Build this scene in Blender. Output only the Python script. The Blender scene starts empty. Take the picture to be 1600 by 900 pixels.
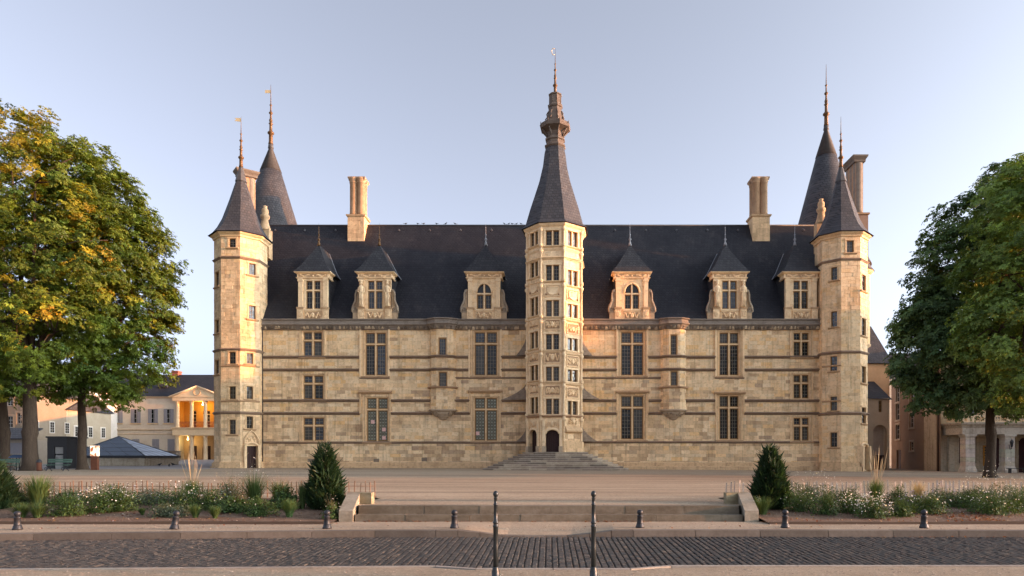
import bpy, math, random
import numpy as np
from math import sin, cos, tan, pi, radians, sqrt, atan2

S = bpy.context.scene
C = S.collection

# ------------------------------------------------------------------ camera
cam_d = bpy.data.cameras.new("camera")
cam = bpy.data.objects.new("camera", cam_d)
C.objects.link(cam)
cam.location = (0, 0, 1.69)
cam.rotation_euler = (radians(90), 0, 0)
cam_d.sensor_width = 36.0
cam_d.lens = 24.0                       # a 24 mm shift lens: verticals stay upright
cam_d.shift_x = -60 / 1600
cam_d.shift_y = 263 / 1600
cam_d.clip_end = 6000
S.camera = cam

# ------------------------------------------------------------------ sky and sun
SUN_EL, SUN_AZ = 7.0, -6.3              # degrees above the horizon; from +X, a little towards the camera
W = bpy.data.worlds.new("World"); S.world = W; W.use_nodes = True
nt = W.node_tree; nt.nodes.clear()
sky = nt.nodes.new("ShaderNodeTexSky"); sky.sky_type = 'NISHITA'; sky.sun_disc = False
sky.sun_elevation = radians(SUN_EL); sky.sun_rotation = radians(90 - SUN_AZ)
sky.altitude = 200; sky.air_density = 0.36; sky.dust_density = 5.5; sky.ozone_density = 4.0
bg = nt.nodes.new("ShaderNodeBackground"); bg.inputs[1].default_value = 0.15
out = nt.nodes.new("ShaderNodeOutputWorld")
hs = nt.nodes.new("ShaderNodeHueSaturation"); hs.inputs['Saturation'].default_value = 0.46      # hazy, washed-out evening air, the same all round
wb = nt.nodes.new("ShaderNodeMix"); wb.data_type = 'RGBA'; wb.blend_type = 'MULTIPLY'; wb.inputs[0].default_value = 1; wb.inputs[7].default_value = (1.035, 1.005, 0.905, 1)
nt.links.new(sky.outputs[0], hs.inputs['Color']); nt.links.new(hs.outputs[0], wb.inputs[6])
nt.links.new(wb.outputs[2], bg.inputs[0]); nt.links.new(bg.outputs[0], out.inputs[0])

sun_d = bpy.data.lights.new("sun", 'SUN'); sun_d.energy = 2.0; sun_d.angle = radians(0.5)
sun_d.color = (0.80, 0.29, 0.055)
sun = bpy.data.objects.new("sun", sun_d); C.objects.link(sun)
a, e = radians(SUN_AZ), radians(SUN_EL)
sd = (cos(e)*cos(a), cos(e)*sin(a), sin(e))          # towards the sun
from mathutils import Vector, Matrix
sun.rotation_euler = Vector((-sd[0], -sd[1], -sd[2])).to_track_quat('-Z', 'Y').to_euler()
sun.location = (60, 0, 40)

S.view_settings.view_transform = 'Standard'
S.view_settings.look = 'None'
S.view_settings.exposure = 2.47
S.view_settings.gamma = 1.0
S.render.engine = 'CYCLES'
S.cycles.use_denoising = True
S.cycles.max_bounces = 6
S.cycles.transparent_max_bounces = 8

# ------------------------------------------------------------------ helpers
FPX, VX, VY, CZ = 1067.0, 860.0, 713.0, 1.69
def X(px, Y): return (px - VX) * Y / FPX
def Z(py, Y): return CZ + (VY - py) * Y / FPX

class Fr:
    """A vertical plane: origin, outward normal at an angle, u to the right seen from outside."""
    def __init__(s, ox, oy, deg):
        s.ox, s.oy, s.deg = ox, oy, deg
        s.nx, s.ny = cos(radians(deg)), sin(radians(deg))
        s.ux, s.uy = -s.ny, s.nx
    def p(s, u, d, z): return (s.ox + u*s.ux + d*s.nx, s.oy + u*s.uy + d*s.ny, z)
    def u(s, px):
        k = (px - VX) / FPX
        return (k*s.oy - s.ox) / (s.ux - k*s.uy)
    def z(s, u, py): return Z(py, s.oy + u*s.uy)
    def rect(s, px0, px1, py0, py1):
        u0, u1 = s.u(px0), s.u(px1); um = (u0+u1)/2
        return (u0, u1, s.z(um, py1), s.z(um, py0))

class MB:
    def __init__(s): s.v = []; s.f = []; s.m = []; s.c = []; s.sm = []
    def add(s, vs, fs, mi=0, col=(1,1,1), smooth=False):
        b = len(s.v); s.v += vs
        for f in fs:
            s.f.append(tuple(i+b for i in f)); s.m.append(mi); s.c.append(col); s.sm.append(smooth)
    def hexa(s, p, mi=0, col=(1,1,1)):
        s.add(p, [(0,3,2,1),(4,5,6,7),(0,1,5,4),(1,2,6,5),(2,3,7,6),(3,0,4,7)], mi, col)
    def box(s, x0, x1, y0, y1, z0, z1, mi=0, col=(1,1,1)):
        s.hexa([(x0,y0,z0),(x1,y0,z0),(x1,y1,z0),(x0,y1,z0),(x0,y0,z1),(x1,y0,z1),(x1,y1,z1),(x0,y1,z1)], mi, col)
    def fbox(s, F, u0, u1, d0, d1, z0, z1, mi=0, col=(1,1,1)):
        P = F.p
        s.hexa([P(u0,d1,z0),P(u1,d1,z0),P(u1,d0,z0),P(u0,d0,z0),P(u0,d1,z1),P(u1,d1,z1),P(u1,d0,z1),P(u0,d0,z1)], mi, col)
    def stone(s, F, u0, u1, z0, z1, d, depth, ch=0.012, g=0.002, mi=0, col=(1,1,1)):
        """one dressed block: chamfered front edges, open back"""
        P = F.p; u0 += g; u1 -= g; z0 += g; z1 -= g
        c = min(ch, (u1-u0)*.3, (z1-z0)*.3)
        v = [P(u0+c,d,z0+c),P(u1-c,d,z0+c),P(u1-c,d,z1-c),P(u0+c,d,z1-c),
             P(u0,d-c,z0),P(u1,d-c,z0),P(u1,d-c,z1),P(u0,d-c,z1),
             P(u0,-depth,z0),P(u1,-depth,z0),P(u1,-depth,z1),P(u0,-depth,z1)]
        s.add(v, [(0,1,2,3),(4,5,1,0),(5,6,2,1),(6,7,3,2),(7,4,0,3),(8,9,5,4),(9,10,6,5),(10,11,7,6),(11,8,4,7)], mi, col)
    def quad(s, a, b, c, d, mi=0, col=(1,1,1)): s.add([a,b,c,d], [(0,1,2,3)], mi, col)
    def poly(s, pts, mi=0, col=(1,1,1)): s.add(list(pts), [tuple(range(len(pts)))], mi, col)
    def lathe(s, cx, cy, prof, n=16, mi=0, col=(1,1,1), smooth=True, rot=0.0, cap=True, sy=1.0):
        b = []
        for r, z in prof:
            for k in range(n):
                t = rot + 2*pi*k/n
                b.append((cx + r*cos(t), cy + sy*r*sin(t), z))
        f = []
        for i in range(len(prof)-1):
            for k in range(n):
                k2 = (k+1) % n
                f.append((i*n+k, i*n+k2, (i+1)*n+k2, (i+1)*n+k))
        if cap:
            f.append(tuple(range(n-1,-1,-1))); m = (len(prof)-1)*n; f.append(tuple(range(m, m+n)))
        s.add(b, f, mi, col, smooth)
    def tube(s, pts, rad, n=8, mi=0, col=(1,1,1), smooth=True):
        pts = [Vector(p) for p in pts]
        if not hasattr(rad, '__len__'): rad = [rad]*len(pts)
        vs = []; prev = None
        for i, p in enumerate(pts):
            t = (pts[min(i+1,len(pts)-1)] - pts[max(i-1,0)]).normalized()
            if prev is None:
                r = t.orthogonal().normalized()
            else:
                r = (prev - t*prev.dot(t))
                r = r.normalized() if r.length > 1e-6 else t.orthogonal().normalized()
            prev = r; q = t.cross(r)
            for k in range(n):
                a_ = 2*pi*k/n
                vs.append(tuple(p + (r*cos(a_) + q*sin(a_))*rad[i]))
        f = []
        for i in range(len(pts)-1):
            for k in range(n):
                k2 = (k+1) % n
                f.append((i*n+k, i*n+k2, (i+1)*n+k2, (i+1)*n+k))
        f.append(tuple(range(n-1,-1,-1))); m = (len(pts)-1)*n; f.append(tuple(range(m,m+n)))
        s.add(vs, f, mi, col, smooth)
    def sweep(s, path, prof, closed=False, mi=0, col=(1,1,1), caps=True):
        """profile of (out, z) along a plan path running left to right; out points to the viewer's side"""
        n = len(path); offs = []
        for i in range(n):
            def nrm(a_, b_):
                dx, dy = b_[0]-a_[0], b_[1]-a_[1]; L = sqrt(dx*dx+dy*dy); return (dy/L, -dx/L)
            if closed:
                n1 = nrm(path[i-1], path[i]); n2 = nrm(path[i], path[(i+1)%n])
            else:
                n1 = nrm(path[max(i-1,0)], path[max(i-1,0)+1]); n2 = nrm(path[min(i,n-2)], path[min(i,n-2)+1])
            k = 1 + n1[0]*n2[0] + n1[1]*n2[1]
            offs.append(((n1[0]+n2[0])/k, (n1[1]+n2[1])/k))
        m = len(prof); vs = []
        for (x, y), (ox, oy) in zip(path, offs):
            for d, z in prof: vs.append((x+ox*d, y+oy*d, z))
        f = []
        for i in range(n if closed else n-1):
            j = (i+1) % n
            for k in range(m-1): f.append((i*m+k, j*m+k, j*m+k+1, i*m+k+1))
        if not closed and caps:
            f.append(tuple(range(m))); f.append(tuple((n-1)*m+k for k in range(m-1,-1,-1)))
        s.add(vs, f, mi, col)
    def build(s, name, mats, parent=None, kind=None):
        me = bpy.data.meshes.new(name)
        L = ROOTLOC.get(parent.name, (0,0,0)) if parent else (0,0,0)
        vs = s.v if L == (0,0,0) else [(x-L[0], y-L[1], z-L[2]) for x, y, z in s.v]
        me.from_pydata(vs, [], s.f)
        if not isinstance(mats, (list, tuple)): mats = [mats]
        for m in mats: me.materials.append(m)
        if len(mats) > 1: me.polygons.foreach_set('material_index', s.m)
        me.polygons.foreach_set('use_smooth', s.sm)
        at = me.attributes.new('Col', 'FLOAT_COLOR', 'FACE')
        cc = np.ones((len(s.c), 4), dtype=np.float32); cc[:, :3] = np.array(s.c, dtype=np.float32).reshape(-1, 3)
        at.data.foreach_set('color', cc.ravel())
        me.update()
        return link(name, me, parent, kind)

ROOTLOC = {}
def link(name, data, parent=None, kind=None):
    o = bpy.data.objects.new(name, data); C.objects.link(o)
    if parent is not None:
        o.parent = parent; ROOTLOC[o.name] = ROOTLOC.get(parent.name, (0,0,0))
    if kind: o['kind'] = kind
    return o
def thing(name, label, cat, loc=(0,0,0), group=None):
    o = bpy.data.objects.new(name, None); C.objects.link(o); o.location = loc
    o.empty_display_size = 0.3
    ROOTLOC[o.name] = tuple(loc); tag(o, label, cat, group); return o
def tag(o, label=None, cat=None, group=None):
    if label: o['label'] = label
    if cat: o['category'] = cat
    if group: o['group'] = group
    return o
def copy_tree(o, parent=None):
    c = o.copy(); C.objects.link(c)
    if parent is not None: c.parent = parent
    for ch in list(o.children): copy_tree(ch, c)
    return c

def np_mesh(name, verts, faces, mat, parent=None, cols=None, kind=None, smooth=False):
    """verts (N,3), faces (M,k) all the same size"""
    me = bpy.data.meshes.new(name)
    L = ROOTLOC.get(parent.name, (0,0,0)) if parent else (0,0,0)
    verts = np.asarray(verts, dtype=np.float32) - np.array(L, dtype=np.float32)
    faces = np.asarray(faces, dtype=np.int32); M, k = faces.shape
    me.vertices.add(len(verts)); me.vertices.foreach_set('co', verts.ravel())
    me.loops.add(M*k); me.loops.foreach_set('vertex_index', faces.ravel())
    me.polygons.add(M); me.polygons.foreach_set('loop_start', np.arange(0, M*k, k, dtype=np.int32))
    me.polygons.foreach_set('loop_total', np.full(M, k, dtype=np.int32))
    me.polygons.foreach_set('use_smooth', np.full(M, smooth, dtype=bool))
    if isinstance(mat, (list, tuple)):
        for m in mat: me.materials.append(m)
    else: me.materials.append(mat)
    if cols is not None:
        at = me.attributes.new('Col', 'FLOAT_COLOR', 'FACE')
        cc = np.ones((M, 4), dtype=np.float32); cc[:, :3] = cols
        at.data.foreach_set('color', cc.ravel())
    me.update(calc_edges=True); me.validate()
    return link(name, me, parent, kind)

def vnoise(x, y, seed=0):
    """smooth value noise 0..1"""
    def h(i, j):
        n = (i*374761393 + j*668265263 + seed*1442695041) & 0xffffffff
        n = ((n ^ (n >> 13)) * 1274126177) & 0xffffffff
        return ((n ^ (n >> 16)) & 0xffff) / 65535.0
    i, j = math.floor(x), math.floor(y); fx, fy = x-i, y-j
    fx = fx*fx*(3-2*fx); fy = fy*fy*(3-2*fy)
    return (h(i,j)*(1-fx)+h(i+1,j)*fx)*(1-fy) + (h(i,j+1)*(1-fx)+h(i+1,j+1)*fx)*fy
def lerp(a_, b_, t): return tuple(x+(y-x)*t for x, y in zip(a_, b_))
def clamp(x, a_=0.0, b_=1.0): return max(a_, min(b_, x))

# ------------------------------------------------------------------ materials
def material(name, base=(1,1,1), rough=0.85, attr=False, noise=None, noise2=None, noise3=None, bump=None, spec=0.3, metallic=0.0, extra=None):
    """noise / noise2 = (scale, amount, dark tint, stretch): breaks the colour up; bump = (scale, distance)"""
    m = bpy.data.materials.new(name); m.use_nodes = True
    t = m.node_tree; N = t.nodes; L = t.links
    bs = N["Principled BSDF"]; bs.inputs['Roughness'].default_value = rough
    bs.inputs['Specular IOR Level'].default_value = spec; bs.inputs['Metallic'].default_value = metallic
    tc = N.new("ShaderNodeTexCoord")
    src = None
    if attr:
        at = N.new("ShaderNodeAttribute"); at.attribute_name = 'Col'; src = at.outputs['Color']
        if base != (1,1,1):
            mx = N.new("ShaderNodeMix"); mx.data_type = 'RGBA'; mx.blend_type = 'MULTIPLY'; mx.inputs[0].default_value = 1
            L.new(src, mx.inputs[6]); mx.inputs[7].default_value = (*base, 1); src = mx.outputs[2]
    else:
        rgb = N.new("ShaderNodeRGB"); rgb.outputs[0].default_value = (*base, 1); src = rgb.outputs[0]
    for q in (noise, noise2, noise3):
        if not q: continue
        sc, amt, tint = q[:3]; st = q[3] if len(q) > 3 else (1,1,1)
        mp = N.new("ShaderNodeMapping"); mp.inputs['Scale'].default_value = st
        L.new(tc.outputs['Object'], mp.inputs[0])
        nz = N.new("ShaderNodeTexNoise"); nz.inputs['Scale'].default_value = sc; nz.inputs['Detail'].default_value = 6
        nz.inputs['Roughness'].default_value = 0.65
        L.new(mp.outputs[0], nz.inputs['Vector'])
        rp = N.new("ShaderNodeValToRGB"); lo, hi = (q[4] if len(q) > 4 else (0.38, 0.66))
        rp.color_ramp.elements[0].position = lo; rp.color_ramp.elements[1].position = hi
        L.new(nz.outputs[0], rp.inputs[0])
        mu = N.new("ShaderNodeMath"); mu.operation = 'MULTIPLY'; mu.inputs[1].default_value = amt
        L.new(rp.outputs[0], mu.inputs[0])
        mx = N.new("ShaderNodeMix"); mx.data_type = 'RGBA'; mx.blend_type = 'MULTIPLY'
        L.new(mu.outputs[0], mx.inputs[0]); L.new(src, mx.inputs[6]); mx.inputs[7].default_value = (*tint, 1)
        src = mx.outputs[2]
    L.new(src, bs.inputs['Base Color'])
    if bump:
        nz = N.new("ShaderNodeTexNoise"); nz.inputs['Scale'].default_value = bump[0]; nz.inputs['Detail'].default_value = 5
        L.new(tc.outputs['Object'], nz.inputs['Vector'])
        bp = N.new("ShaderNodeBump"); bp.inputs['Distance'].default_value = bump[1]; bp.inputs['Strength'].default_value = 0.7
        L.new(nz.outputs[0], bp.inputs['Height']); L.new(bp.outputs[0], bs.inputs['Normal'])
    if extra: extra(m, t, bs, tc, src)
    return m

M_STONE = material("weathered_limestone", attr=True, rough=0.9, noise=(0.55, 0.6, (0.58,0.52,0.48), (1.6,1.6,.7), (0.5,0.70)), noise2=(4.2, 0.7, (0.52,0.46,0.41), (1,1,1.4), (0.50,0.72)), noise3=(1.0, 0.62, (0.46,0.41,0.38), (3.2,3.2,.16), (0.52,0.70)), bump=(14, 0.025))
M_CARVED = material("carved_limestone", attr=True, rough=0.9, noise=(2.0, 0.55, (0.52,0.46,0.42), (1,1,1), (0.48,0.70)), noise2=(9.0, 0.4, (0.66,0.60,0.54), (1,1,1), (0.46,0.7)), bump=(22, 0.02))
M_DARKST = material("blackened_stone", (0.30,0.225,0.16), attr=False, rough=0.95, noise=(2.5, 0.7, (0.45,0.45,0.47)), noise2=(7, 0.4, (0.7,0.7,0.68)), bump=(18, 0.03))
def slate_extra(scale, off=(0,0,0)):
    def fn(m, t, bs, tc, src):
        N, L = t.nodes, t.links
        # rows of slates follow the height; columns follow the plan position
        sp = N.new("ShaderNodeSeparateXYZ"); L.new(tc.outputs['Object'], sp.inputs[0])
        ad = N.new("ShaderNodeMath"); ad.operation = 'ADD'; L.new(sp.outputs[0], ad.inputs[0])
        ml = N.new("ShaderNodeMath"); ml.operation = 'MULTIPLY'; ml.inputs[1].default_value = 0.63; L.new(sp.outputs[1], ml.inputs[0]); L.new(ml.outputs[0], ad.inputs[1])
        cb = N.new("ShaderNodeCombineXYZ"); L.new(ad.outputs[0], cb.inputs[0]); L.new(sp.outputs[2], cb.inputs[1])
        br = N.new("ShaderNodeTexBrick"); br.offset = 0.5; br.inputs['Scale'].default_value = scale
        br.inputs['Mortar Size'].default_value = 0.045; br.inputs['Brick Width'].default_value = 0.62; br.inputs['Row Height'].default_value = 0.5
        br.inputs['Color1'].default_value = (1,1,1,1); br.inputs['Color2'].default_value = (0.55,0.57,0.62,1); br.inputs['Mortar'].default_value = (0.3,0.3,0.32,1)
        L.new(cb.outputs[0], br.inputs['Vector'])
        mx = N.new("ShaderNodeMix"); mx.data_type = 'RGBA'; mx.blend_type = 'MULTIPLY'; mx.inputs[0].default_value = 0.75
        L.new(src, mx.inputs[6]); L.new(br.outputs[0], mx.inputs[7]); L.new(mx.outputs[2], bs.inputs['Base Color'])
        bp = N.new("ShaderNodeBump"); bp.inputs['Distance'].default_value = 0.02; bp.inputs['Strength'].default_value = 0.8; bp.invert = True
        L.new(br.outputs['Fac'], bp.inputs['Height']); L.new(bp.outputs[0], bs.inputs['Normal'])
    return fn
M_SLATE = material("slate", (0.031,0.031,0.037), rough=0.66, spec=0.3, noise=(0.30, 0.75, (0.55,0.57,0.66), (1,1,.4), (0.42,0.62)), noise2=(0.9, 0.75, (2.1,1.8,1.55), (1,1,.45), (0.54,0.74)), extra=slate_extra(1.9))
M_SLATEW = material("weathered_slate", (0.088,0.084,0.086), rough=0.7, spec=0.3, noise=(0.6, 0.55, (0.55,0.56,0.62)), noise2=(1.4, 0.6, (1.45,1.25,1.1), (1,1,.5), (.5,.72)), extra=slate_extra(1.9))
M_SLATED = material("dormer_slate", (0.052,0.052,0.056), rough=0.68, spec=0.3, noise=(0.8, 0.5, (0.6,0.6,0.64)), noise2=(4, 0.3, (1.2,1.15,1.1)), extra=slate_extra(1.9))
M_LEAD = material("lead_flashing", (0.30,0.31,0.33), rough=0.5, noise=(4, 0.5, (0.5,0.5,0.5)), spec=0.4)
M_LEADD = material("dark_lead", (0.085,0.08,0.078), rough=0.6, noise=(4, 0.6, (0.5,0.5,0.5)), spec=0.4)
M_GILT = material("weathered_gilding", (0.19,0.105,0.045), rough=0.5, metallic=0.35, noise=(8, 0.7, (0.35,0.3,0.28)))
M_VANE = material("bright_gilding", (0.85,0.62,0.32), rough=0.3, metallic=0.3)
M_WOOD = material("oak_window_frame", (0.28,0.155,0.05), rough=0.6, noise=(6, 0.5, (0.6,0.55,0.5)))
M_MUNTIN = material("leaded_glazing_bar", (0.21,0.17,0.12), rough=0.6)
def glass_mat(name, base, rough=0.06, spec=0.6, wob=0.01):
    def fn(m, t, bs, tc, src):
        N, L = t.nodes, t.links
        nz = N.new("ShaderNodeTexNoise"); nz.inputs['Scale'].default_value = 3.1; L.new(tc.outputs['Object'], nz.inputs['Vector'])
        bp = N.new("ShaderNodeBump"); bp.inputs['Distance'].default_value = wob; L.new(nz.outputs[0], bp.inputs['Height']); L.new(bp.outputs[0], bs.inputs['Normal'])
    return material(name, base, rough=rough, spec=spec, noise=(1.4, 0.7, (0.4,0.4,0.4)), extra=fn)
M_GLASS = glass_mat("old_window_glass", (0.022,0.022,0.020), spec=0.42, wob=0.03)
M_GLASS2 = glass_mat("curtained_window_glass", (0.085,0.078,0.065), spec=0.4, wob=0.03)
M_GLASS3 = glass_mat("rippled_window_glass", (0.035,0.042,0.052), rough=0.03, spec=0.75, wob=0.06)
M_GLASSP = glass_mat("patterned_green_glass", (0.12,0.125,0.085), rough=0.2)
M_GLASSB = glass_mat("bright_sky_glass", (0.30,0.40,0.46), rough=0.1)
M_DOOR = material("dark_oak_door", (0.045,0.018,0.014), rough=0.6, noise=(9, 0.6, (0.4,0.4,0.4), (4,4,.4)))
M_IRON = material("dark_painted_iron", (0.022,0.026,0.032), rough=0.45, spec=0.5, noise=(11, 0.5, (0.55,0.5,0.48)), bump=(40, 0.002))
M_BLACK = material("dark_interior", (0.012,0.011,0.010), rough=0.95)

CREAM, PALE, OCHRE, TAN, BROWN, GREY, UMBER = (0.90,0.635,0.355), (0.94,0.715,0.445), (0.84,0.51,0.20), (0.66,0.45,0.255), (0.42,0.265,0.155), (0.51,0.385,0.26), (0.32,0.21,0.15)

def sub_rects(r, holes):
    ps = [r]
    for (a0, a1, b0, b1) in holes:
        nw = []
        for (u0, u1, z0, z1) in ps:
            if a1 <= u0 or a0 >= u1 or b1 <= z0 or b0 >= z1: nw.append((u0,u1,z0,z1)); continue
            if b0 > z0: nw.append((u0,u1,z0,b0))
            if b1 < z1: nw.append((u0,u1,b1,z1))
            zz0, zz1 = max(z0,b0), min(z1,b1)
            if a0 > u0: nw.append((u0,a0,zz0,zz1))
            if a1 < u1: nw.append((a1,u1,zz0,zz1))
        ps = nw
    return [p for p in ps if p[1]-p[0] > 0.03 and p[3]-p[2] > 0.02]

def ashlar(F, u0, u1, z0, z1, holes, rng, colf, hh=0.34, ww=0.72, jit=0.010, depth=0.42):
    """courses of blocks on a plane; returns [(F, rect, d, depth, colour)]"""
    res = []; z = z0; row = 0
    while z < z1 - 0.05:
        h = hh*rng.uniform(.8, 1.2); zt = z+h
        if z1 - zt < hh*.5: zt = z1
        u = u0 - (rng.uniform(0, ww*.5)); row += 1
        while u < u1 - 0.02:
            w = ww*rng.uniform(.55, 1.45); ut = u+w
            if u1 - ut < ww*.3: ut = u1
            r = (max(u,u0), min(ut,u1), z, zt)
            if r[1]-r[0] > 0.03:
                d = rng.uniform(-jit, jit); col = colf((r[0]+r[1])/2, (z+zt)/2, rng)
                for p in sub_rects(r, holes): res.append((F, p, d, depth, col))
            u = ut
        z = zt
    return res
def lay(mb, blocks):
    for F, (u0,u1,z0,z1), d, depth, col in blocks: mb.stone(F, u0, u1, z0, z1, d, depth, col=col)

def wall_holes(mb, F, u0, u1, z0, z1, holes, depth=0.25, mi=0, col=(1,1,1)):
    """plain rendered wall with real openings and reveals"""
    for (a0,a1,b0,b1) in sub_rects((u0,u1,z0,z1), holes):
        mb.quad(F.p(a0,0,b0), F.p(a1,0,b0), F.p(a1,0,b1), F.p(a0,0,b1), mi, col)
    for (a0,a1,b0,b1) in holes:
        P = F.p
        mb.quad(P(a0,0,b0),P(a0,0,b1),P(a0,-depth,b1),P(a0,-depth,b0), mi, col)
        mb.quad(P(a1,0,b0),P(a1,-depth,b0),P(a1,-depth,b1),P(a1,0,b1), mi, col)
        mb.quad(P(a0,0,b0),P(a0,-depth,b0),P(a1,-depth,b0),P(a1,0,b0), mi, col)
        mb.quad(P(a0,0,b1),P(a1,0,b1),P(a1,-depth,b1),P(a0,-depth,b1), mi, col)

def casement(mb, F, u0, u1, z0, z1, d, cols=2, rows=4, fw=0.085, bw=0.028, mi=(0,1,2)):
    """oak frame, glazing bars, glass; mi = material slots (wood, bar, glass)"""
    mb.fbox(F, u0, u0+fw, d, d+.06, z0, z1, mi[0]); mb.fbox(F, u1-fw, u1, d, d+.06, z0, z1, mi[0])
    mb.fbox(F, u0+fw, u1-fw, d, d+.058, z0, z0+fw, mi[0]); mb.fbox(F, u0+fw, u1-fw, d, d+.058, z1-fw, z1, mi[0])
    a0, a1, b0, b1 = u0+fw, u1-fw, z0+fw, z1-fw
    for k in range(1, cols):
        u = a0+(a1-a0)*k/cols; mb.fbox(F, u-bw/2, u+bw/2, d+.012, d+.04, b0, b1, mi[1])
    for k in range(1, rows):
        z = b0+(b1-b0)*k/rows; mb.fbox(F, a0, a1, d+.012, d+.036, z-bw/2, z+bw/2, mi[1])
    P = F.p
    mb.quad(P(a0,d+.015,b0),P(a1,d+.015,b0),P(a1,d+.015,b1),P(a0,d+.015,b1), mi[2])

# ================================================================== GROUND
def sstep(t): t = clamp(t); return t*t*(3-2*t)
def ground_z(x, y):
    xc = clamp(x, -48, 48)
    tgt = 0.53 - 0.0054*xc - 0.00009*xc*xc
    z = 0.37 + (tgt-0.37)*sstep((y-18.5)/30)
    if y > 60: # the paved lane on the left climbs gently behind the palace
        z += sstep((-28-x)/6)*clamp((y-60)/55, 0, 1)*0.55
    return z

def gravel_extra(sc, bd, tracks=False):
    def fn(m, t, bs, tc, src):
        N, L = t.nodes, t.links
        vo = N.new("ShaderNodeTexVoronoi"); vo.inputs['Scale'].default_value = sc
        L.new(tc.outputs['Object'], vo.inputs['Vector'])
        hs = N.new("ShaderNodeMix"); hs.data_type = 'RGBA'; hs.blend_type = 'MULTIPLY'; hs.inputs[0].default_value = 0.55
        rp = N.new("ShaderNodeValToRGB"); rp.color_ramp.elements[0].color = (0.45,0.42,0.40,1); rp.color_ramp.elements[1].color = (1.25,1.22,1.18,1)
        sp = N.new("ShaderNodeSeparateColor"); L.new(vo.outputs['Color'], sp.inputs[0]); L.new(sp.outputs[0], rp.inputs[0])
        L.new(src, hs.inputs[6]); L.new(rp.outputs[0], hs.inputs[7]); L.new(hs.outputs[2], bs.inputs['Base Color'])
        if tracks:   # wheel and rake marks running along the palace front
            wv = N.new("ShaderNodeTexWave"); wv.wave_type = 'BANDS'; wv.bands_direction = 'Y'; wv.inputs['Scale'].default_value = 0.16; wv.inputs['Distortion'].default_value = 9.0; wv.inputs['Detail'].default_value = 3; wv.inputs['Detail Scale'].default_value = 0.25
            mp = N.new("ShaderNodeMapping"); mp.inputs['Scale'].default_value = (.18, 1, 1); L.new(tc.outputs['Object'], mp.inputs[0]); L.new(mp.outputs[0], wv.inputs['Vector'])
            r2 = N.new("ShaderNodeValToRGB"); r2.color_ramp.elements[0].position = .70; r2.color_ramp.elements[0].color = (1,1,1,1); r2.color_ramp.elements[1].position = .97; r2.color_ramp.elements[1].color = (.72,.70,.70,1); L.new(wv.outputs[0], r2.inputs[0])
            m3 = N.new("ShaderNodeMix"); m3.data_type = 'RGBA'; m3.blend_type = 'MULTIPLY'; m3.inputs[0].default_value = .45; L.new(hs.outputs[2], m3.inputs[6]); L.new(r2.outputs[0], m3.inputs[7]); L.new(m3.outputs[2], bs.inputs['Base Color'])
        bp = N.new("ShaderNodeBump"); bp.inputs['Distance'].default_value = bd; bp.inputs['Strength'].default_value = 0.6; bp.invert = True
        L.new(vo.outputs['Distance'], bp.inputs['Height']); L.new(bp.outputs[0], bs.inputs['Normal'])
    return fn
M_SAND = material("sandy_gravel", (0.43,0.34,0.235), rough=0.95, noise=(0.20, 0.75, (0.66,0.62,0.60), (.22,1.9,1), (0.42,0.6)), noise2=(1.6, 0.6, (0.66,0.64,0.62), (.35,1.6,1), (0.45,0.7)), extra=gravel_extra(26, 0.012, True))
M_WALK = material("pale_walk_gravel", (0.40,0.318,0.228), rough=0.95, noise=(0.6, 0.5, (0.7,0.66,0.62), (.6,1.4,1)), noise2=(4, 0.4, (0.75,0.72,0.70)), extra=gravel_extra(42, 0.010))
M_NEAR = material("coarse_near_gravel", (0.34,0.28,0.205), rough=0.95, noise=(0.9, 0.5, (0.7,0.66,0.6)), noise2=(6, 0.4, (0.72,0.7,0.66)), extra=gravel_extra(60, 0.012))
M_PAVE = material("grey_lane_paving", (0.30,0.27,0.25), rough=0.85, noise=(0.4, 0.5, (0.75,0.73,0.72)), noise2=(5, 0.3, (0.8,0.8,0.8)))
M_SOIL = material("bed_soil", (0.19,0.125,0.085), rough=0.98, noise=(2.5, 0.6, (0.55,0.5,0.48)), noise2=(14, 0.6, (0.6,0.55,0.5)), bump=(18, 0.05))
M_EARTH = material("far_ground", (0.25,0.20,0.15), rough=0.98)

def struct(o): o['kind'] = 'structure'; return o
def grid_sheet(name, xs, ys, zf, mat):
    v = [(x, y, zf(x, y)) for y in ys for x in xs]; n = len(xs)
    f = [(j*n+i, j*n+i+1, (j+1)*n+i+1, (j+1)*n+i) for j in range(len(ys)-1) for i in range(n-1)]
    return struct(np_mesh(name, v, f, mat, smooth=True))

g = MB(); g.quad((-3000,-400,-0.6),(3000,-400,-0.6),(3000,5000,-0.6),(-3000,5000,-0.6)); struct(g.build("ground", M_EARTH))
xs = list(np.arange(-140, 141, 4.0))
grid_sheet("terrace_ground", xs, [21.6,23,26,30,35,40,45,50,56,60,64,70,80,95,115,150,300], ground_z, M_SAND)
grid_sheet("terrace_front_ground", list(np.linspace(-5.35, 5.27, 12)), [18.32,19.5,20.5,21.6], lambda x, y: 0.37+0.0, M_SAND)
grid_sheet("grey_lane", list(np.linspace(-100, -29.5, 20)), [57.5,60,64,70,80,95,115,140], lambda x, y: ground_z(x, y)+0.006, M_PAVE)

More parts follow.
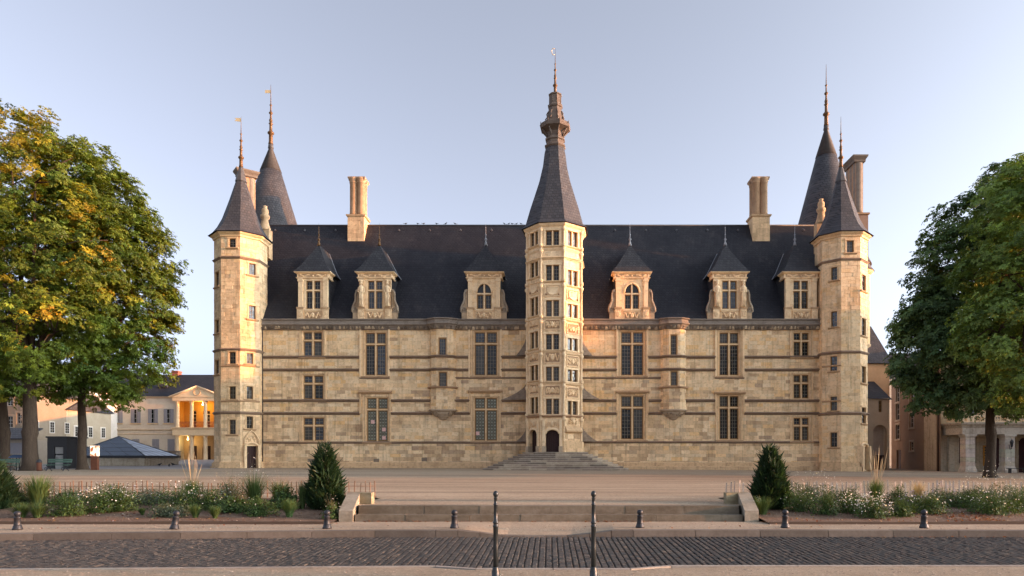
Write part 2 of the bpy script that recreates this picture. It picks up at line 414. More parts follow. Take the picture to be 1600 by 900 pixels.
# ---- road, kerbs, walks (polylines in plan)
KERB = [(-60,10.5),(-30,13.2),(-12,14.85),(-4,15.5),(4,15.6),(12,15.45),(30,14.6),(60,12.5)]     # far kerb, road side
NEAR = [(-60,8.4),(-30,9.9),(-9,11.05),(-1.9,11.36),(-1.2,11.1),(1.3,11.1),(2.0,11.4),(9,11.42),(30,11.0),(60,9.6)]
def py_at(path, x):
    for (x0,y0),(x1,y1) in zip(path, path[1:]):
        if x0 <= x <= x1: return y0+(y1-y0)*(x-x0)/(x1-x0)
    return path[0][1] if x < path[0][0] else path[-1][1]
ROADZ = -0.14
def kerb_h(x):      # kerb dips to road level at the crossing
    a_ = abs(x+0.25)
    return ROADZ+0.012 if a_ < 0.75 else (0.0 if a_ > 1.75 else (ROADZ+0.012) + (0-ROADZ-0.012)*(a_-0.75)/1.0)
def strip(name, xs, lo, hi, zf, mat, n=4):
    v = []; f = []
    for i, x in enumerate(xs):
        for k in range(n+1):
            y = lo(x)+(hi(x)-lo(x))*k/n; v.append((x, y, zf(x, k/n)))
    for i in range(len(xs)-1):
        for k in range(n):
            b = i*(n+1)+k; f.append((b, b+n+1, b+n+2, b+1))
    return struct(np_mesh(name, v, f, mat))
rx = sorted(set(list(np.arange(-60, 61, 3.0)) + [-2.25,-2,-1.5,-1.0,-0.5,0,0.5,1.0,1.5,1.75]))
M_JOINT = material("road_joint_sand", (0.075,0.062,0.05), rough=0.95, noise=(8, 0.5, (0.6,0.6,0.6)))
road = strip("cobbled_road", rx, lambda x: py_at(NEAR, x)+0.0, lambda x: py_at(KERB, x), lambda x, t: ROADZ-0.03, M_JOINT)
strip("far_walk", rx, lambda x: py_at(KERB, x)+0.27, lambda x: 17.74, lambda x, t: kerb_h(x)*(1-t)+0.0*t - 0.004, M_WALK, n=6)
strip("near_walk", rx, lambda x: 2.0, lambda x: py_at(NEAR, x)-0.12, lambda x, t: ROADZ+0.0 , M_NEAR)

# kerb stones: each its own block
M_KERB = material("granite_kerb", attr=True, rough=0.8, noise=(3, 0.5, (0.6,0.55,0.5)), noise2=(16, 0.4, (0.65,0.62,0.6)), bump=(30, 0.006))
rng = random.Random(5)
kerb = thing("kerb", "long low granite kerb along the far side of the cobbled road", "kerb", (0, 15.6, ROADZ))
x = -26.0
while x < 26:
    L_ = rng.uniform(1.3, 1.9)
    if -1.9 < x+L_ < 1.5 or -2.2 < x < 1.5: L_ = 0.5
    x1 = x+L_-0.012; mb = MB(); c = rng.choice([(0.15,0.125,0.10),(0.185,0.155,0.125),(0.13,0.11,0.09)])
    y0, y1 = py_at(KERB, x), py_at(KERB, x1); h0, h1 = kerb_h(x), kerb_h(x1); b = 0.012
    mb.hexa([(x,y0,ROADZ-.05),(x1,y1,ROADZ-.05),(x1,y1+.27,ROADZ-.05),(x,y0+.27,ROADZ-.05),(x,y0+b,h0),(x1,y1+b,h1),(x1,y1+.27,h1),(x,y0+.27,h0)], 0, c)
    mb.build("kerb_stone", M_KERB, kerb); x += L_
nk = thing("edging", "thin pale stone edging between the cobbles and the near gravel", "edging", (0, 11.3, ROADZ))
xs_ = [-20,-17.5,-15.1,-12.7,-10.4,-8.2,-6.0,-3.9,-1.9,-1.2,0.05,1.3,2.0,4.1,6.2,8.4,10.6,12.9,15.2,18]
for x, x1 in zip(xs_, xs_[1:]):
    y0, y1 = py_at(NEAR, x), py_at(NEAR, x1); mb = MB(); x1 -= 0.012
    mb.hexa([(x,y0-.13,ROADZ-.05),(x1,y1-.13,ROADZ-.05),(x1,y1,ROADZ-.05),(x,y0,ROADZ-.05),(x,y0-.13,ROADZ+.02),(x1,y1-.13,ROADZ+.02),(x1,y1,ROADZ+.015),(x,y0,ROADZ+.015)], 0, rng.choice([(0.36,0.32,0.27),(0.31,0.275,0.235),(0.34,0.30,0.26)]))
    mb.build("edging_stone", M_KERB, nk)

# cobbles: courses run across the road, stones staggered
M_COB = material("basalt_cobble", attr=True, rough=0.8, spec=0.22, noise=(7, 0.5, (0.6,0.58,0.56)), noise2=(30, 0.35, (0.7,0.68,0.66)), bump=(45, 0.006))
rng = random.Random(11); cob = []
x = -19.0
while x < 17.5:
    w = rng.uniform(0.10, 0.128); lo, hi = py_at(NEAR, x), py_at(KERB, x)-0.01
    y = lo - rng.uniform(0, .15)
    sk = x*0.012                       # courses splay slightly away from the crossing
    while y < hi:
        l_ = rng.uniform(.13, .20); ya, yb = max(y, lo), min(y+l_, hi)
        if yb-ya > .04: cob.append((x+sk*(ya-11), x+sk*(ya-11)+w, ya, yb))
        y += l_
    x += w
def cobble_mesh(items, org=(0,0,0)):
    T = []; cols = []; Q = []
    for (x0,x1,y0,y1) in items:
        g = 0.008; r = 0.014; zt = ROADZ+rng.uniform(-.006,.006); tl = rng.uniform(-.004,.004); b = len(T)
        x0 += g+rng.uniform(0,.006); x1 -= g; y0 += g; y1 -= g+rng.uniform(0,.006)
        T += [(x0,y0,ROADZ-.05),(x1,y0,ROADZ-.05),(x1,y1,ROADZ-.05),(x0,y1,ROADZ-.05),
              (x0,y0,zt-.012),(x1,y0,zt-.012),(x1,y1,zt-.012),(x0,y1,zt-.012),
              (x0+r,y0+r,zt+tl),(x1-r,y0+r,zt-tl),(x1-r,y1-r,zt-tl),(x0+r,y1-r,zt+tl)]
        Q += [(b+8,b+9,b+10,b+11),(b+4,b+5,b+9,b+8),(b+5,b+6,b+10,b+9),(b+6,b+7,b+11,b+10),(b+7,b+4,b+8,b+11),(b,b+1,b+5,b+4),(b+1,b+2,b+6,b+5),(b+2,b+3,b+7,b+6),(b+3,b,b+4,b+7)]
        k = rng.random(); mid = math.exp(-((x0+x1)/2)**2/5)
        base = lerp((0.048,0.046,0.043), (0.10,0.093,0.084), 0.10+0.22*k + 0.50*mid*rng.uniform(.6,1))
        if rng.random() < .05: base = lerp(base, (0.15,0.125,0.10), .5)
        if rng.random() < .08: base = lerp(base, (0.035,0.034,0.035), .5)
        cols += [base]*9
    return T, Q, cols
cob.sort(key=lambda c: -( (c[1]-c[0])*(c[3]-c[2])/(c[2]**3) if -9.3 < (c[0]+c[1])/2 < 8.0 else 0))
for it in cob[:300]:
    T, Q, cols = cobble_mesh([it]); np_mesh("cobble", T, Q, M_COB, road, cols)
T, Q, cols = cobble_mesh(cob[300:]); np_mesh("cobbles", T, Q, M_COB, road, cols, kind='stuff')

# ---- two broad steps up to the terrace
M_STEP = material("step_stone", attr=True, rough=0.88, noise=(1.6, 0.65, (0.55,0.50,0.44), (1,1,3)), noise2=(7, 0.5, (0.62,0.58,0.5)), bump=(20, 0.012))
st = thing("terrace_steps", "two long shallow stone steps rising to the gravel terrace", "steps", (0, 17.8, 0))
rng = random.Random(3)
for k in range(2):
    par = None; x = -5.08
    fl = MB(); z0, z1 = (0.0, 0.165) if k == 0 else (0.165, 0.375); y0 = 17.72+0.34*k
    fl.box(-5.05, 4.97, y0+.32, 18.42, z0-.03, z1-.02, 0, (0.3,0.26,0.2)); stp = fl.build("step", M_STEP, st)
    while x < 5.0:
        L_ = min(rng.uniform(1.1, 2.0), 5.0-x); L_ = L_ if 5.0-x-L_ > .4 else 5.0-x
        mb = MB(); dz = rng.uniform(-.004,.004); dy = rng.uniform(-.008,.008); c = lerp((0.21,0.175,0.13),(0.155,0.13,0.095), rng.random())
        xa, xb = x+.004, x+L_-.004
        mb.hexa([(xa,y0+dy,z0-.03),(xb,y0+dy,z0-.03),(xb,y0+.36,z0-.03),(xa,y0+.36,z0-.03),(xa,y0+dy+.012,z1+dz),(xb,y0+dy+.012,z1+dz),(xb,y0+.36,z1+dz+.004),(xa,y0+.36,z1+dz+.004)], 0, c)
        mb.build("step_stone", M_STEP, stp); x += L_
for s_, nm in ((-1,'left'), (1,'right')):
    cw = thing("step_cheek_wall", "sloped stone cheek wall with mossy corner at the %s end of the terrace steps" % nm, "wall", (s_*5.3, 18.2, 0))
    mb = MB(); mx = lambda x: x if s_ < 0 else -x-0.08
    def hx(p, col):
        if s_ > 0: p = [p[1],p[0],p[3],p[2],p[5],p[4],p[7],p[6]]
        mb.hexa([(mx(q[0]),q[1],q[2]) for q in p], 0, col)
    hx([(-5.46,17.62,-.03),(-5.10,17.62,-.03),(-5.27,18.92,-.03),(-5.62,18.92,-.03),(-5.46,17.62,.285),(-5.10,17.62,.285),(-5.27,18.92,.69),(-5.62,18.92,.69)], (0.33,0.29,0.225))
    mb.build("sloped_slab", M_STEP, cw); mb = MB()
    hx([(-5.60,18.93,.0),(-4.93,18.80,.0),(-4.93,19.12,.0),(-5.60,19.25,.0),(-5.60,18.93,.685),(-4.93,18.80,.685),(-4.93,19.12,.685),(-5.60,19.25,.685)], (0.32,0.275,0.175))
    mb.build("corner_block", M_STEP, cw)

# ---- flower beds: sloping soil with a low timber edge
BEDS = [(-34.0,-5.5), (5.45, 34.0)]
def soil_z(x, y): return 0.02 + 0.36*clamp((y-17.0)/4.4) + 0.05*(vnoise(x*1.3, y*1.3, 4)-.5)
M_EDGE = material("timber_edging", (0.10,0.07,0.05), rough=0.9, noise=(6, .6, (.5,.5,.5), (.3,1,1)))
for (x0, x1), nm in zip(BEDS, ('left','right')):
    o = grid_sheet("flower_bed_soil", list(np.linspace(x0, x1, 120)), list(np.linspace(17.05, 21.75, 26)), soil_z, M_SOIL)
    e = MB(); xx = x0
    while xx < x1:
        xb = min(xx+2.4, x1); e.box(xx+.004, xb-.004, 17.0, 17.06, -.05, 0.065+rng.uniform(-.01,.01)); xx = xb
    tag(e.build("bed_edging", M_EDGE), "low dark timber edging board along the front of the %s flower bed" % nm, "edging")

# ================================================================== PALACE
FY = 64.0
FAC = Fr(0, FY, -90)
palace = thing("palace", "long pale limestone renaissance palace with slate roof, corner towers and central stair tower", "palace", (0, FY, 0.5))
XL, XR = X(410, FY), X(1286, FY)
EAVE = Z(503, FY)                       # top of the wall, under the cornice
BAYS = [(-10.07, 1.22), (11.52, 1.20)]  # shallow rounded oriels
def bay_pts(c, h): return [(c-h, 0.0), (c-h*.84, .38), (c-h*.44, .66), (c+h*.44, .66), (c+h*.84, .38), (c+h, 0.0)]
def fpath(x0, x1, bays=True):
    p = [(x0, FY)]
    if bays:
        for c, h in BAYS:
            if x0 < c-h and c+h < x1: p += [(x, FY-d) for x, d in bay_pts(c, h)]
    return p + [(x1, FY)]

# window list: px rect, cols, rows-top, rows-bottom, style
WIN = []
def W_(px0, px1, py0, py1, kind, lab=None): WIN.append((FAC.rect(px0, px1, py0, py1), kind, lab))
for q in [(472,504,517,558),(472,506,585,625),(472,507,651,690),(1239,1266,518,558),(1239,1266,584,624),(1239,1266,651,690)]: W_(*q, 'cross')
for q in [(569,604,518,588),(740,778,517,588),(969,1007,517,588),(1123,1156,518,588)]: W_(*q, 'tall')
W_(571,607,620,691,'tallg',"tall window with green patterned leaded glass and red paper notices")
W_(740,778,620,690,'tallg',"tall window with green patterned leaded glass beside the stair tower")
W_(969,1007,617,688,'tall'); W_(1123,1156,617,688,'tall')

rs = random.Random(21)
def stone_col(x, z, r, dark=None):
    if dark is None:
        dark = 0.62 if z < 3.0 else 0.50 if z < 5.4 else 0.32 if z < 9.3 else 0.12
    n = vnoise(x*.33+7, z*.55, 3); n2 = vnoise(x*.9, z*1.3, 9)
    pd = dark*clamp(2.6*(n-.22)+.15)
    if z < 3.0 and n2 > .42: pd = max(pd, .6)
    k = r.random()
    if k < pd:
        c = r.choice([TAN, BROWN, BROWN, GREY, UMBER]) if z < 9.3 else r.choice([TAN, TAN, OCHRE, BROWN])
        return lerp(c, CREAM, r.uniform(.25, .72))
    if r.random() < .10 + (.10 if z > 6 else 0): return lerp(OCHRE, CREAM, r.uniform(.35, .9))
    c = lerp(CREAM, PALE, r.random()); s = r.uniform(.86, 1.04)
    return tuple(q*s for q in c)

holes = [w[0] for w in WIN]
fac_blocks = ashlar(FAC, XL, XR, 0.2, EAVE+.1, holes, rs, stone_col)
BAYF = []
for c, h in BAYS:
    pts = bay_pts(c, h); zb, zt = Z(641, FY), EAVE+.1
    for (xa, da), (xb, db) in zip(pts, pts[1:]):
        ang = math.degrees(atan2(-(xb-xa), -(db-da)))   # outward normal
        ln = sqrt((xb-xa)**2+(db-da)**2)
        Fb = Fr((xa+xb)/2, FY-(da+db)/2, ang)
        hs = []
        if abs(da-db) < 1e-6:
            q = [(684,698,527,558),(684,699,580,605)] if c < 0 else [(1047,1059,522,556),(1047,1060,579,603)]
            for r_ in q:
                rr = Fb.rect(*r_); hs.append(rr); BAYF.append((Fb, rr))
        fac_blocks += ashlar(Fb, -ln/2, ln/2, zb, zt, hs, rs, stone_col, ww=.75, depth=.3)
# the wall core (behind the blocks) and its blocks
core = MB(); core.box(XL-1.5, XR+1.5, FY+.45, FY+14.4, .3, EAVE)
wall = core.build("wall", M_BLACK, palace)
fac_blocks.sort(key=lambda b: -((b[1][1]-b[1][0])*(b[1][3]-b[1][2])))
for F, (u0,u1,z0,z1), d, dep, col in fac_blocks[:300]:
    mb = MB(); mb.stone(F, u0, u1, z0, z1, d, dep, col=col); mb.build("stone", M_STONE, wall)
mb = MB(); lay(mb, fac_blocks[300:]); mb.build("stones", M_STONE, wall, 'stuff')
# gable end walls, plain
mb = MB()
for xx, sgn in ((-29.2, -1), (27.85, 1)):
    mb.box(min(xx, xx-sgn*.3), max(xx, xx-sgn*.3), FY+.45, FY+14.6, .2, EAVE, 0, TAN)
    ex = xx-sgn*.15
    mb.add([(ex-.15,FY+.5,EAVE),(ex-.15,FY+14.6,EAVE),(ex-.15,FY+7,25.4),(ex+.15,FY+.5,EAVE),(ex+.15,FY+14.6,EAVE),(ex+.15,FY+7,25.4)], [(0,1,2),(5,4,3),(0,3,4,1),(1,4,5,2),(2,5,3,0)], 0, TAN)
mb.build("end_walls", M_STONE, palace)

def window_part(rect, kind, F=FAC, lab=None):
    """stone surround and mullions (the part) with oak casements and glass panes under it"""
    u0, u1, z0, z1 = rect; sm = MB(); col = lerp(TAN, CREAM, .55)
    fr, mw = 0.10, 0.13
    # splayed stone frame, recessed
    sm.fbox(F, u0-.002, u0+fr, -.40, -.10, z0, z1, 0, col); sm.fbox(F, u1-fr, u1+.002, -.40, -.10, z0, z1, 0, col)
    sm.fbox(F, u0+fr, u1-fr, -.40, -.11, z1-fr, z1, 0, col); sm.fbox(F, u0+fr, u1-fr, -.40, -.09, z0, z0+fr, 0, col)
    # raised outer architrave
    for a, b in ((u0-.26,u0-.14),(u1+.14,u1+.26)): sm.fbox(F, a, b, -.02, .06, z0-.02, z1+.1, 0, lerp(CREAM, TAN, .3))
    for a, b in ((u0-.13,u0-.04),(u1+.04,u1+.13)): sm.fbox(F, a, b, -.02, .035, z0-.02, z1+.1, 0, TAN)
    um = (u0+u1)/2
    zt = z0 + (z1-z0)*(.64 if kind == 'cross' else .72)
    sm.fbox(F, um-mw/2, um+mw/2, -.36, -.07, z0+fr, z1-fr, 0, col)
    sm.fbox(F, u0+fr, um-mw/2, -.36, -.085, zt-mw/2, zt+mw/2, 0, col); sm.fbox(F, um+mw/2, u1-fr, -.36, -.085, zt-mw/2, zt+mw/2, 0, col)
    sm.sweep([F.p(u0-.3,0,0)[:2], F.p(u1+.3,0,0)[:2]], [(0,z0-.16),(.12,z0-.12),(.16,z0-.02),(.12,z0+.02),(-.1,z0+.05)], 0, 0, lerp(BROWN, TAN, .4))
    w = sm.build("window", M_CARVED, palace)
    if lab: w['label'] = lab
    gl = M_GLASSP if kind == 'tallg' else M_GLASS
    for a, b in ((u0+fr, um-mw/2), (um+mw/2, u1-fr)):
        for c, d, rows in ((z0+fr, zt-mw/2, 4 if kind == 'cross' else 8 if kind == 'tall' else 9), (zt+mw/2, z1-fr, 2 if kind == 'cross' else 3)):
            cm = MB(); casement(cm, F, a, b, c, d, -.26, cols=3 if kind != 'cross' else 2, rows=rows)
            cm.build("casement", [M_WOOD, M_MUNTIN, gl if kind == "tallg" else rs.choice([M_GLASS,M_GLASS,M_GLASS2,M_GLASS3])], w)
            if kind == 'tallg':   # diamond cames over the patterned glass
                dm = MB(); nz = rows*1; hh = (d-c-.14)/nz
                for i in range(nz):
                    for j in range(3):
                        uu = a+.07+(b-a-.14)*(j+.5)/3; zz = c+.07+hh*(i+.5); r_ = min((b-a-.14)/6, hh/2)*.7
                        P = F.p; dm.quad(P(uu-r_,-.236,zz),P(uu,-.236,zz-r_),P(uu+r_,-.236,zz),P(uu,-.236,zz+r_))
                dm.build("leaded_diamonds", M_DIAM, w, 'stuff')
    return w
M_DIAM = glass_mat("pale_leaded_diamond", (0.30,0.29,0.20), rough=0.3)
wins = [window_part(r, k, lab=l) for r, k, l in WIN]
# paper notices pinned inside the green leaded windows
M_PAPER = material("red_and_white_notice", (0.75,0.55,0.48), rough=0.8, noise=(9, .8, (.9,.45,.4)))
for (px, py, wi) in ((581.5,659,10),(599,671,10),(599,684,10),(746,677,11)):
    F = FAC; n_ = MB(); a, z = F.u(px), F.z(F.u(px), py); n_.fbox(F, a-.17, a+.17, -.215, -.205, z-.17, z+.17); n_.build("paper_notice", M_PAPER, wins[wi])

for F, r in BAYF:
    u0,u1,z0,z1 = r; sm = MB(); col = lerp(CREAM, TAN, .4)
    sm.fbox(F, u0-.002, u0+.06, -.3, -.08, z0, z1, 0, col); sm.fbox(F, u1-.06, u1+.002, -.3, -.08, z0, z1, 0, col)
    sm.fbox(F, u0+.06, u1-.06, -.3, -.085, z1-.06, z1, 0, col); sm.fbox(F, u0-.12, u1+.12, -.3, .07, z0-.07, z0+.02, 0, BROWN)
    w = sm.build("oriel_window", M_CARVED, palace); cm = MB()
    casement(cm, F, u0+.06, u1-.06, z0+.02, z1-.06, -.22, cols=3, rows=5 if z1-z0 > 1.6 else 4); cm.build("casement", [M_WOOD, M_MUNTIN, rs.choice([M_GLASS,M_GLASS2,M_GLASS3])], w)
# oriel corbels and lower sills
for c, h in BAYS:
    cb = MB(); zt = Z(641, FY); zl = Z(657, FY); n = 12; rings = [(1.06,zt+.06),(1.12,zt-.02),(1.06,zt-.1),(.90,zt-.18),(.86,zt-.34),(.66,zt-.5),(.60,zt-.62),(.40,zl+.28),(.30,zl+.12),(.05,zl)]
    vs = []; fs = []
    for k, z in rings:
        for i in range(n+1):
            t = pi*i/n; vs.append((c - h*k*cos(t)*1.0, FY+.02 - .70*k*sin(t)*(1+.03*(i%2)), z))
    for j in range(len(rings)-1):
        for i in range(n): fs.append((j*(n+1)+i, j*(n+1)+i+1, (j+1)*(n+1)+i+1, (j+1)*(n+1)+i))
    fs.append(tuple(range(n+1))); cb.add(vs, fs, 0, (0.46,0.35,0.24))
    for i in range(26):   # carved leaves on the corbel
        t = pi*(.12+.76*rs.random()); k = rs.uniform(.55,.95); zz = zt-.12-(1-k)*.9
        x_, y_ = c-h*k*cos(t), FY-.68*k*sin(t)
        cb.lathe(x_, y_, [(.02,zz-.1),(.10,zz-.03),(.08,zz+.06),(.02,zz+.1)], 6, 0, lerp((0.20,0.15,0.10),(0.5,0.38,0.26),rs.random()))
    cb.build("oriel_corbel", M_CARVED, palace)
    s_ = MB(); zs = Z(606, FY)
    s_.sweep([(c-h-.12, FY)]+[(x, FY-d-.03) for x, d in bay_pts(c, h)[1:-1]]+[(c+h+.12, FY)], [(0,zs-.1),(.1,zs-.05),(.14,zs+.05),(.02,zs+.09)], 0, 0, BROWN)
    s_.build("oriel_sill", M_CARVED, palace)

# ---- string courses; profile is a small cornice
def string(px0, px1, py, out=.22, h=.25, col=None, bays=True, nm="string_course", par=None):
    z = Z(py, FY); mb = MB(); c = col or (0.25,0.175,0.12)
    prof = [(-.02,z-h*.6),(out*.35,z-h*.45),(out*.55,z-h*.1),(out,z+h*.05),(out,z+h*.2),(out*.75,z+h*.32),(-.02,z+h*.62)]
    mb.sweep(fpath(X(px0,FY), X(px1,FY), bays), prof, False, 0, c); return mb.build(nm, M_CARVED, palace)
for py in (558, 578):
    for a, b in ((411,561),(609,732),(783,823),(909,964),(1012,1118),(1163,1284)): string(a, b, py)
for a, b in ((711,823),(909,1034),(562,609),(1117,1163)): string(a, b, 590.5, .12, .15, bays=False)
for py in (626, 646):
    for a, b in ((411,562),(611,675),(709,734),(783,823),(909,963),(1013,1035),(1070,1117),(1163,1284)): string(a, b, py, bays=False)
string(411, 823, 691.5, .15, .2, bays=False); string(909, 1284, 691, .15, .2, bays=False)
# plinth: two offset courses at the foot of the wall
for a, b in ((411,823),(909,1285)):
    mb = MB(); z0, z1, z2 = .2, Z(729, FY), Z(723.5, FY)
    mb.sweep([(X(a,FY),FY),(X(b,FY),FY)], [(.42,z0),(.42,z1),(.40,z1+.03),(.16,z1+.05),(.16,z2),(.12,z2+.05),(-.02,z2+.12)], False, 0, TAN); mb.build("plinth", M_STONE, palace)
# vents in the basement
for px, py in ((487.5,719.5),(588,719.5),(663,718)):
    mb = MB(); u = FAC.u(px); z = FAC.z(u, py); w = .42 if px < 500 else .26
    mb.fbox(FAC, u-w, u+w, .005, .012, z-.17, z+.17, 0, (.1,.08,.07)); mb.build("cellar_vent", M_DARKST, palace)
# label moulds (hoods) over the lower tall windows, and pilaster strips beside all tall ones
for px0, px1, py0, py1 in ((562,611,614,646),(733,784,612.5,646),(963,1013,613.5,645),(1117,1163,615,645)):
    mb = MB(); u0, u1 = FAC.u(px0), FAC.u(px1); zt, zb = FAC.z(u0, py0), FAC.z(u0, py1)
    mb.fbox(FAC, u0, u0+.13, -.02, .13, zb, zt, 0, lerp(CREAM,TAN,.5)); mb.fbox(FAC, u1-.13, u1, -.02, .13, zb, zt, 0, lerp(CREAM,TAN,.5))
    mb.sweep([(u0-.08,FY),(u1+.08,FY)], [(-.02,zt-.1),(.14,zt-.06),(.26,zt+.08),(.24,zt+.14),(-.02,zt+.22)], False, 0, lerp(BROWN,TAN,.5)); mb.build("label_mould", M_CARVED, palace)
for px0, px1 in ((562,609),(732,784),(963,1013),(1117,1163)):
    for u, sg in ((FAC.u(px0),1),(FAC.u(px1),-1)):
        mb = MB(); a, b = sorted((u, u+sg*.16)); mb.fbox(FAC, a, b, -.02, .11, FAC.z(u,590), FAC.z(u,515), 0, lerp(CREAM,PALE,.5)); mb.build("pilaster_strip", M_CARVED, palace)

# ---- cornice: carved frieze, then a dark moulded parapet
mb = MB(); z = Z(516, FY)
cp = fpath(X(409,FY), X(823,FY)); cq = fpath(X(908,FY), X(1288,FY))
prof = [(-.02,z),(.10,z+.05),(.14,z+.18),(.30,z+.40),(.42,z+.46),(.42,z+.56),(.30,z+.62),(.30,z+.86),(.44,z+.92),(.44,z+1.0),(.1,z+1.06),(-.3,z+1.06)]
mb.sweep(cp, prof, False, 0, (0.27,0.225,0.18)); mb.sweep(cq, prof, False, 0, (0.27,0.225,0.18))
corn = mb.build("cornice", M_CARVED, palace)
mb = MB()
for path in (cp, cq):
    for (xa,ya),(xb,yb) in zip(path, path[1:]):
        L_ = sqrt((xb-xa)**2+(yb-ya)**2); n = max(1, int(L_/.30)); ang = math.degrees(atan2(-(xb-xa), (yb-ya))); F = Fr(xa, ya, ang)
        for i in range(n):
            u = (i+.5)*L_/n+rs.uniform(-.05,.05)
            if rs.random() < .12: continue
            w = rs.uniform(.07,.14); zz = z+.13+rs.uniform(-.04,.05); dd = .17+rs.uniform(0,.12); col = lerp((0.14,0.105,0.075),(0.62,0.47,0.30), rs.random()**1.2)
            mb.fbox(F, u-w, u+w, .05, dd, zz-.07, zz+.14, 0, col)
            mb.fbox(F, u-w*.5+rs.uniform(-.05,.05), u+w*.6, .05, dd+.07, zz+.02, zz+.2, 0, col)
mb.build("carved_leaves", M_CARVED, corn, 'stuff')

# ---- main roof: real slope, ridge with lead, hooks
RY0, RZ0, RY1, RZ1 = FY-.15, Z(501, FY-.15), FY+7.0, Z(352, FY+7)
def roof_y(z): return RY0+(z-RZ0)*(RY1-RY0)/(RZ1-RZ0)
mb = MB(); a, b = -29.35, 28.0
mb.add([(a,RY0,RZ0),(b,RY0,RZ0),(b,RY1,RZ1),(a,RY1,RZ1),(b,FY+14.4,RZ0),(a,FY+14.4,RZ0)], [(0,1,2,3),(3,2,4,5),(0,3,5),(1,4,2)])
roof = mb.build("roof", M_SLATE, palace)
mb = MB(); mb.tube([(a,RY1,RZ1-.02),(b,RY1,RZ1-.02)], .10, 8); mb.build("ridge_capping", M_LEADD, roof)
for px in [431,477,525,624,672,720,768,960.5,1009,1056.5,1104.5,1152,1255]:
    z_ = RZ1-.75; x_ = X(px, RY1-.4); h = MB(); y_ = roof_y(z_)
    h.tube([(x_,y_-.02,z_),(x_-.09,y_-.12,z_+.05),(x_,y_-.14,z_+.16),(x_+.09,y_-.12,z_+.05),(x_,y_-.02,z_-.02)], .028, 5); h.build("roof_hook", M_LEAD, roof)

# ---- dormers
def relief(mb, F, u0, u1, z0, z1, d, seed, col, mi=0, amp=.09, n=9):
    """low carved relief: scrolls and knots standing off a panel"""
    r = random.Random(seed); w, h = u1-u0, z1-z0; um = (u0+u1)/2
    def blob(u, z, a_, b_, dd):
        P = F.p; k = 7; ring = [P(u+a_*cos(2*pi*i/k), d, z+b_*sin(2*pi*i/k)) for i in range(k)]
        mid = [P(u+.6*a_*cos(2*pi*i/k), d+dd, z+.6*b_*sin(2*pi*i/k)) for i in range(k)]
        mb.add(ring+mid, [tuple(range(k,2*k))]+[(i,(i+1)%k,k+(i+1)%k,k+i) for i in range(k)], mi, col)
    blob(um, (z0+z1)/2, h*.28, h*.42, amp)            # central shield
    for s_ in (-1, 1):
        for i in range(n):
            t = i/n; blob(um+s_*w*(.14+.34*t), (z0+z1)/2+h*.30*sin(t*7+seed), r.uniform(.05,.10), r.uniform(.05,.11), amp*r.uniform(.4,1.1))
def statue(mb, F, u, z0, h, d, col):
    """draped standing figure with a head, arms at the waist"""
    P = F.p; x, y, _ = F.p(u, d, 0); s_ = h/2.3
    mb.lathe(x, y, [(.20*s_,z0),(.22*s_,z0+.1*s_),(.17*s_,z0+.5*s_),(.19*s_,z0+1.0*s_),(.15*s_,z0+1.25*s_),(.20*s_,z0+1.55*s_),(.235*s_,z0+1.72*s_),(.12*s_,z0+1.83*s_),(.065*s_,z0+1.88*s_),(.065*s_,z0+1.94*s_)], 10, 0, col)
    mb.lathe(x, y, [(.05*s_,z0+1.92*s_),(.105*s_,z0+1.99*s_),(.12*s_,z0+2.08*s_),(.10*s_,z0+2.18*s_),(.14*s_,z0+2.22*s_),(.15*s_,z0+2.3*s_)], 9, 0, col)
    for q in (-1, 1):
        mb.tube([P(u+q*.22*s_,d,z0+1.68*s_),P(u+q*.27*s_,d+.03,z0+1.35*s_),P(u+q*.10*s_,d+.2*s_,z0+1.18*s_)], [.07*s_,.06*s_,.045*s_], 6, 0, col)
    for k in range(4): # drapery folds
        uu = u+(-.12+.08*k)*s_; mb.tube([P(uu,d+.17*s_,z0+1.2*s_),P(uu+.03*s_,d+.18*s_,z0+.6*s_),P(uu-.02*s_,d+.2*s_,z0+.05)], .03*s_, 5, 0, col)
FD = FY-.12
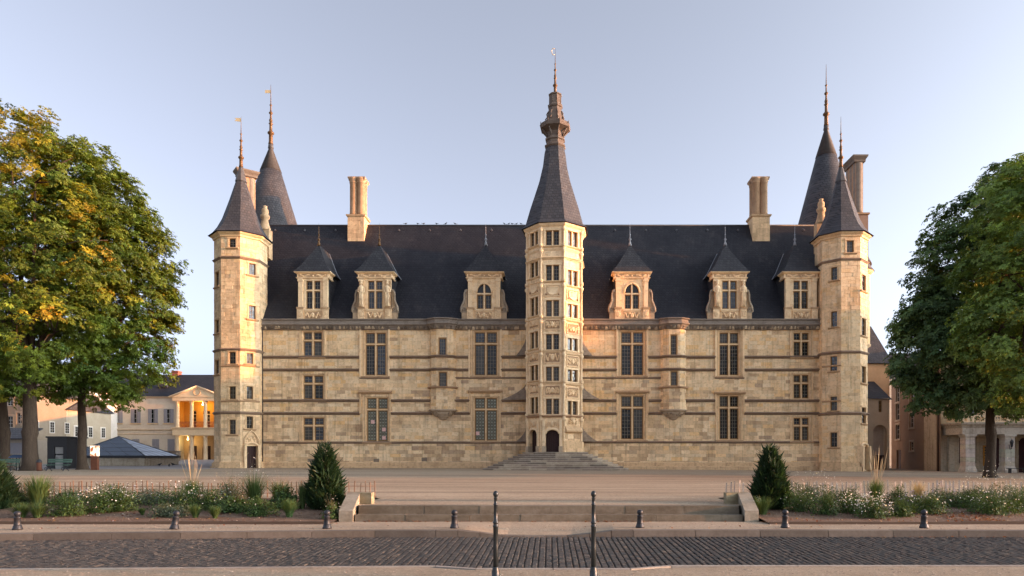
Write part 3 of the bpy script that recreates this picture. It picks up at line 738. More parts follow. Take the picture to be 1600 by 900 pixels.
def dormer(px0, px1, apx, kind, lab):
    F = Fr(0, FD, -90); u0, u1 = F.u(px0), F.u(px1); um = (u0+u1)/2; z0 = Z(499.5, FD); zE = Z(426, FD); zA = Z(382, FD+1.6); hw = (u1-u0)/2
    mb = MB(); cl = lerp(PALE, CREAM, .4); P = F.p
    wu0, wu1 = (um-.68, um+.68); wz0, wz1 = Z(482.5, FD), Z(438.5, FD)
    if kind == 'arch': wz1 = Z(443, FD)
    # front wall of blocks with the window opening
    arch_top = wz1
    front = ashlar(F, u0+.02, u1-.02, z0-.1, zE-.45, [(wu0,wu1,wz0,wz1)], rs, lambda a_,b_,r: lerp(PALE, CREAM, r.random()), hh=.42, ww=.7, depth=.35)
    lay(mb, front)
    # pilasters, pedestals, entablature, carved frieze, base
    ped = Z(481, FD)
    for a, b in ((u0-.02,u0+.46),(u1-.46,u1+.02)):
        mb.fbox(F, a+.04, b-.04, 0, .10, ped, zE-.5, 0, cl if kind != 'statue' else lerp(TAN,BROWN,.3)); mb.fbox(F, a-.05, b+.05, -.1, .2, z0-.05, ped-.12, 0, lerp(cl, TAN, .3))  # pilasters behind statues get a darker colour in place of shading
        mb.fbox(F, a-.1, b+.1, -.1, .26, ped-.13, ped+.04, 0, lerp(TAN,BROWN,.5)); mb.fbox(F, a-.02, b+.02, -.02, .15, zE-.82, zE-.66, 0, cl)
        relief(mb, F, a+.02, b-.02, z0+.1, ped-.2, .2, int(a*7) & 31, lerp(cl,TAN,.4), amp=.05, n=3)
    mb.sweep([P(u0-.06,-1.2,0)[:2], P(u0-.06,0,0)[:2], P(u1+.06,0,0)[:2], P(u1+.06,-1.2,0)[:2]], [(0,zE-.58),(.10,zE-.55),(.14,zE-.46),(.04,zE-.42),(.04,zE-.14),(.10,zE-.11),(.26,zE-.02),(.28,zE+.07),(0,zE+.08)], False, 0, cl)
    mb.fbox(F, u0+.02, u1-.02, 0, .042, zE-.41, zE-.15, 0, lerp(BROWN,TAN,.5)); relief(mb, F, u0+.1, u1-.1, zE-.40, zE-.16, .042, int(px0), cl, amp=.07, n=14)
    mb.fbox(F, um-.78, um+.78, -.1, .06, z0, wz0-.22, 0, cl); mb.fbox(F, um-.70, um+.70, .0, .066, z0+.10, wz0-.30, 0, lerp(BROWN,TAN,.4)); relief(mb, F, um-.7, um+.7, z0+.08, wz0-.28, .066, int(px1), cl, amp=.12, n=12)  # brown backings here and in the frieze paint shade behind the carving
    mb.fbox(F, um-.85, um+.85, -.1, .14, wz0-.2, wz0-.04, 0, cl)
    D = mb.build("dormer", M_CARVED, palace); D['label'] = lab
    # slate cheeks
    for s_ in (u0+.02, u1-.14):
        ck = MB(); ck.box(s_, s_+.12, FD+.34, roof_y(zE)+.3, z0-.3, zE-.02); ck.build("slate_cheek", M_SLATED, D)

    # roof: hipped front, ridge running back into the main slope, bell-cast eave
    rf = MB(); ov = .32; e0, e1 = u0-ov, u1+ov; yf = FD-ov; zk = zE+.75; ky = .55
    A = (um, FD+1.6, zA); B = (um, roof_y(zA)+.3, zA)
    l0, r0 = (e0, yf, zE+.06), (e1, yf, zE+.06); l1, r1 = (e0+.5, yf+.45, zk), (e1-.5, yf+.45, zk)
    lb0, rb0 = (e0, roof_y(zE)+.3, zE+.06), (e1, roof_y(zE)+.3, zE+.06); lb1, rb1 = (e0+.5, roof_y(zk)+.3, zk), (e1-.5, roof_y(zk)+.3, zk)
    rf.add([l0,r0,l1,r1,A,B,lb0,rb0,lb1,rb1], [(0,1,3,2),(2,3,4),(0,2,8,6),(2,4,5,8),(1,7,9,3),(3,9,5,4),(0,6,7,1)])
    rf.build("dormer_roof", M_SLATED, D)
    for s_ in (0, 1):   # lead valleys
        v = MB(); q0, q1 = ((lb0, lb1), (rb0, rb1))[s_]
        def onr(p): return (p[0], roof_y(p[2])-.03, p[2]+.02)
        v.tube([onr(q0), onr(q1), onr((um, 0, zA))], .05, 5); v.build("lead_valley", M_LEAD, D)
    f_ = MB(); zf = zA-.12
    f_.lathe(um, A[1], [(.17,zf),(.11,zf+.3),(.06,zf+.45),(.10,zf+.52),(.13,zf+.6),(.09,zf+.68),(.04,zf+.75),(.04,zf+1.0),(.09,zf+1.06),(.03,zf+1.14),(.022,zf+1.7),(.045,zf+1.74),(.012,zf+1.8),(.004,zf+2.25)], 8)
    f_.build("finial", M_LEAD if px0 > 700 else M_GILT, D)
    # window
    wm = MB(); mw = .13
    if kind == 'arch':
        zt = wz0+(wz1-wz0)*.60
        wm.fbox(F, um-mw/2, um+mw/2, -.3, -.03, wz0, wz1, 3, cl); wm.fbox(F, wu0, um-mw/2, -.3, -.035, zt-.06, zt+.07, 3, cl); wm.fbox(F, um+mw/2, wu1, -.3, -.035, zt-.06, zt+.07, 3, cl)
        R = wu1-um; zc = zt+.07; n = 8
        for q in (-1, 1):  # spandrels close the head of the square opening into an arch
            for i in range(n):
                t0, t1 = pi/2*i/n, pi/2*(i+1)/n; zz = lambda t: zc+(wz1-zc)*sin(t)*.98
                a_, b_ = um+q*R*cos(t0), um+q*R*cos(t1); x0_, x1_ = sorted((a_, b_)); zlo = zz(t0); zhi = zz(t1)
                wm.fbox(F, x0_, x1_, -.30, -.01, (zlo+zhi)/2, wz1+.01, 3, cl)
            wm.tube([P(um+q*(R+.03)*cos(pi/2*i/n), .03, zc+(wz1-zc+.02)*sin(pi/2*i/n)) for i in range(n+1)], .07, 6, 3, cl)
        for a, b in ((wu0, um-mw/2), (um+mw/2, wu1)):
            casement(wm, F, a, b, wz0, zt-.06, -.22, 2, 3); wm.quad(P(a,-.2,zt+.07),P(b,-.2,zt+.07),P(b,-.2,wz1),P(a,-.2,wz1), 2)
            for kk in (0, 1): wm.fbox(F, (a if kk == 0 else b-.05), (a+.05 if kk == 0 else b), -.2, -.16, zt+.07, wz1, 0)
            wm.fbox(F, a, b, -.2, -.162, zt+.07, zt+.12, 0)
    else:
        zt = wz0+(wz1-wz0)*.66
        wm.fbox(F, um-mw/2, um+mw/2, -.3, -.03, wz0, wz1, 3, cl); wm.fbox(F, wu0, um-mw/2, -.3, -.035, zt-.06, zt+.06, 3, cl); wm.fbox(F, um+mw/2, wu1, -.3, -.035, zt-.06, zt+.06, 3, cl)
        for a, b in ((wu0, um-mw/2), (um+mw/2, wu1)):
            casement(wm, F, a, b, wz0, zt-.06, -.22, 2, 3); casement(wm, F, a, b, zt+.06, wz1, -.22, 2, 2)
    wm.build("dormer_window", [M_WOOD, M_MUNTIN, rs.choice([M_GLASS,M_GLASS2,M_GLASS3]), M_CARVED], D)
    if kind == 'statue':
        for q in (-1, 1):
            s_ = MB(); statue(s_, F, um+q*(hw-.28), ped+.04, zE-.84-ped, .30, PALE); s_.build("caryatid", M_CARVED, D)
    if kind in ('statue', 'arch'):
        for q in (-1, 1):
            s_ = MB(); ue = um+q*(hw+.05); cg = (0.36,0.29,0.21)
            pts = []
            for i in range(15):
                t = i/14; pts.append(P(ue+q*(.12+.42*(1-t)**.8+.06*sin(t*9)), .0, z0+.75+2.0*t))
            s_.tube(pts, [.14-.06*i/14 for i in range(15)], 7, 0, cg)
            for i in range(10):
                a_ = i*.75; rr = .22-.016*i; pass
            s_.tube([P(ue+q*(.30+(.20-.017*i)*cos(i*.8)), .03, z0+.95+(.22-.017*i)*sin(i*.8)) for i in range(11)], .06, 6, 0, cg)
            s_.tube([P(ue+q*(.16+(.13-.01*i)*cos(i*.8+2)), .03, z0+2.7+(.16-.012*i)*sin(i*.8+2)) for i in range(11)], .05, 6, 0, cg)
            pl_ = [(0,.70),(.50,.70),(.52,1.0),(.40,1.35),(.30,1.6),(.22,1.95),(.16,2.3),(.10,2.7),(0,2.85)]; fr_ = [P(ue+q*a_, -.06, z0+b_) for a_, b_ in pl_]; bk_ = [P(ue+q*a_, -.34, z0+b_) for a_, b_ in pl_]; m_ = len(pl_)
            s_.add(fr_+bk_, [tuple(range(m_)), tuple(range(2*m_-1,m_-1,-1))]+[(i,(i+1)%m_,m_+(i+1)%m_,m_+i) for i in range(m_)], 0, lerp(cg,TAN,.4))
            s_.fbox(F, min(ue,ue+q*.52), max(ue,ue+q*.52), -.35, .06, z0-.1, z0+.68, 0, lerp(cg, TAN, .5))
            s_.fbox(F, min(ue,ue+q*.58), max(ue,ue+q*.58), -.36, .1, z0+.66, z0+.76, 0, cg)
            s_.build("carved_scroll", M_CARVED, D)
    return D
dormer(466, 512, 492, 'plain', "plain pilastered dormer nearest the left corner tower")
dormer(561, 611, 587, 'statue', "dormer with caryatid statues below the left chimney")
dormer(731, 782, 757, 'arch', "arched dormer just left of the stair tower")
dormer(962, 1013, 988, 'arch', "arched dormer just right of the stair tower")
dormer(1115, 1165, 1137, 'statue', "dormer with caryatid statues left of the right chimney")
dormer(1227, 1276, 1245, 'plain', "plain pilastered dormer nearest the right corner tower")

# ---- ridge chimneys: square base, clustered shaft, moulded cap
def chimney(px0, px1, zt, lab, yf=69.7, dep=1.9, base_col=CREAM):
    x0, x1 = X(px0, yf), X(px1, yf); zb = 23.2; zm = Z(338, yf)
    mb = MB(); rr = random.Random(int(px0))
    for F, a, b in ((Fr((x0+x1)/2, yf, -90), -(x1-x0)/2, (x1-x0)/2), (Fr(x1, yf+dep/2, 0), -dep/2, dep/2), (Fr(x0, yf+dep/2, 180), -dep/2, dep/2)):
        lay(mb, ashlar(F, a, b, zb, zm, [], rr, lambda u,z,r: lerp(TAN, CREAM, r.random()), hh=.4, ww=.8, depth=.2))
    mb.box(x0+.15, x1-.15, yf+.15, yf+dep, zb-1, zm, 0, CREAM)
    mb.sweep([(x0,yf+dep),(x0,yf),(x1,yf),(x1,yf+dep)], [(0,zm-.02),(.12,zm+.03),(.16,zm+.18),(-.2,zm+.26)], False, 0, TAN)
    mb.sweep([(x0,yf+dep),(x0,yf),(x1,yf),(x1,yf+dep)], [(0,zb+.1),(.1,zb+.12),(.1,zb+.25),(0,zb+.3)], False, 0, GREY)
    ch = mb.build("chimney", M_STONE, roof); ch['label'] = lab
    # (third level: everything of the chimney is one body)
    mb = MB(); w = (x1-x0)/2; r_ = w*.52
    for cx in (x0+w*.56, x1-w*.56):
        for cy in (yf+.55, yf+1.4):
            mb.lathe(cx, cy, [(r_*.98,zm+.2),(r_*.93,zm+.5),(r_*.90,zm+1.0),(r_*.90,zt-.6),(r_*1.0,zt-.55),(r_*1.0,zt-.45),(r_*.95,zt-.4),(r_*1.22,zt-.18),(r_*1.22,zt-.06),(r_*1.05,zt)], 12, 0, lerp(BROWN, TAN, .15))
    hx_, hy_ = w*.98, .86; cyc = yf+.97; xc = (x0+x1)/2
    mb.box(xc-hx_*.5, xc+hx_*.5, cyc-.5, cyc+.5, zm+.2, zt-.3, 0, lerp(BROWN,UMBER,.5)); mb.sweep([(xc-hx_*.86,cyc+hy_*.8),(xc-hx_*.86,cyc-hy_*.8),(xc+hx_*.86,cyc-hy_*.8),(xc+hx_*.86,cyc+hy_*.8)], [(-.3,zt-.3),(.08,zt-.28),(.17,zt-.12),(.17,zt+.02),(-.5,zt+.06)], True, 0, lerp(UMBER,TAN,.3))
    mb.build("chimney_shafts", M_CARVED, roof, None)
chimney(543, 569, Z(275, 69.7), "left ridge chimney with clustered round shafts")
chimney(1176, 1203, Z(275, 69.7), "right ridge chimney with clustered round shafts")

# ---- towers
def oct_frames(cx, cy, r, rot=0.0): return {i: Fr(cx+r*cos(radians(-90+45*i+rot)), cy+r*sin(radians(-90+45*i+rot)), -90+45*i+rot) for i in range(-3, 5)}
def oct_path(cx, cy, r, rot=0.0):
    R = r/cos(pi/8); return [(cx+R*cos(radians(-90-22.5+45*i+rot)), cy+R*sin(radians(-90-22.5+45*i+rot))) for i in range(8)]
def oct_spire(mb, cx, cy, prof, rot=0.0):
    for (r0,z0),(r1,z1) in zip(prof, prof[1:]):
        p0, p1 = oct_path(cx,cy,r0,rot), oct_path(cx,cy,r1,rot)
        for i in range(8):
            j = (i+1) % 8; mb.quad((*p0[i],z0),(*p0[j],z0),(*p1[j],z1),(*p1[i],z1))
def small_window(F, rect, par, sill=True, cols=2, rows=3, nm="window"):
    u0,u1,z0,z1 = rect; mb = MB(); c = lerp(TAN, CREAM, .5)
    mb.fbox(F, u0-.10, u0+.04, -.2, .03, z0, z1, 3, c); mb.fbox(F, u1-.04, u1+.10, -.2, .03, z0, z1, 3, c)
    mb.fbox(F, u0-.14, u1+.14, -.2, .05, z1-.03, z1+.12, 3, c)
    if sill: mb.sweep([F.p(u0-.22,0,0)[:2], F.p(u1+.22,0,0)[:2]], [(-.02,z0-.16),(.10,z0-.10),(.15,z0-.03),(.12,z0+.02),(-.1,z0+.03)], False, 3, lerp(TAN,BROWN,.4))
    casement(mb, F, u0+.04, u1-.04, z0+.02, z1-.03, -.17, cols, rows, fw=.06)
    o = mb.build(nm, [M_WOOD, M_MUNTIN, rs.choice([M_GLASS,M_GLASS2,M_GLASS3]), M_CARVED], par); return o
def ring_string(cx, cy, r, z, par, out=.16, h=.24, rot=0.0, col=None, nm="string_course"):
    mb = MB(); mb.sweep(oct_path(cx,cy,r,rot), [(-.02,z-h*.6),(out*.4,z-h*.4),(out*.6,z-h*.1),(out,z+h*.05),(out,z+h*.2),(out*.7,z+h*.35),(-.02,z+h*.7)], True, 0, col or (0.29,0.205,0.14))
    return mb.build(nm, M_CARVED, par)
def finial(mb, cx, cy, z0, z1, r=.2):
    h = z1-z0; prof = [(1.0,0),(.8,.04),(.75,.16),(1.25,.175),(1.3,.195),(.8,.215),(.6,.23),(.55,.33),(.9,.345),(.5,.36),(.7,.40),(.4,.43),(.35,.50),(.75,.515),(.75,.53),(.3,.55),(.25,.64),(.55,.655),(.2,.67),(.13,.80),(.10,.9),(.05,1.0)]
    mb.lathe(cx, cy, [(r*a_, z0+h*t) for a_, t in prof], 10)

def face_plinth(OF, hw, tiers, gaps, par):
    """stepped base courses round an octagon, left open at the doors"""
    mb = MB(); P_ = random.Random(6)
    for i, F in OF.items():
        for d, za, zb in tiers:
            e = hw+d*tan(pi/8); segs = [(-e, e)]
            if i in gaps: segs = [(-e, gaps[i][0]), (gaps[i][1], e)]
            for a, b in segs:
                mb.fbox(F, a, b, -.05, d, za, zb, 0, lerp(TAN, CREAM, P_.uniform(0,.5)))
    return mb.build("plinth", M_STONE, par)
def corner_tower(cx, cy, side, lab):
    r = 1.75*1.2071; OF = oct_frames(cx, cy, r); hw = 1.75/2; yf = cy-r
    zbase = .1; zS = Z(365, yf); rr = random.Random(77+side)
    holes = {i: [] for i in OF}; wl = []
    def w(i, px0, px1, py0, py1, rows=3):
        q = OF[i].rect(px0, px1, py0, py1); holes[i].append(q); wl.append((i, q, rows))
    dr = None
    if side < 0:
        for q in ((357,369,372,387),(357,369,549,569),(357,369,603,624),(357,369,655,679)): w(0, *q)
        for q in ((388,400,411,430),(388,400,477,499),(384.5,396,551,569),(384.5,396,603,624),(384.5,396,650,670)): w(1, *q)
        for q in ((336,342.5,424,448),(336,342.5,499,521),(336,342.5,562,585)): w(-1, *q)
        dr = (1, OF[1].rect(383, 401.5, 696, 732))
    else:
        w(0,1322.5,1335,375,395)
        for q in ((1298,1309,417,438),(1298,1309,486,511),(1297,1309,556,580),(1297,1309,619,642),(1297,1309,675,699)): w(-1, *q)
        for q in ((1346,1353,429,455),(1346,1353,497,525),(1346,1353,572,599),(1346,1353,636,662)): w(1, *q)
        dr = (1, OF[1].rect(1344.5, 1354, 697, 734))
    holes[dr[0]].append(dr[1])
    core = MB(); R = (r-.36)/cos(pi/8)
    core.lathe(cx, cy, [(R, zbase), (R, zS)], 8, 0, (1,1,1), False, radians(-22.5))
    T = core.build("corner_tower", M_BLACK, palace); T['label'] = lab
    bl = []
    def cf(u, z, r_):
        c = stone_col(u+cx*3+z*.1, z*.8+20*side, r_, dark=.36 if z < 4 else .10 if z < 11 else .02); c = lerp(c, lerp(CREAM,PALE,.4), .35)
        return c
    for i, F in OF.items():
        bl += ashlar(F, -hw, hw, zbase, zS, holes[i], rr, cf, ww=.7, depth=.38)
    mb = MB(); lay(mb, bl); mb.build("stones", M_STONE, T, 'stuff')
    for i, q, rows in wl: small_window(OF[i], q, T, rows=rows, cols=2)
    # quoin pilaster strips at the vertices
    # strings and eave
    for py in ((402, 546, 645) if side < 0 else (405, 550, 646)): ring_string(cx, cy, r, Z(py, yf), T)
    for i, F in OF.items():   # window-sill bands on the lower stages
        for py in (571, 626):
            if i in ((0, 1) if side < 0 else (-1,)):
                mb = MB(); z = F.z(0, py+1); mb.sweep([F.p(-hw,0,0)[:2], F.p(hw,0,0)[:2]], [(-.02,z-.08),(.11,z-.02),(.11,z+.05),(-.02,z+.1)], False, 0, lerp(BROWN,TAN,.4)); mb.build("sill_band", M_CARVED, T)
    mb = MB(); p = oct_path(cx, cy, r)
    zp = Z(724, yf); face_plinth(OF, hw, [(.30,.1,zp-.32),(.18,zp-.32,zp+.04),(.08,zp+.04,zp+.14)], {dr[0]: (dr[1][0]-.2, dr[1][1]+.2)}, T)
    mb = MB(); mb.sweep(p, [(-.02,zS-.3),(.10,zS-.25),(.14,zS-.1),(.30,zS+.02),(.34,zS+.12),(-.1,zS+.16)], True, 0, lerp(TAN,CREAM,.7)); mb.build("eave_cornice", M_CARVED, T)
    sp = MB(); zA = Z(262 if side < 0 else 262, cy); e = zS+.14; h = zA-e
    oct_spire(sp, cx, cy, [(r+.5, e),(r+.12,e+h*.055),(r-.22,e+h*.13),(r-.62,e+h*.26),(r*.44,e+h*.53),(r*.20,e+h*.80),(.14,zA)])
    sp.build("spire", M_SLATEW, T)
    cpz = MB(); oct_spire(cpz, cx, cy, [(r*.23,e+h*.80),(.16,zA+.02),(.10,zA+.2)]); cpz.build("lead_spire_tip", M_LEADD, T)
    f_ = MB(); zF = Z(182, cy); finial(f_, cx, cy, zA+.05, zF, .20); f_.build("finial", M_GILT, T)
    if side < 0:
        v = MB(); zz = Z(187, cy); v.add([(cx-.62,cy,zz+.18),(cx-.03,cy,zz+.16),(cx-.03,cy,zz-.18),(cx-.62,cy,zz-.10),(cx-.44,cy,zz+.03),(cx-.62,cy+.03,zz+.18),(cx-.03,cy+.03,zz+.16),(cx-.03,cy+.03,zz-.18),(cx-.62,cy+.03,zz-.10),(cx-.44,cy+.03,zz+.03)], [(0,4,3,2,1),(5,6,7,8,9),(0,1,6,5),(1,2,7,6),(2,3,8,7),(3,4,9,8),(4,0,5,9)]); v.build("weather_vane", M_VANE, T)
    # door with pointed hood
    i, q = dr; F = OF[i]; u0,u1,z0,z1 = q; d = MB(); P = F.p
    nb = 5
    for k in range(nb):
        a, b = u0+.03+(u1-u0-.06)*k/nb, u0+.03+(u1-u0-.06)*(k+1)/nb; d.fbox(F, a+.008, b-.008, -.22, -.17, z0, z1-.02)
    d.tube([P((u0+u1)/2+.1,-.14,z0+1.0),P((u0+u1)/2+.1,-.1,z0+1.0)], .05, 6); d.build("door", M_DOOR, T)
    a_ = MB(); cc = lerp(PALE, CREAM, .5)
    a_.fbox(F, u0-.2, u0+.02, -.3, .36, z0, z1, 0, cc); a_.fbox(F, u1-.02, u1+.2, -.3, .36, z0, z1, 0, cc)
    um = (u0+u1)/2; w_ = (u1-u0)/2
    a_.tube([P(um+w_*1.05*cos(pi*k/12), .10, z1-.05+.28*sin(pi*k/12)) for k in range(13)], .11, 6, 0, cc)
    a_.poly([P(um+w_*cos(pi*k/12), .02, z1-.06+.26*sin(pi*k/12)) for k in range(13)], 0, cc)
    if side < 0:
        a_.tube([P(um-w_*1.25, .10, z1+.15), P(um-w_*1.2,.12,z1+.6), P(um-w_*.6,.12,z1+1.1), P(um,.12,z1+1.35), P(um+w_*.6,.12,z1+1.1), P(um+w_*1.2,.12,z1+.6), P(um+w_*1.25,.10,z1+.15)], .07, 6, 0, cc)
        relief(a_, F, um-w_*.9, um+w_*.9, z1+.25, z1+.8, .01, 5, cc, amp=.06, n=4)
    a_.build("door_surround", M_CARVED, T)
    return T, r
TL = corner_tower(X(360, 62.0), 62.0+1.75*1.2071, -1, "left octagonal corner tower with slate spire and gilded vane")
TR = corner_tower(X(1329.5, 62.0), 62.0+1.75*1.2071, 1, "right octagonal corner tower with slate spire")
# round stair turret on the outer flank of the right tower
cx, cy = X(1329.5, 62.0)+1.95, 65.3
tt = MB(); zt, zb = Z(425, 64.6), Z(538, 64.6)
rr = random.Random(8)
for k in range(12):
    F = Fr(cx+1.18*cos(radians(-150+k*27)), cy+1.18*sin(radians(-150+k*27)), -150+k*27); lay(tt, ashlar(F, -.30, .30, zb, zt, [], rr, lambda u,z,r: lerp(CREAM, OCHRE, r.random()*.5), ww=.6, depth=.25))
tt.lathe(cx, cy, [(.9,zb-.1),(.9,zt)], 12, 0, CREAM); tt.lathe(cx, cy, [(.15,zb-1.6),(.5,zb-1.1),(.9,zb-.6),(1.0,zb-.35),(1.28,zb-.15),(1.3,zb+.02),(1.15,zb+.1)], 16, 0, TAN)
tt.lathe(cx, cy, [(1.15,zt-.25),(1.3,zt-.15),(1.5,zt),(1.55,zt+.12),(1.2,zt+.15)], 16, 0, CREAM)
tur = tt.build("stair_turret", M_STONE, palace)
c_ = MB(); c_.lathe(cx, cy, [(1.62,zt+.12),(1.25,zt+.7),(.75,zt+1.9),(.35,zt+3.0),(.05,zt+4.0)], 16); c_.build("turret_roof", M_SLATEW, tur)

# rear round towers
def round_tower(cx, cy, zA, zT, lab, vane):
    mb = MB(); R = 4.05; ze = 22.0
    mb.lathe(cx, cy, [(R,.2),(R,ze-.4),(R+.2,ze-.2),(R+.25,ze)], 28, 0, TAN); T = mb.build("round_tower", M_STONE, palace); T['label'] = lab
    s_ = MB(); h = zA-ze; s_.lathe(cx, cy, [(R+.45,ze),(R+.1,ze+h*.05),(R*.86,ze+h*.18),(R*.62,ze+h*.42),(R*.26,ze+h*.78)], 36); s_.build("spire", M_SLATEW, T)
    l_ = MB(); l_.lathe(cx, cy, [(R*.275,ze+h*.775),(.22,zA-.6),(.30,zA-.55),(.22,zA)], 20); l_.build("lead_spire_tip", M_LEADD, T)
    f_ = MB(); finial(f_, cx, cy, zA-.1, zT, .27); f_.build("finial", M_GILT, T)
    if vane:
        v = MB(); zz = zT-.75; v.box(cx-.62, cx-.04, cy-.015, cy+.015, zz-.17, zz+.15); v.build("weather_vane", M_VANE, T)
round_tower(X(423,74), 74, Z(224,74), Z(132,74), "round rear tower with conical slate spire, left", True)
round_tower(X(1291,74), 74, Z(195,74), Z(100,74), "round rear tower with conical slate spire, right", False)
# gable pinnacles
for px, Y_, py0, py1 in ((414,66.5,365,321),(1283,66.5,355,310)):
    x_ = X(px, Y_); z0, z1 = Z(py0, Y_), Z(py1, Y_); h = z1-z0
    p = MB(); p.box(x_-.55, x_+.55, Y_-.4, Y_+.4, z0-2.5, z0+h*.12, 0, TAN)
    p.lathe(x_, Y_, [(.62,z0+h*.10),(.55,z0+h*.16),(.42,z0+h*.3),(.30,z0+h*.5),(.42,z0+h*.55),(.46,z0+h*.62),(.28,z0+h*.7),(.34,z0+h*.78),(.30,z0+h*.86),(.16,z0+h*.92),(.22,z0+h*.97),(.05,z1)], 10, 0, lerp(BROWN,TAN,.6)); p.build("gable_pinnacle", M_CARVED, palace)
# gable-end chimneys behind the corner towers
def end_chimney(x0, x1, y0, y1, zt, zb, lab, rotdeg=0):
    mb = MB(); cx, cy = (x0+x1)/2, (y0+y1)/2; nx = max(1, round((x1-x0)/.75)); ny = max(1, round((y1-y0)/.75))
    mb.box(x0+.1, x1-.1, y0+.1, y1-.1, zb+.1, zt-.3, 0, BROWN)
    for i in range(nx):
        for j in range(ny):
            px_, py_ = x0+(x1-x0)*(i+.5)/nx, y0+(y1-y0)*(j+.5)/ny; r_ = .5*max((x1-x0)/nx, (y1-y0)/ny)*1.02
            mb.lathe(px_, py_, [(r_,zb),(r_*.95,zb+.5),(r_*.95,zt-.6),(r_*1.02,zt-.5)], 10, 0, (0.30,0.25,0.20))
    mb.sweep([(x0,y1),(x0,y0),(x1,y0),(x1,y1)], [(0,zt-.65),(.08,zt-.6),(.08,zt-.4),(.25,zt-.15),(.28,zt),(-.1,zt+.04)], True, 0, (0.2,0.165,0.13)); mb.box(x0-.1,x1+.1,y0-.1,y1+.1,zt-.4,zt-.02,0,(0.2,0.165,0.13))
    mb.box(x0-.25, x1+.25, y0-.25, y1+.25, zb-9, zb-.02, 0, UMBER); mb.sweep([(x0-.25,y1+.25),(x0-.25,y0-.25),(x1+.25,y0-.25),(x1+.25,y1+.25)], [(0,zb-.25),(.12,zb-.2),(.12,zb-.05),(-.2,zb+.05)], True, 0, BROWN)
    if rotdeg:
        q = radians(rotdeg); mb.v = [(cx+(x-cx)*cos(q)-(y-cy)*sin(q), cy+(x-cx)*sin(q)+(y-cy)*cos(q), z) for x,y,z in mb.v]
    o = mb.build("end_chimney", M_CARVED, palace); o['label'] = lab
end_chimney(X(1336,67), X(1351,67), 67, 69.4, Z(243,67), Z(333,67), "tall brown gable chimney behind the right corner tower")
end_chimney(-31.5, -29.8, 68.4, 69.3, 30.4, 25.0, "pale gable chimney with dark cap behind the left corner tower", 38)

# downpipes
M_PIPE = material("rusty_downpipe", (0.05,0.032,0.026), rough=0.6)
for px, lo in ((409.5,733),(1286,736)):
    x_ = X(px, FY-.2); p = MB(); zt, zb = Z(512, FY), .45
    p.tube([(x_,FY-.35,zt),(x_,FY-.18,zt-.5),(x_,FY-.16,zt-5),(x_,FY-.16,zb)], .075, 8)
    for zz in (12, 9, 6, 3): p.lathe(x_, FY-.17, [(.10,zz-.04),(.10,zz+.04)], 8)
    p.build("downpipe", M_PIPE, palace)

# ---- central stair tower
ROT = -6.0; CTX, CTY = X(867.5, 62.4), 62.45
ra = 2.0*1.2071; OF = oct_frames(CTX, CTY, ra, ROT); hw = 2.0/2; yf = CTY-ra
zE = Z(352, yf); cl = lerp(PALE, CREAM, .25)
core = MB(); core.lathe(CTX, CTY, [((ra-.36)/cos(pi/8), .3), ((ra-.36)/cos(pi/8), zE)], 8, 0, (1,1,1), False, radians(-22.5+ROT))
ST = core.build("stair_tower", M_BLACK, palace); ST['label'] = "central octagonal stair tower with carved panels and tall flared spire"
FW = [(359,384),(413,439),(468,495),(521,547),(572,596),(622,648)]
RW = [(361,386),(422,447),(475,501),(528,553),(577,600),(626,649)]
LW = [(360,385),(408,434),(464,494),(518,545),(570,595),(620,647)]
FP = [(445,463),(499,515),(549,567),(602,618)]
RP = [(453,471),(506,522),(556,573),(605,622)]
LP_ = [(442,460),(497,513),(548,566),(600,616)]
bl = []; rr = random.Random(31); wl = []; pl = []
for i, F in OF.items():
    hs = []
    if i in (-1, 0, 1):
        wins_, pans = {0:(FW,FP), 1:(RW,RP), -1:(LW,LP_)}[i]
        for a_, b_ in wins_:
            q = (-.64, .64, F.z(0,b_), F.z(0,a_)); hs.append(q); wl.append((i, q))
        for a_, b_ in pans: pl.append((i, (-.70, .70, F.z(0,b_), F.z(0,a_))))
        if i in (0, -1): hs.append((-.60, .60, F.z(0,707), F.z(0,672)))
    bl += ashlar(F, -hw, hw, .3, zE, hs, rr, lambda u,z,r: lerp(PALE, CREAM, r.random()*.8) if z > 3.6 or r.random() < .6 else TAN, hh=.42, ww=.8, depth=.38)
mb = MB(); lay(mb, bl); mb.build("stones", M_STONE, ST, 'stuff')
for i, q in wl:
    F = OF[i]; u0,u1,z0,z1 = q; mb = MB(); mw = .12
    mb.fbox(F, -mw/2, mw/2, -.3, -.02, z0, z1, 3, cl)
    for a, b in ((u0-.14,u0+.05),(u1-.05,u1+.14)): mb.fbox(F, a, b, -.2, .05, z0-.02, z1+.04, 3, cl)
    mb.fbox(F, u0-.2, u1+.2, -.2, .08, z1-.04, z1+.10, 3, cl)
    mb.sweep([F.p(u0-.3,0,0)[:2], F.p(u1+.3,0,0)[:2]], [(-.02,z0-.16),(.10,z0-.10),(.16,z0-.03),(.13,z0+.02),(-.1,z0+.03)], False, 3, lerp(cl,TAN,.6))
    for a, b in ((u0+.05,-mw/2),(mw/2,u1-.05)): casement(mb, F, a, b, z0+.02, z1-.04, -.2, 2, 4, fw=.07)
    mb.build("stair_window", [M_WOOD, M_MUNTIN, rs.choice([M_GLASS,M_GLASS2,M_GLASS3]), M_CARVED], ST)
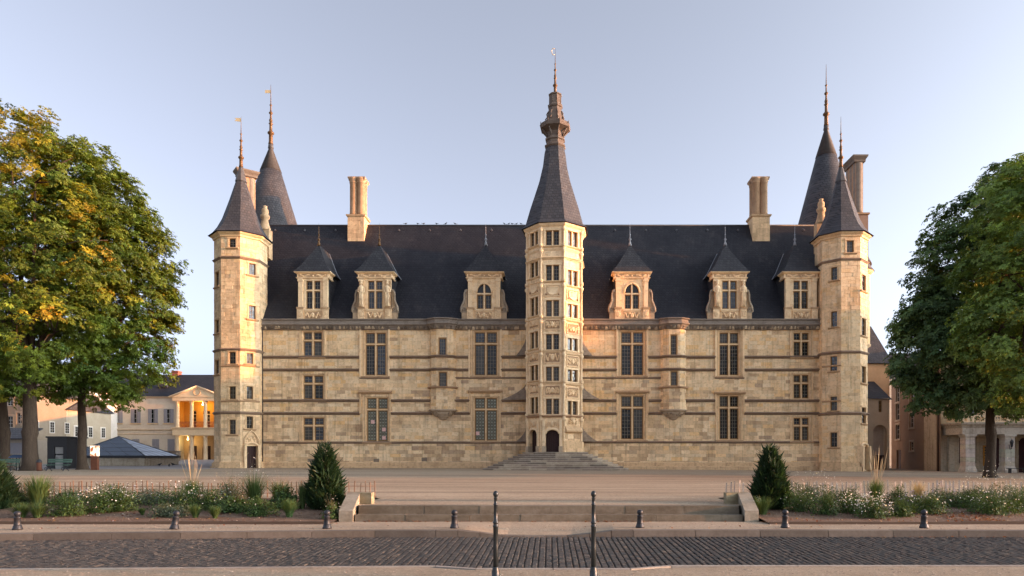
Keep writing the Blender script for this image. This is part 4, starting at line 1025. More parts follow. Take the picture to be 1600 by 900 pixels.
for k, (i, q) in enumerate(pl):
    F = OF[i]; u0,u1,z0,z1 = q; mb = MB(); cd = lerp(cl, TAN, .45)
    for a, b, c, d in ((u0,u0+.07,z0,z1),(u1-.07,u1,z0,z1),(u0+.07,u1-.07,z0,z0+.06),(u0+.07,u1-.07,z1-.06,z1)): mb.fbox(F, a, b, -.02, .07, c, d, 0, cl)
    if k % 4 == 0 :  # the top panel is a hung cloth / shield
        P = F.p; um = 0; h = z1-z0
        pts = [P(-.52,.03,z1-.16),P(-.35,.06,z1-.22),P(0,.08,z1-.26),P(.35,.06,z1-.22),P(.52,.03,z1-.16),P(.42,.05,z0+.35),P(.2,.09,z0+.16),P(0,.1,z0+.12),P(-.2,.09,z0+.16),P(-.42,.05,z0+.35)]
        mb.poly(pts, 0, cl); mb.tube(pts+[pts[0]], .035, 5, 0, cl)
        for s_ in (-1,1): mb.lathe(*F.p(s_*.56,.05,0)[:2], [(.02,z0+.1),(.09,z0+.16),(.07,z0+.26),(.02,z0+.3)], 7, 0, BROWN)
    else:
        mb.quad(F.p(u0+.07,.012,z0+.06),F.p(u1-.07,.012,z0+.06),F.p(u1-.07,.012,z1-.06),F.p(u0+.07,.012,z1-.06),0,lerp(BROWN,TAN,.2))  # dark backing paints shade into the recess behind the relief
        relief(mb, F, u0+.1, u1-.1, z0+.1, z1-.1, .0, k*3+1, lerp(cl,CREAM,.3), amp=.14, n=14); relief(mb, F, u0+.1, u1-.1, z0+.1, z1-.1, .0, k*5+2, lerp(cl,CREAM,.3), amp=.12, n=10)
    mb.build("carved_panel", M_CARVED, ST)
# corner colonnettes with small capitals, per storey
for i in range(-1, 3):
    R = ra/cos(pi/8); t = radians(-90-22.5+45*i+ROT); x_, y_ = CTX+(R+.03)*cos(t), CTY+(R+.03)*sin(t)
    mb = MB(); zs = [2.0] + [OF[0].z(0, q) for q in (650,598,549,497,441,386,352)]
    for k, (a, b) in enumerate(zip(zs, zs[1:])):
        mb.lathe(x_, y_, [(.20,a),(.20,a+.25),(.12,a+.32),(.11,b-.55),(.19,b-.42),(.22,b-.25),(.14,b-.2),(.14,b)], 8, 0, lerp(cl, TAN, .25))
    mb.build("corner_colonnette", M_CARVED, ST)
for py, o_ in ((650,.22),(598,.12),(549,.12),(497,.12),(403,.2),(389,.08)): ring_string(CTX, CTY, ra, Z(py, yf), ST, out=o_, rot=ROT, col=lerp(cl,TAN,.5) if py != 650 else BROWN)
mb = MB(); mb.sweep(oct_path(CTX,CTY,ra,ROT), [(-.02,zE-.35),(.08,zE-.3),(.12,zE-.15),(.30,zE+.0),(.36,zE+.14),(-.1,zE+.18)], True, 0, cl); mb.build("eave_cornice", M_CARVED, ST)
face_plinth(OF, hw, [(.22,.3,2.45),(.14,2.45,3.0),(.06,3.0,3.1)], {0: (-.62,.62), -1: (-.62,.62)}, ST)
sp = MB(); k_ = lambda py: Z(py, CTY)
oct_spire(sp, CTX, CTY, [(ra+.52,zE+.16),(ra+.18,zE+.50),(ra-.22,k_(332)),(ra-.58,k_(312)),(ra-1.02,k_(287)),(ra-1.34,k_(262)),(.93,k_(241)),(.80,k_(232))], ROT)
sp.build("spire", M_SLATEW, ST)
ln = MB()
def op(prof, c=(0.16,0.125,0.1)):
    for (r0,z0),(r1,z1) in zip(prof, prof[1:]):
        p0, p1 = oct_path(CTX,CTY,r0,ROT), oct_path(CTX,CTY,r1,ROT)
        for i in range(8):
            j = (i+1)%8; ln.quad((*p0[i],z0),(*p0[j],z0),(*p1[j],z1),(*p1[i],z1), 0, c)
op([(.80,k_(233)),(.92,k_(231)),(.92,k_(229)),(.76,k_(227)),(.76,k_(222)),(.86,k_(221)),(.86,k_(218)),(.70,k_(216)),(.70,k_(208)),(.86,k_(206)),(1.30,k_(203)),(1.36,k_(199)),(1.22,k_(198)),(1.22,k_(195)),(.95,k_(194.5)),(.74,k_(191)),(.70,k_(184)),(.56,k_(172)),(.54,k_(170)),(.64,k_(168.5)),(.66,k_(166)),(.52,k_(164)),(.50,k_(151)),(.58,k_(150)),(.58,k_(148.5)),(.30,k_(147.5)),(.12,k_(146))])
for i in range(8):   # gallery brackets, crockets and upper fins
    t = radians(-90-22.5+45*i+ROT)
    def q(r_, z): return (CTX+r_*cos(t), CTY+r_*sin(t), z)
    ln.tube([q(.78,k_(217)),q(.85,k_(211)),q(1.18,k_(204.5))], .07, 5, 0, (0.16,0.125,0.1)); ln.tube([q(1.36,k_(199)),q(1.38,k_(193))], [.06,.02], 5, 0, (0.16,0.125,0.1))
    ln.tube([q(.78,k_(193)),q(.92,k_(189)),q(.74,k_(185)),q(.80,k_(181)),q(.64,k_(176))], .06, 5, 0, (0.17,0.13,0.1)); ln.tube([q(.54,k_(164)),q(.53,k_(150))], .05, 5, 0, (0.17,0.13,0.1))
ln.build("spire_lantern", M_CARVED, ST)
f_ = MB(); finial(f_, CTX, CTY, k_(147), k_(75), .17); f_.build("finial", M_GILT, ST)
v = MB(); zz = k_(80); v.tube([(CTX-.04,CTY,zz-.3),(CTX-.22,CTY,zz-.34),(CTX-.34,CTY,zz),(CTX-.22,CTY,zz+.28),(CTX-.04,CTY,zz+.22)], .03, 5); v.build("weather_vane", M_VANE, ST)
# doors, tympana
for i in (0, -1):
    F = OF[i]; z0, z1 = F.z(0,707), F.z(0,672); d = MB(); P = F.p
    for k in range(6): d.fbox(F, -.60+.2*k+.008, -.60+.2*(k+1)-.008, -.30, -.24, z0-.1, z1+.3)
    d.build("door", M_DOOR, ST)
    s_ = MB()
    for a, b in ((-.92,-.58),(.58,.92)):
        s_.fbox(F, a, b, -.3, .30, z0-.1, z0+.55, 0, GREY); s_.fbox(F, a+.04, b-.04, -.3, .22, z0+.55, z1+.95, 0, cl)
    s_.tube([P(.62*cos(pi*k/14), .12, z1-.32+.42*sin(pi*k/14)) for k in range(15)], .11, 6, 0, cl)
    n = 14
    for k in range(n):
        ua, ub = -.6+1.2*k/n, -.6+1.2*(k+1)/n; um = (ua+ub)/2; zz = z1-.32+.40*sqrt(max(0,1-(um/.62)**2)); s_.fbox(F, ua, ub, -.25, .04, zz, z1+.95, 0, cl)
    relief(s_, F, -.62, .62, z1+.2, z1+.85, .04, 12+i, lerp(cl,TAN,.3), amp=.14, n=10)
    s_.build("door_surround", M_CARVED, ST)
F = OF[1]; s_ = MB(); z0 = F.z(0, 673)   # right face: hooded niche with sculpture
P = F.p
s_.add([P(-.95,.30,z0-.12),P(.95,.30,z0-.12),P(.95,.34,z0),P(-.95,.34,z0),P(.8,0,z0+.45),P(-.8,0,z0+.45),P(-.95,0,z0-.25),P(.95,0,z0-.25)], [(0,1,2,3),(3,2,4,5),(6,7,1,0),(0,3,5,6),(1,7,4,2)], 0, TAN)
relief(s_, F, -.5, .5, z0+.45, z0+1.3, .05, 44, cl, amp=.2, n=8); s_.build("carved_niche", M_CARVED, ST)

# blackened stone haunches where the stair turns into the facade
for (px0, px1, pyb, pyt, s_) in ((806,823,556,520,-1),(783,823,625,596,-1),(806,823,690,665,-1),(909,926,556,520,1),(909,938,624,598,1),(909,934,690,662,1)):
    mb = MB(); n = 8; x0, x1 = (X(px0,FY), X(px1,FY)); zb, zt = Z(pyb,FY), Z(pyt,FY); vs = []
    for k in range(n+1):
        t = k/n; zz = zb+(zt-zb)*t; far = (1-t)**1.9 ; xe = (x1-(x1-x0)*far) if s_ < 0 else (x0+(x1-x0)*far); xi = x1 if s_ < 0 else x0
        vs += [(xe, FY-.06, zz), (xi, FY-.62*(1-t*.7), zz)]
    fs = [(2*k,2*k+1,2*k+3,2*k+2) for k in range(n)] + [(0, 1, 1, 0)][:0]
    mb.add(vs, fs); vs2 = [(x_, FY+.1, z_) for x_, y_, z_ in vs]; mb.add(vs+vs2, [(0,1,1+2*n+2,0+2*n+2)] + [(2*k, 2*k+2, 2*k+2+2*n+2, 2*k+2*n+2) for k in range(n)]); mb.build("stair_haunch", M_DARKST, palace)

# birds and steps later

# ================================================================== ENTRANCE STEPS of the stair tower
M_PERRON = material("worn_grey_step", attr=True, rough=0.9, noise=(1.5, 0.6, (0.55,0.5,0.46)), noise2=(9, 0.5, (0.6,0.56,0.52)), bump=(18, 0.015))
es = thing("entrance_steps", "broad weathered stone steps fanning out from the stair tower doors", "steps", (CTX, 58, .5))
rng = random.Random(17); N_ST = 9; zb_, zt_ = 0.50, Z(706.5, 60)
def step_outline(w, yfr, ch): return [(CTX-w, 63.9), (CTX-w, yfr+ch), (CTX-w+ch*.9, yfr), (CTX+w-ch*.9, yfr), (CTX+w, yfr+ch), (CTX+w, 63.9)]
for i in range(N_ST):
    w = 2.9+.42*(N_ST-1-i)*.97; yfr = 59.45-.36*(N_ST-1-i); z0 = zb_+(zt_-zb_)*i/N_ST; z1 = zb_+(zt_-zb_)*(i+1)/N_ST
    ol = step_outline(w, yfr, 1.1); inn = step_outline(w-.5, yfr+.5, .95)
    mb = MB(); mb.add([(x,y,z1-.012) for x,y in inn], [tuple(range(len(inn)))], 0, (0.22,0.18,0.145)); mb.add([(x,y,z0-.05) for x,y in inn]+[(x,y,z1-.02) for x,y in inn], [(k,k+1,k+7,k+6) for k in range(5)], 0, (.2,.16,.13))
    sp_ = mb.build("step", M_PERRON, es)
    for k in range(5):
        (xa,ya),(xb,yb) = ol[k], ol[k+1]; (ia,ja),(ib,jb) = inn[k], inn[k+1]; L_ = sqrt((xb-xa)**2+(yb-ya)**2); n = max(1, round(L_/rng.uniform(1.0,1.5)))
        if k in (0, 4): n = min(n, 3)
        for q in range(n):
            t0, t1 = q/n+.004/L_, (q+1)/n-.004/L_; l = lambda a_,b_,t: a_+(b_-a_)*t
            c = rng.choice([(0.30,0.24,0.185),(0.42,0.34,0.25),(0.22,0.175,0.14),(0.50,0.41,0.30),(0.34,0.26,0.20)]); dz = rng.uniform(-.012,.008)
            p = [(l(xa,xb,t0),l(ya,yb,t0)),(l(xa,xb,t1),l(ya,yb,t1)),(l(ia,ib,t1),l(ja,jb,t1)),(l(ia,ib,t0),l(ja,jb,t0))]
            m2 = MB(); m2.hexa([(x,y,z0-.03) for x,y in p]+[(x,y,z1+dz) for x,y in p], 0, c)
            ox_, oy_ = ((yb-ya)/L_*.035, -(xb-xa)/L_*.035); c2 = lerp(c, (.62,.53,.42), .55)
            pn = [(p[0][0]+ox_,p[0][1]+oy_),(p[1][0]+ox_,p[1][1]+oy_),p[2],p[3]]; m2.hexa([(x,y,z1+dz-.045) for x,y in pn]+[(x,y,z1+dz+.004) for x,y in pn], 0, c2); m2.build("step_stone", M_PERRON, sp_)

# ================================================================== BACKGROUND, LEFT
M_PLASTER = material("pale_old_plaster", attr=True, rough=0.92, noise=(0.7, 0.4, (0.72,0.68,0.62)), noise2=(4, 0.35, (0.78,0.74,0.7)), bump=(10, .01))
M_SHUT = material("grey_shutter", (0.25,0.235,0.245), rough=0.7, noise=(9, .3, (.7,.7,.7)))
M_YELLOW = material("warm_lit_plaster", (0.62,0.34,0.07), rough=0.9, noise=(1.2, .4, (.8,.7,.6)))  # warm light of the loggia is put into this plaster colour
M_BRICK = material("red_brick", (0.33,0.11,0.07), rough=0.9, noise=(9, .5, (.6,.6,.6)))
M_RAIL = material("red_iron_railing", (0.36,0.10,0.05), rough=0.6)
M_WFRAME = material("white_window_frame", (0.62,0.58,0.52), rough=0.6)
M_STEEL = material("black_steel_cladding", (0.012,0.013,0.016), rough=0.4, spec=0.5, noise=(3, .3, (.7,.7,.7)))

def gable_roof(mb, x0, x1, y0, y1, z0, z1, ov=.35, hip=0.0, mi=0):
    ym = (y0+y1)/2; v = [(x0-ov,y0-ov,z0),(x1+ov,y0-ov,z0),(x1+ov,y1+ov,z0),(x0-ov,y1+ov,z0),(x0-ov+hip,ym,z1),(x1+ov-hip,ym,z1)]
    mb.add(v, [(0,1,5,4),(2,3,4,5),(0,4,3),(1,2,5),(0,3,2,1)], mi)
def block(name, F, rect, d, mat, par, mi=0, thick=.05):
    mb = MB(); mb.fbox(F, rect[0], rect[1], d, d+thick, rect[2], rect[3]); return mb.build(name, mat, par)
def sash(F, r, par, nm="window", mat=None, cols=2, rows=3, d=-.2):
    mb = MB(); casement(mb, F, *r, d, cols, rows, fw=.07, bw=.04); return mb.build(nm, [mat or M_WFRAME, mat or M_WFRAME, M_GLASS], par)

YH = 115.0; F = Fr(0, YH, -90)
th = thing("town_hall", "pale two storey town hall with pedimented portico and yellow lit loggia, left of the palace", "building", (X(235,YH), YH, 1.1))
g0 = 0.9; zE_ = Z(620, YH); xl, xr = X(139,YH), X(352,YH)
ups = [(156.5,.5),(184,.25),(212,.3),(239,.2),(263.5,.65)]
hol = []
for px, gp in ups: hol.append((F.u(px)-.42, F.u(px)+.42, Z(661,YH), Z(639,YH)))
lows = [156.5, 184, 212, 243, 267]
for px in lows: hol.append((F.u(px)-.6, F.u(px)+.6, Z(706,YH), Z(686,YH)))
po0, po1 = X(274.5,YH), X(346,YH)
mb = MB(); cwall = (0.62,0.53,0.41)
wall_holes(mb, F, xl, po0, g0, zE_, hol, .3, 0, cwall); wall_holes(mb, F, po1, xr+1, g0, zE_, [], .3, 0, cwall)
mb.box(xl, po0-.05, YH+.35, YH+12, g0, zE_-.05, 0, cwall); mb.box(po1+.05, xr+1, YH+.35, YH+12, g0, zE_-.05, 0, cwall); mb.box(po0-.05, po1+.05, YH+3.2, YH+12, g0, zE_-.05, 0, cwall); mb.quad((xl,YH,g0),(xl,YH,zE_),(xl,YH+.4,zE_),(xl,YH+.4,g0), 0, cwall)
mb.build("wall", M_PLASTER, th)
for k, r in enumerate(hol[:5]):
    w = sash(F, r, th)
    for s_, uu in ((-1, r[0]-.58), (1, r[1])):
        mb = MB(); mb.fbox(F, uu+(.0 if s_ > 0 else .0)+(-.18 if s_ > 0 else .18), uu+.58+(-.18 if s_ > 0 else .18), .02, .07, r[2], r[3])
        for q in range(9): zz = r[2]+(r[3]-r[2])*(q+.5)/9; mb.fbox(F, uu+(.26 if s_ < 0 else -.10), uu+(.68 if s_ < 0 else .32)+.0, .07, .085, zz-.06, zz+.04)
        mb.build("shutter", M_SHUT, w)
    mb = MB(); mb.fbox(F, r[0]-.5, r[1]+.5, .005, .15, r[2]-.2, r[2]-.05, 0, TAN); mb.build("sill", M_PLASTER, w)
for r in hol[5:]:
    w = sash(F, r, th)
    for a, b in ((r[0], (r[0]+r[1])/2-.01), ((r[0]+r[1])/2+.01, r[1])):
        mb = MB(); mb.fbox(F, a, b, -.05, .0, r[2], r[3])
        for q in range(9): zz = r[2]+(r[3]-r[2])*(q+.5)/9; mb.fbox(F, a+.08, b-.08, .0, .015, zz-.06, zz+.04)
        mb.build("shutter", M_SHUT, w)
for py, o_ in ((671.5,.18),(620.5,.35),(678,.08)):
    mb = MB(); z = Z(py,YH); mb.sweep([(xl,YH),(po0,YH)], [(0,z-.2),(o_*.5,z-.12),(o_,z),(o_,z+.1),(0,z+.14)], False, 0, lerp(cwall,TAN,.4)); mb.build("string_course", M_PLASTER, th)
mb = MB(); gable_roof(mb, xl, xr+6, YH, YH+13, zE_+.1, Z(585.5,YH+6.5), .5, 0.5); rf = mb.build("roof", M_SLATE, th)
mb = MB(); x_ = X(277,YH+7); zr = Z(586,YH+6.5); mb.box(x_-.55, x_+.55, YH+6.2, YH+7.4, zr-.6, zr+.75, 0); mb.box(x_-.65, x_+.65, YH+6.1, YH+7.5, zr+.5, zr+.62); mb.build("chimney", M_BRICK, rf)
mb = MB(); x_ = X(254,YH+2); zd = Z(618,YH+2); mb.box(x_-.75, x_+.75, YH+2, YH+5, zd-.3, zd+1.5, 0); mb.add([(x_-1.0,YH+1.7,zd+1.5),(x_+1.0,YH+1.7,zd+1.5),(x_,YH+1.7,zd+2.1),(x_-1,YH+5.5,zd+1.5),(x_+1,YH+5.5,zd+1.5),(x_,YH+6,zd+2.1)], [(0,1,2),(1,4,5,2),(0,2,5,3),(0,3,4,1)]); mb.build("roof_dormer", M_SLATEW, rf)
mb = MB(); Fd = Fr(0,YH+1.99,-90); mb.fbox(Fd, x_-.45, x_+.45, 0, .03, zd+.1, zd+1.3); mb.build("dormer_pane", M_BLACK, rf)
# portico
FP_ = Fr(0, YH-.35, -90); zb1, zm0, zm1, zc1 = g0, Z(680.5,YH), Z(668,YH), Z(626.5,YH); cst = lerp(PALE,CREAM,.4)
cols_px = [277.5, 299.5, 321, 343]
for px in cols_px:
    x_ = F.u(px); mb = MB(); mb.lathe(x_, YH, [(.42,zb1),(.42,zb1+.15),(.34,zb1+.25),(.31,zm0-.35),(.34,zm0-.3),(.42,zm0-.12),(.42,zm0)], 14, 0, cst); mb.build("column", M_PLASTER, th)
    mb = MB(); mb.lathe(x_, YH, [(.36,zm1),(.36,zm1+.12),(.29,zm1+.2),(.26,zc1-.35),(.30,zc1-.3),(.38,zc1-.12),(.38,zc1)], 14, 0, cst); mb.build("column", M_PLASTER, th)
mb = MB(); mb.box(po0-.3, po1+.3, YH-.5, YH+3, zm0, zm1, 0, cst); mb.sweep([(po0-.3,YH+.2),(po0-.3,YH-.5),(po1+.3,YH-.5),(po1+.3,YH+.2)], [(0,zm1-.3),(.15,zm1-.2),(.2,zm1-.02),(-.2,zm1+.01)], False, 0, cst); mb.build("balcony", M_PLASTER, th)
mb = MB(); zp0, zp1 = zc1, Z(621,YH); xm = F.u(310.5); zap = Z(605,YH)
mb.box(po0-.3, po1+.3, YH-.5, YH+.5, zp0, zp1, 0, cst)
mb.add([(po0-.7,YH-.6,zp1),(po1+.7,YH-.6,zp1),(xm,YH-.6,zap),(po0-.7,YH+7,zp1),(po1+.7,YH+7,zp1),(xm,YH+7,zap)], [(0,1,2),(1,4,5,2),(0,2,5,3),(0,3,4,1)], 0, cst)
for a, b in (((po0-.8,zp1+.02),(xm,zap+.1)),((po1+.8,zp1+.02),(xm,zap+.1))): mb.tube([(a[0],YH-.65,a[1]),(b[0],YH-.65,b[1])], .16, 6, 0, cst)
mb.tube([(xm+.55*cos(t_*pi/8),YH-.62,zp1+.85+.55*sin(t_*pi/8)) for t_ in range(17)], .07, 6, 0, TAN); mb.build("pediment", M_PLASTER, th)
mb = MB(); Fi = Fr(0, YH+2.6, -90); P = Fi.p
drs = [F.u(288.5), F.u(310.5), F.u(332)]
wall_holes(mb, Fi, po0-.2, po1+.2, zm1, zc1, [(u-.6,u+.6,zm1,zm1+3.0) for u in drs], .2); mb.quad((po0,YH+.2,zm1),(po0,YH+.2,zc1),(po0,YH+2.6,zc1),(po0,YH+2.6,zm1)); mb.quad((po0,YH+.3,zc1-.01),(po1,YH+.3,zc1-.01),(po1,YH+2.6,zc1-.01),(po0,YH+2.6,zc1-.01)); mb.build("loggia_wall", M_YELLOW, th)
for u in drs:
    sash(Fi, (u-.6,u+.6,zm1,zm1+2.4), th, "loggia_door", cols=2, rows=4, d=-.15)
    mb = MB(); mb.poly([Fi.p(u+.6*cos(pi*k/10), -.1, zm1+2.45+.55*sin(pi*k/10)) for k in range(11)]); mb.build("fanlight", M_GLASS, th)
mb = MB(); wall_holes(mb, Fi, po0-.2, po1+.2, g0, zm0, [(u-.7,u+.7,g0,g0+2.6) for u in drs], .4, 0, lerp(TAN,BROWN,.3)); mb.build("porch_wall", M_PLASTER, th)
for u in drs:
    mb = MB(); mb.fbox(Fi, u-.7, u+.7, -.4, -.35, g0, g0+2.6); mb.build("porch_door", M_DOOR, th)
for a, b in zip(cols_px, cols_px[1:]):
    mb = MB(); x0, x1 = F.u(a)+.32, F.u(b)-.32; mb.box(x0,x1,YH-.05,YH,zm1+.9,zm1+.97); mb.box(x0,x1,YH-.05,YH,zm1+.06,zm1+.12)
    for k in range(7):
        xx = x0+(x1-x0)*(k+.5)/7; mb.tube([(xx-.12,YH-.02,zm1+.1),(xx+.12,YH-.02,zm1+.92)], .025, 5); mb.tube([(xx+.12,YH-.03,zm1+.1),(xx-.12,YH-.03,zm1+.92)], .025, 5)
    mb.build("loggia_railing", M_RAIL, th)
M_LAMP = bpy.data.materials.new("lit_lamp_globe"); M_LAMP.use_nodes = True
e_ = M_LAMP.node_tree.nodes["Principled BSDF"]; e_.inputs['Emission Color'].default_value = (1,.72,.3,1); e_.inputs['Emission Strength'].default_value = 3
for nm, u, z, en, c, lb in (("loggia_lamp", F.u(310.5), zc1-.5, 40, (1,.62,.2), "lit"), ("porch_lamp", F.u(287), zm0-.6, 14, (1,.85,.4), "lit")):
    mb = MB(); mb.lathe(u, YH+1.3, [(.02,z-.14),(.11,z-.07),(.13,z),(.11,z+.07),(.03,z+.14),(.02,z+.5)], 10); lo = mb.build(nm, M_LAMP, th)
    ld = bpy.data.lights.new(nm, 'POINT'); ld.energy = en; ld.color = c; ld.shadow_soft_size = .3
    l_ = bpy.data.objects.new(nm+"_light", ld); C.objects.link(l_); l_.location = (u, YH+.9, z-.35)

# old stone houses at the far left
def stone_house(name, lab, x0, x1, yf, dep, ze, zr, wins, wcol, quoin=None, shut=None, roofm=None, swin=()):
    F = Fr(0, yf, -90); t = thing(name, lab, "house", ((x0+x1)/2, yf, .8)); mb = MB(); hs = []
    for (px0,px1,py0,py1) in wins: hs.append(F.rect(px0,px1,py0,py1))
    rr = random.Random(int(abs(x0)*10))
    wall_holes(mb, F, x0, x1, .3, ze, hs, .25, 0, wcol); mb.box(x0, x1, yf+.3, yf+dep, .3, ze, 0, wcol)
    mb.quad((x1,yf,.3),(x1,yf+.35,.3),(x1,yf+.35,ze),(x1,yf,ze),0,wcol); mb.quad((x0,yf,.3),(x0,yf,ze),(x0,yf+.35,ze),(x0,yf+.35,.3),0,wcol)
    mb.build("wall", M_PLASTER, t)
    if swin:
        Fs = Fr(x1, yf+dep/2, 0)
        for uu, zz in swin:
            w = MB(); w.fbox(Fs, uu-.62, uu+.62, .0, .05, zz-.12, zz+1.72, 0, quoin or PALE); w.build("window_surround", M_PLASTER, t); w = MB(); casement(w, Fs, uu-.48, uu+.48, zz, zz+1.6, .055, 2, 4); w.build("window", [M_WFRAME, M_WFRAME, M_GLASS], t)
    if quoin:
        q = MB()
        for s_, xx in ((1,x0),(-1,x1)):
            z = .4; k = 0
            while z < ze-.4:
                w = .55 if k % 2 else .32; a, b = (xx, xx+w) if s_ > 0 else (xx-w, xx); q.fbox(F, a, b, .0, .03, z, z+.34, 0, quoin); z += .36; k += 1
        for r in hs:
            q.fbox(F, r[0]-.2, r[0], 0, .035, r[2]-.1, r[3]+.2, 0, quoin); q.fbox(F, r[1], r[1]+.2, 0, .035, r[2]-.1, r[3]+.2, 0, quoin); q.fbox(F, r[0]-.25, r[1]+.25, 0, .04, r[3], r[3]+.25, 0, quoin)
        q.build("quoins", M_PLASTER, t, 'stuff')
    for r in hs:
        w = sash(F, r, t)
        if shut:
            m2 = MB(); hw_ = (r[1]-r[0])/2
            m2.fbox(F, r[0], r[0]+hw_*.8, -.04, .02, r[2], r[3]); m2.fbox(F, r[1]-hw_*.8, r[1], -.04, .02, r[2], r[3]); m2.build("shutters", shut, w)
    m3 = MB(); gable_roof(m3, x0, x1, yf, yf+dep, ze, zr, .4); m3.build("roof", roofm or M_SLATEW, t); return t
Yh = 92
stone_house("stone_house", "old grey stone house behind the far left tree trunks", X(-70,Yh), X(38,Yh), Yh, 12, Z(615,Yh), Z(570,Yh), [(10,20,650,668),(-20,-10,650,668),(10,20,622,634),(26,34,645,662)], (0.30,0.245,0.18), quoin=(0.40,0.33,0.24), swin=[(-4,1.6),(-1,1.6),(2,1.6),(-4,5.0),(-1,5.0),(2,5.0)])
Yh = 100
stone_house("quoined_house", "narrow stone house with white quoins and shuttered windows behind the black kiosk", X(40,Yh), X(104.5,Yh), Yh, 10, Z(640,Yh), Z(612,Yh), [(80,85,642,656),(94,99,644,657),(80,85,666,681),(94,99,668,681),(62,67,648,660)], (0.46,0.385,0.28), quoin=(0.74,0.68,0.58), shut=M_SHUT, swin=[(-3,1.6),(0,1.6),(3,1.6),(-3,4.6),(0,4.6),(3,4.6)])
Yh = 108
stone_house("white_house", "tall white rendered house wall between the quoined house and the town hall", X(104,Yh), X(139.5,Yh), Yh, 10, Z(610,Yh), Z(590,Yh), [(114,117.5,683,700),(115,118,661,666)], (0.74,0.69,0.62))
# lean-to shed and low garden wall
Ys = 78; t = thing("lean_to_shed", "low grey shed with dark slate roof at the left edge", "shed", (X(15,Ys), Ys, .8)); mb = MB()
F = Fr(0,Ys,-90); x0, x1 = X(-60,Ys), X(37,Ys); wall_holes(mb, F, x0, x1, .5, Z(686,Ys), [], .2, 0, (0.33,0.28,0.22)); mb.box(x0,x1,Ys+.05,Ys+5,.5,Z(687,Ys),0,(0.33,0.28,0.22)); mb.build("wall", M_PLASTER, t)
mb = MB(); mb.add([(x0,Ys-.4,Z(685,Ys)),(x1+.3,Ys-.4,Z(685,Ys)),(x0,Ys+5,Z(666,Ys)),(x1-1.5,Ys+5,Z(666,Ys)),(x0,Ys-.4,Z(686.5,Ys)),(x1+.3,Ys-.4,Z(686.5,Ys)),(x1-1.5,Ys+5,Z(668,Ys))], [(0,1,3,2),(4,5,1,0),(1,5,6,3)]); mb.build("roof", M_SLATEW, t)
for px in (19, 31):
    mb = MB(); u = F.u(px); mb.fbox(F, u-.45, u+.45, .01, .05, .6, Z(692,Ys)); mb.build("plank_door", M_SHUT, t)
Yw = 62; mb = MB(); F = Fr(0,Yw,-90); rr = random.Random(4)
lay(mb, ashlar(F, X(-60,Yw), X(40,Yw), .3, Z(711,Yw), [], rr, lambda u,z,r: lerp((0.34,0.29,0.22),(0.42,0.36,0.28), r.random()), hh=.3, ww=.6)); mb.box(X(-60,Yw)-.1, X(40,Yw)+.1, Yw-.08, Yw+.45, Z(711,Yw), Z(711,Yw)+.12, 0, (0.42,0.37,0.30))
tag(mb.build("garden_wall", M_STONE), "low stone garden wall with coping behind the left bench", "wall")

# black lift kiosk
Yk = 60; x0, x1 = X(73.5,Yk), X(104,Yk); z0, z1 = ground_z(-43,60)-.05, Z(684,Yk); k_o = thing("lift_kiosk", "black metal lift kiosk with a glazed door beside the glass pyramid", "kiosk", ((x0+x1)/2, Yk, z0)); F = Fr(0,Yk,-90)
mb = MB(); dr = (X(84,Yk), X(98.5,Yk), z0, Z(698,Yk)); wall_holes(mb, F, x0, x1, z0, z1, [dr], .2); mb.box(x0, x1, Yk+.21, Yk+2.6, z0, z1-.01); mb.quad((x1,Yk,z0),(x1,Yk+.22,z0),(x1,Yk+.22,z1),(x1,Yk,z1)); mb.box(x0-.08,x1+.08,Yk-.08,Yk+2.7,z1,z1+.12); mb.build("body", M_STEEL, k_o)
M_FROST = material("frosted_kiosk_glass", (0.34,0.34,0.33), rough=0.25, spec=.5, noise=(1.2, .5, (.5,.5,.5)))
mb = MB(); mb.fbox(F, dr[0]+.03, dr[1]-.03, -.15, -.12, dr[2], dr[3]-.75); mb.build("glazed_door", M_FROST, k_o); mb = MB(); mb.fbox(F, dr[0]+.03, dr[1]-.03, -.15, -.12, dr[3]-.62, dr[3]-.03); mb.build("transom_light", M_FROST, k_o)
mb = MB(); mb.tube([(dr[0]+.2,Yk+.1,z0+.8),(dr[0]+.2,Yk+.05,z0+1.3)], .025, 6); mb.build("door_handle", M_LEAD, k_o)

# glass pyramid on a stone base
Yp = 70.0; px_ = thing("glass_pyramid", "low glass pyramid skylight on a stone plinth in front of the town hall", "pyramid", (X(185,Yp), Yp, .8))
zb_ = Z(712,Yp); A = (X(187,Yp+3)-.2, Yp+3.2, Z(682,Yp+3.2)); B0 = (X(100,Yp), Yp, zb_); B1 = (X(226,Yp), Yp, zb_); B2 = (B1[0], Yp+6.4, zb_-.02); B3 = (B0[0], Yp+6.4, zb_-.02)
def refl_extra(m, t, bs, tc, src):
    N, L = t.nodes, t.links; nz = N.new("ShaderNodeTexNoise"); nz.inputs['Scale'].default_value = .35; L.new(tc.outputs['Object'], nz.inputs['Vector'])
    bp = N.new("ShaderNodeBump"); bp.inputs['Distance'].default_value = .05; L.new(nz.outputs[0], bp.inputs['Height']); L.new(bp.outputs[0], bs.inputs['Normal'])
M_PYR = material("tinted_pyramid_glass", (0.06,0.085,0.12), rough=0.06, spec=0.8, metallic=0.15, extra=refl_extra)
V = Vector
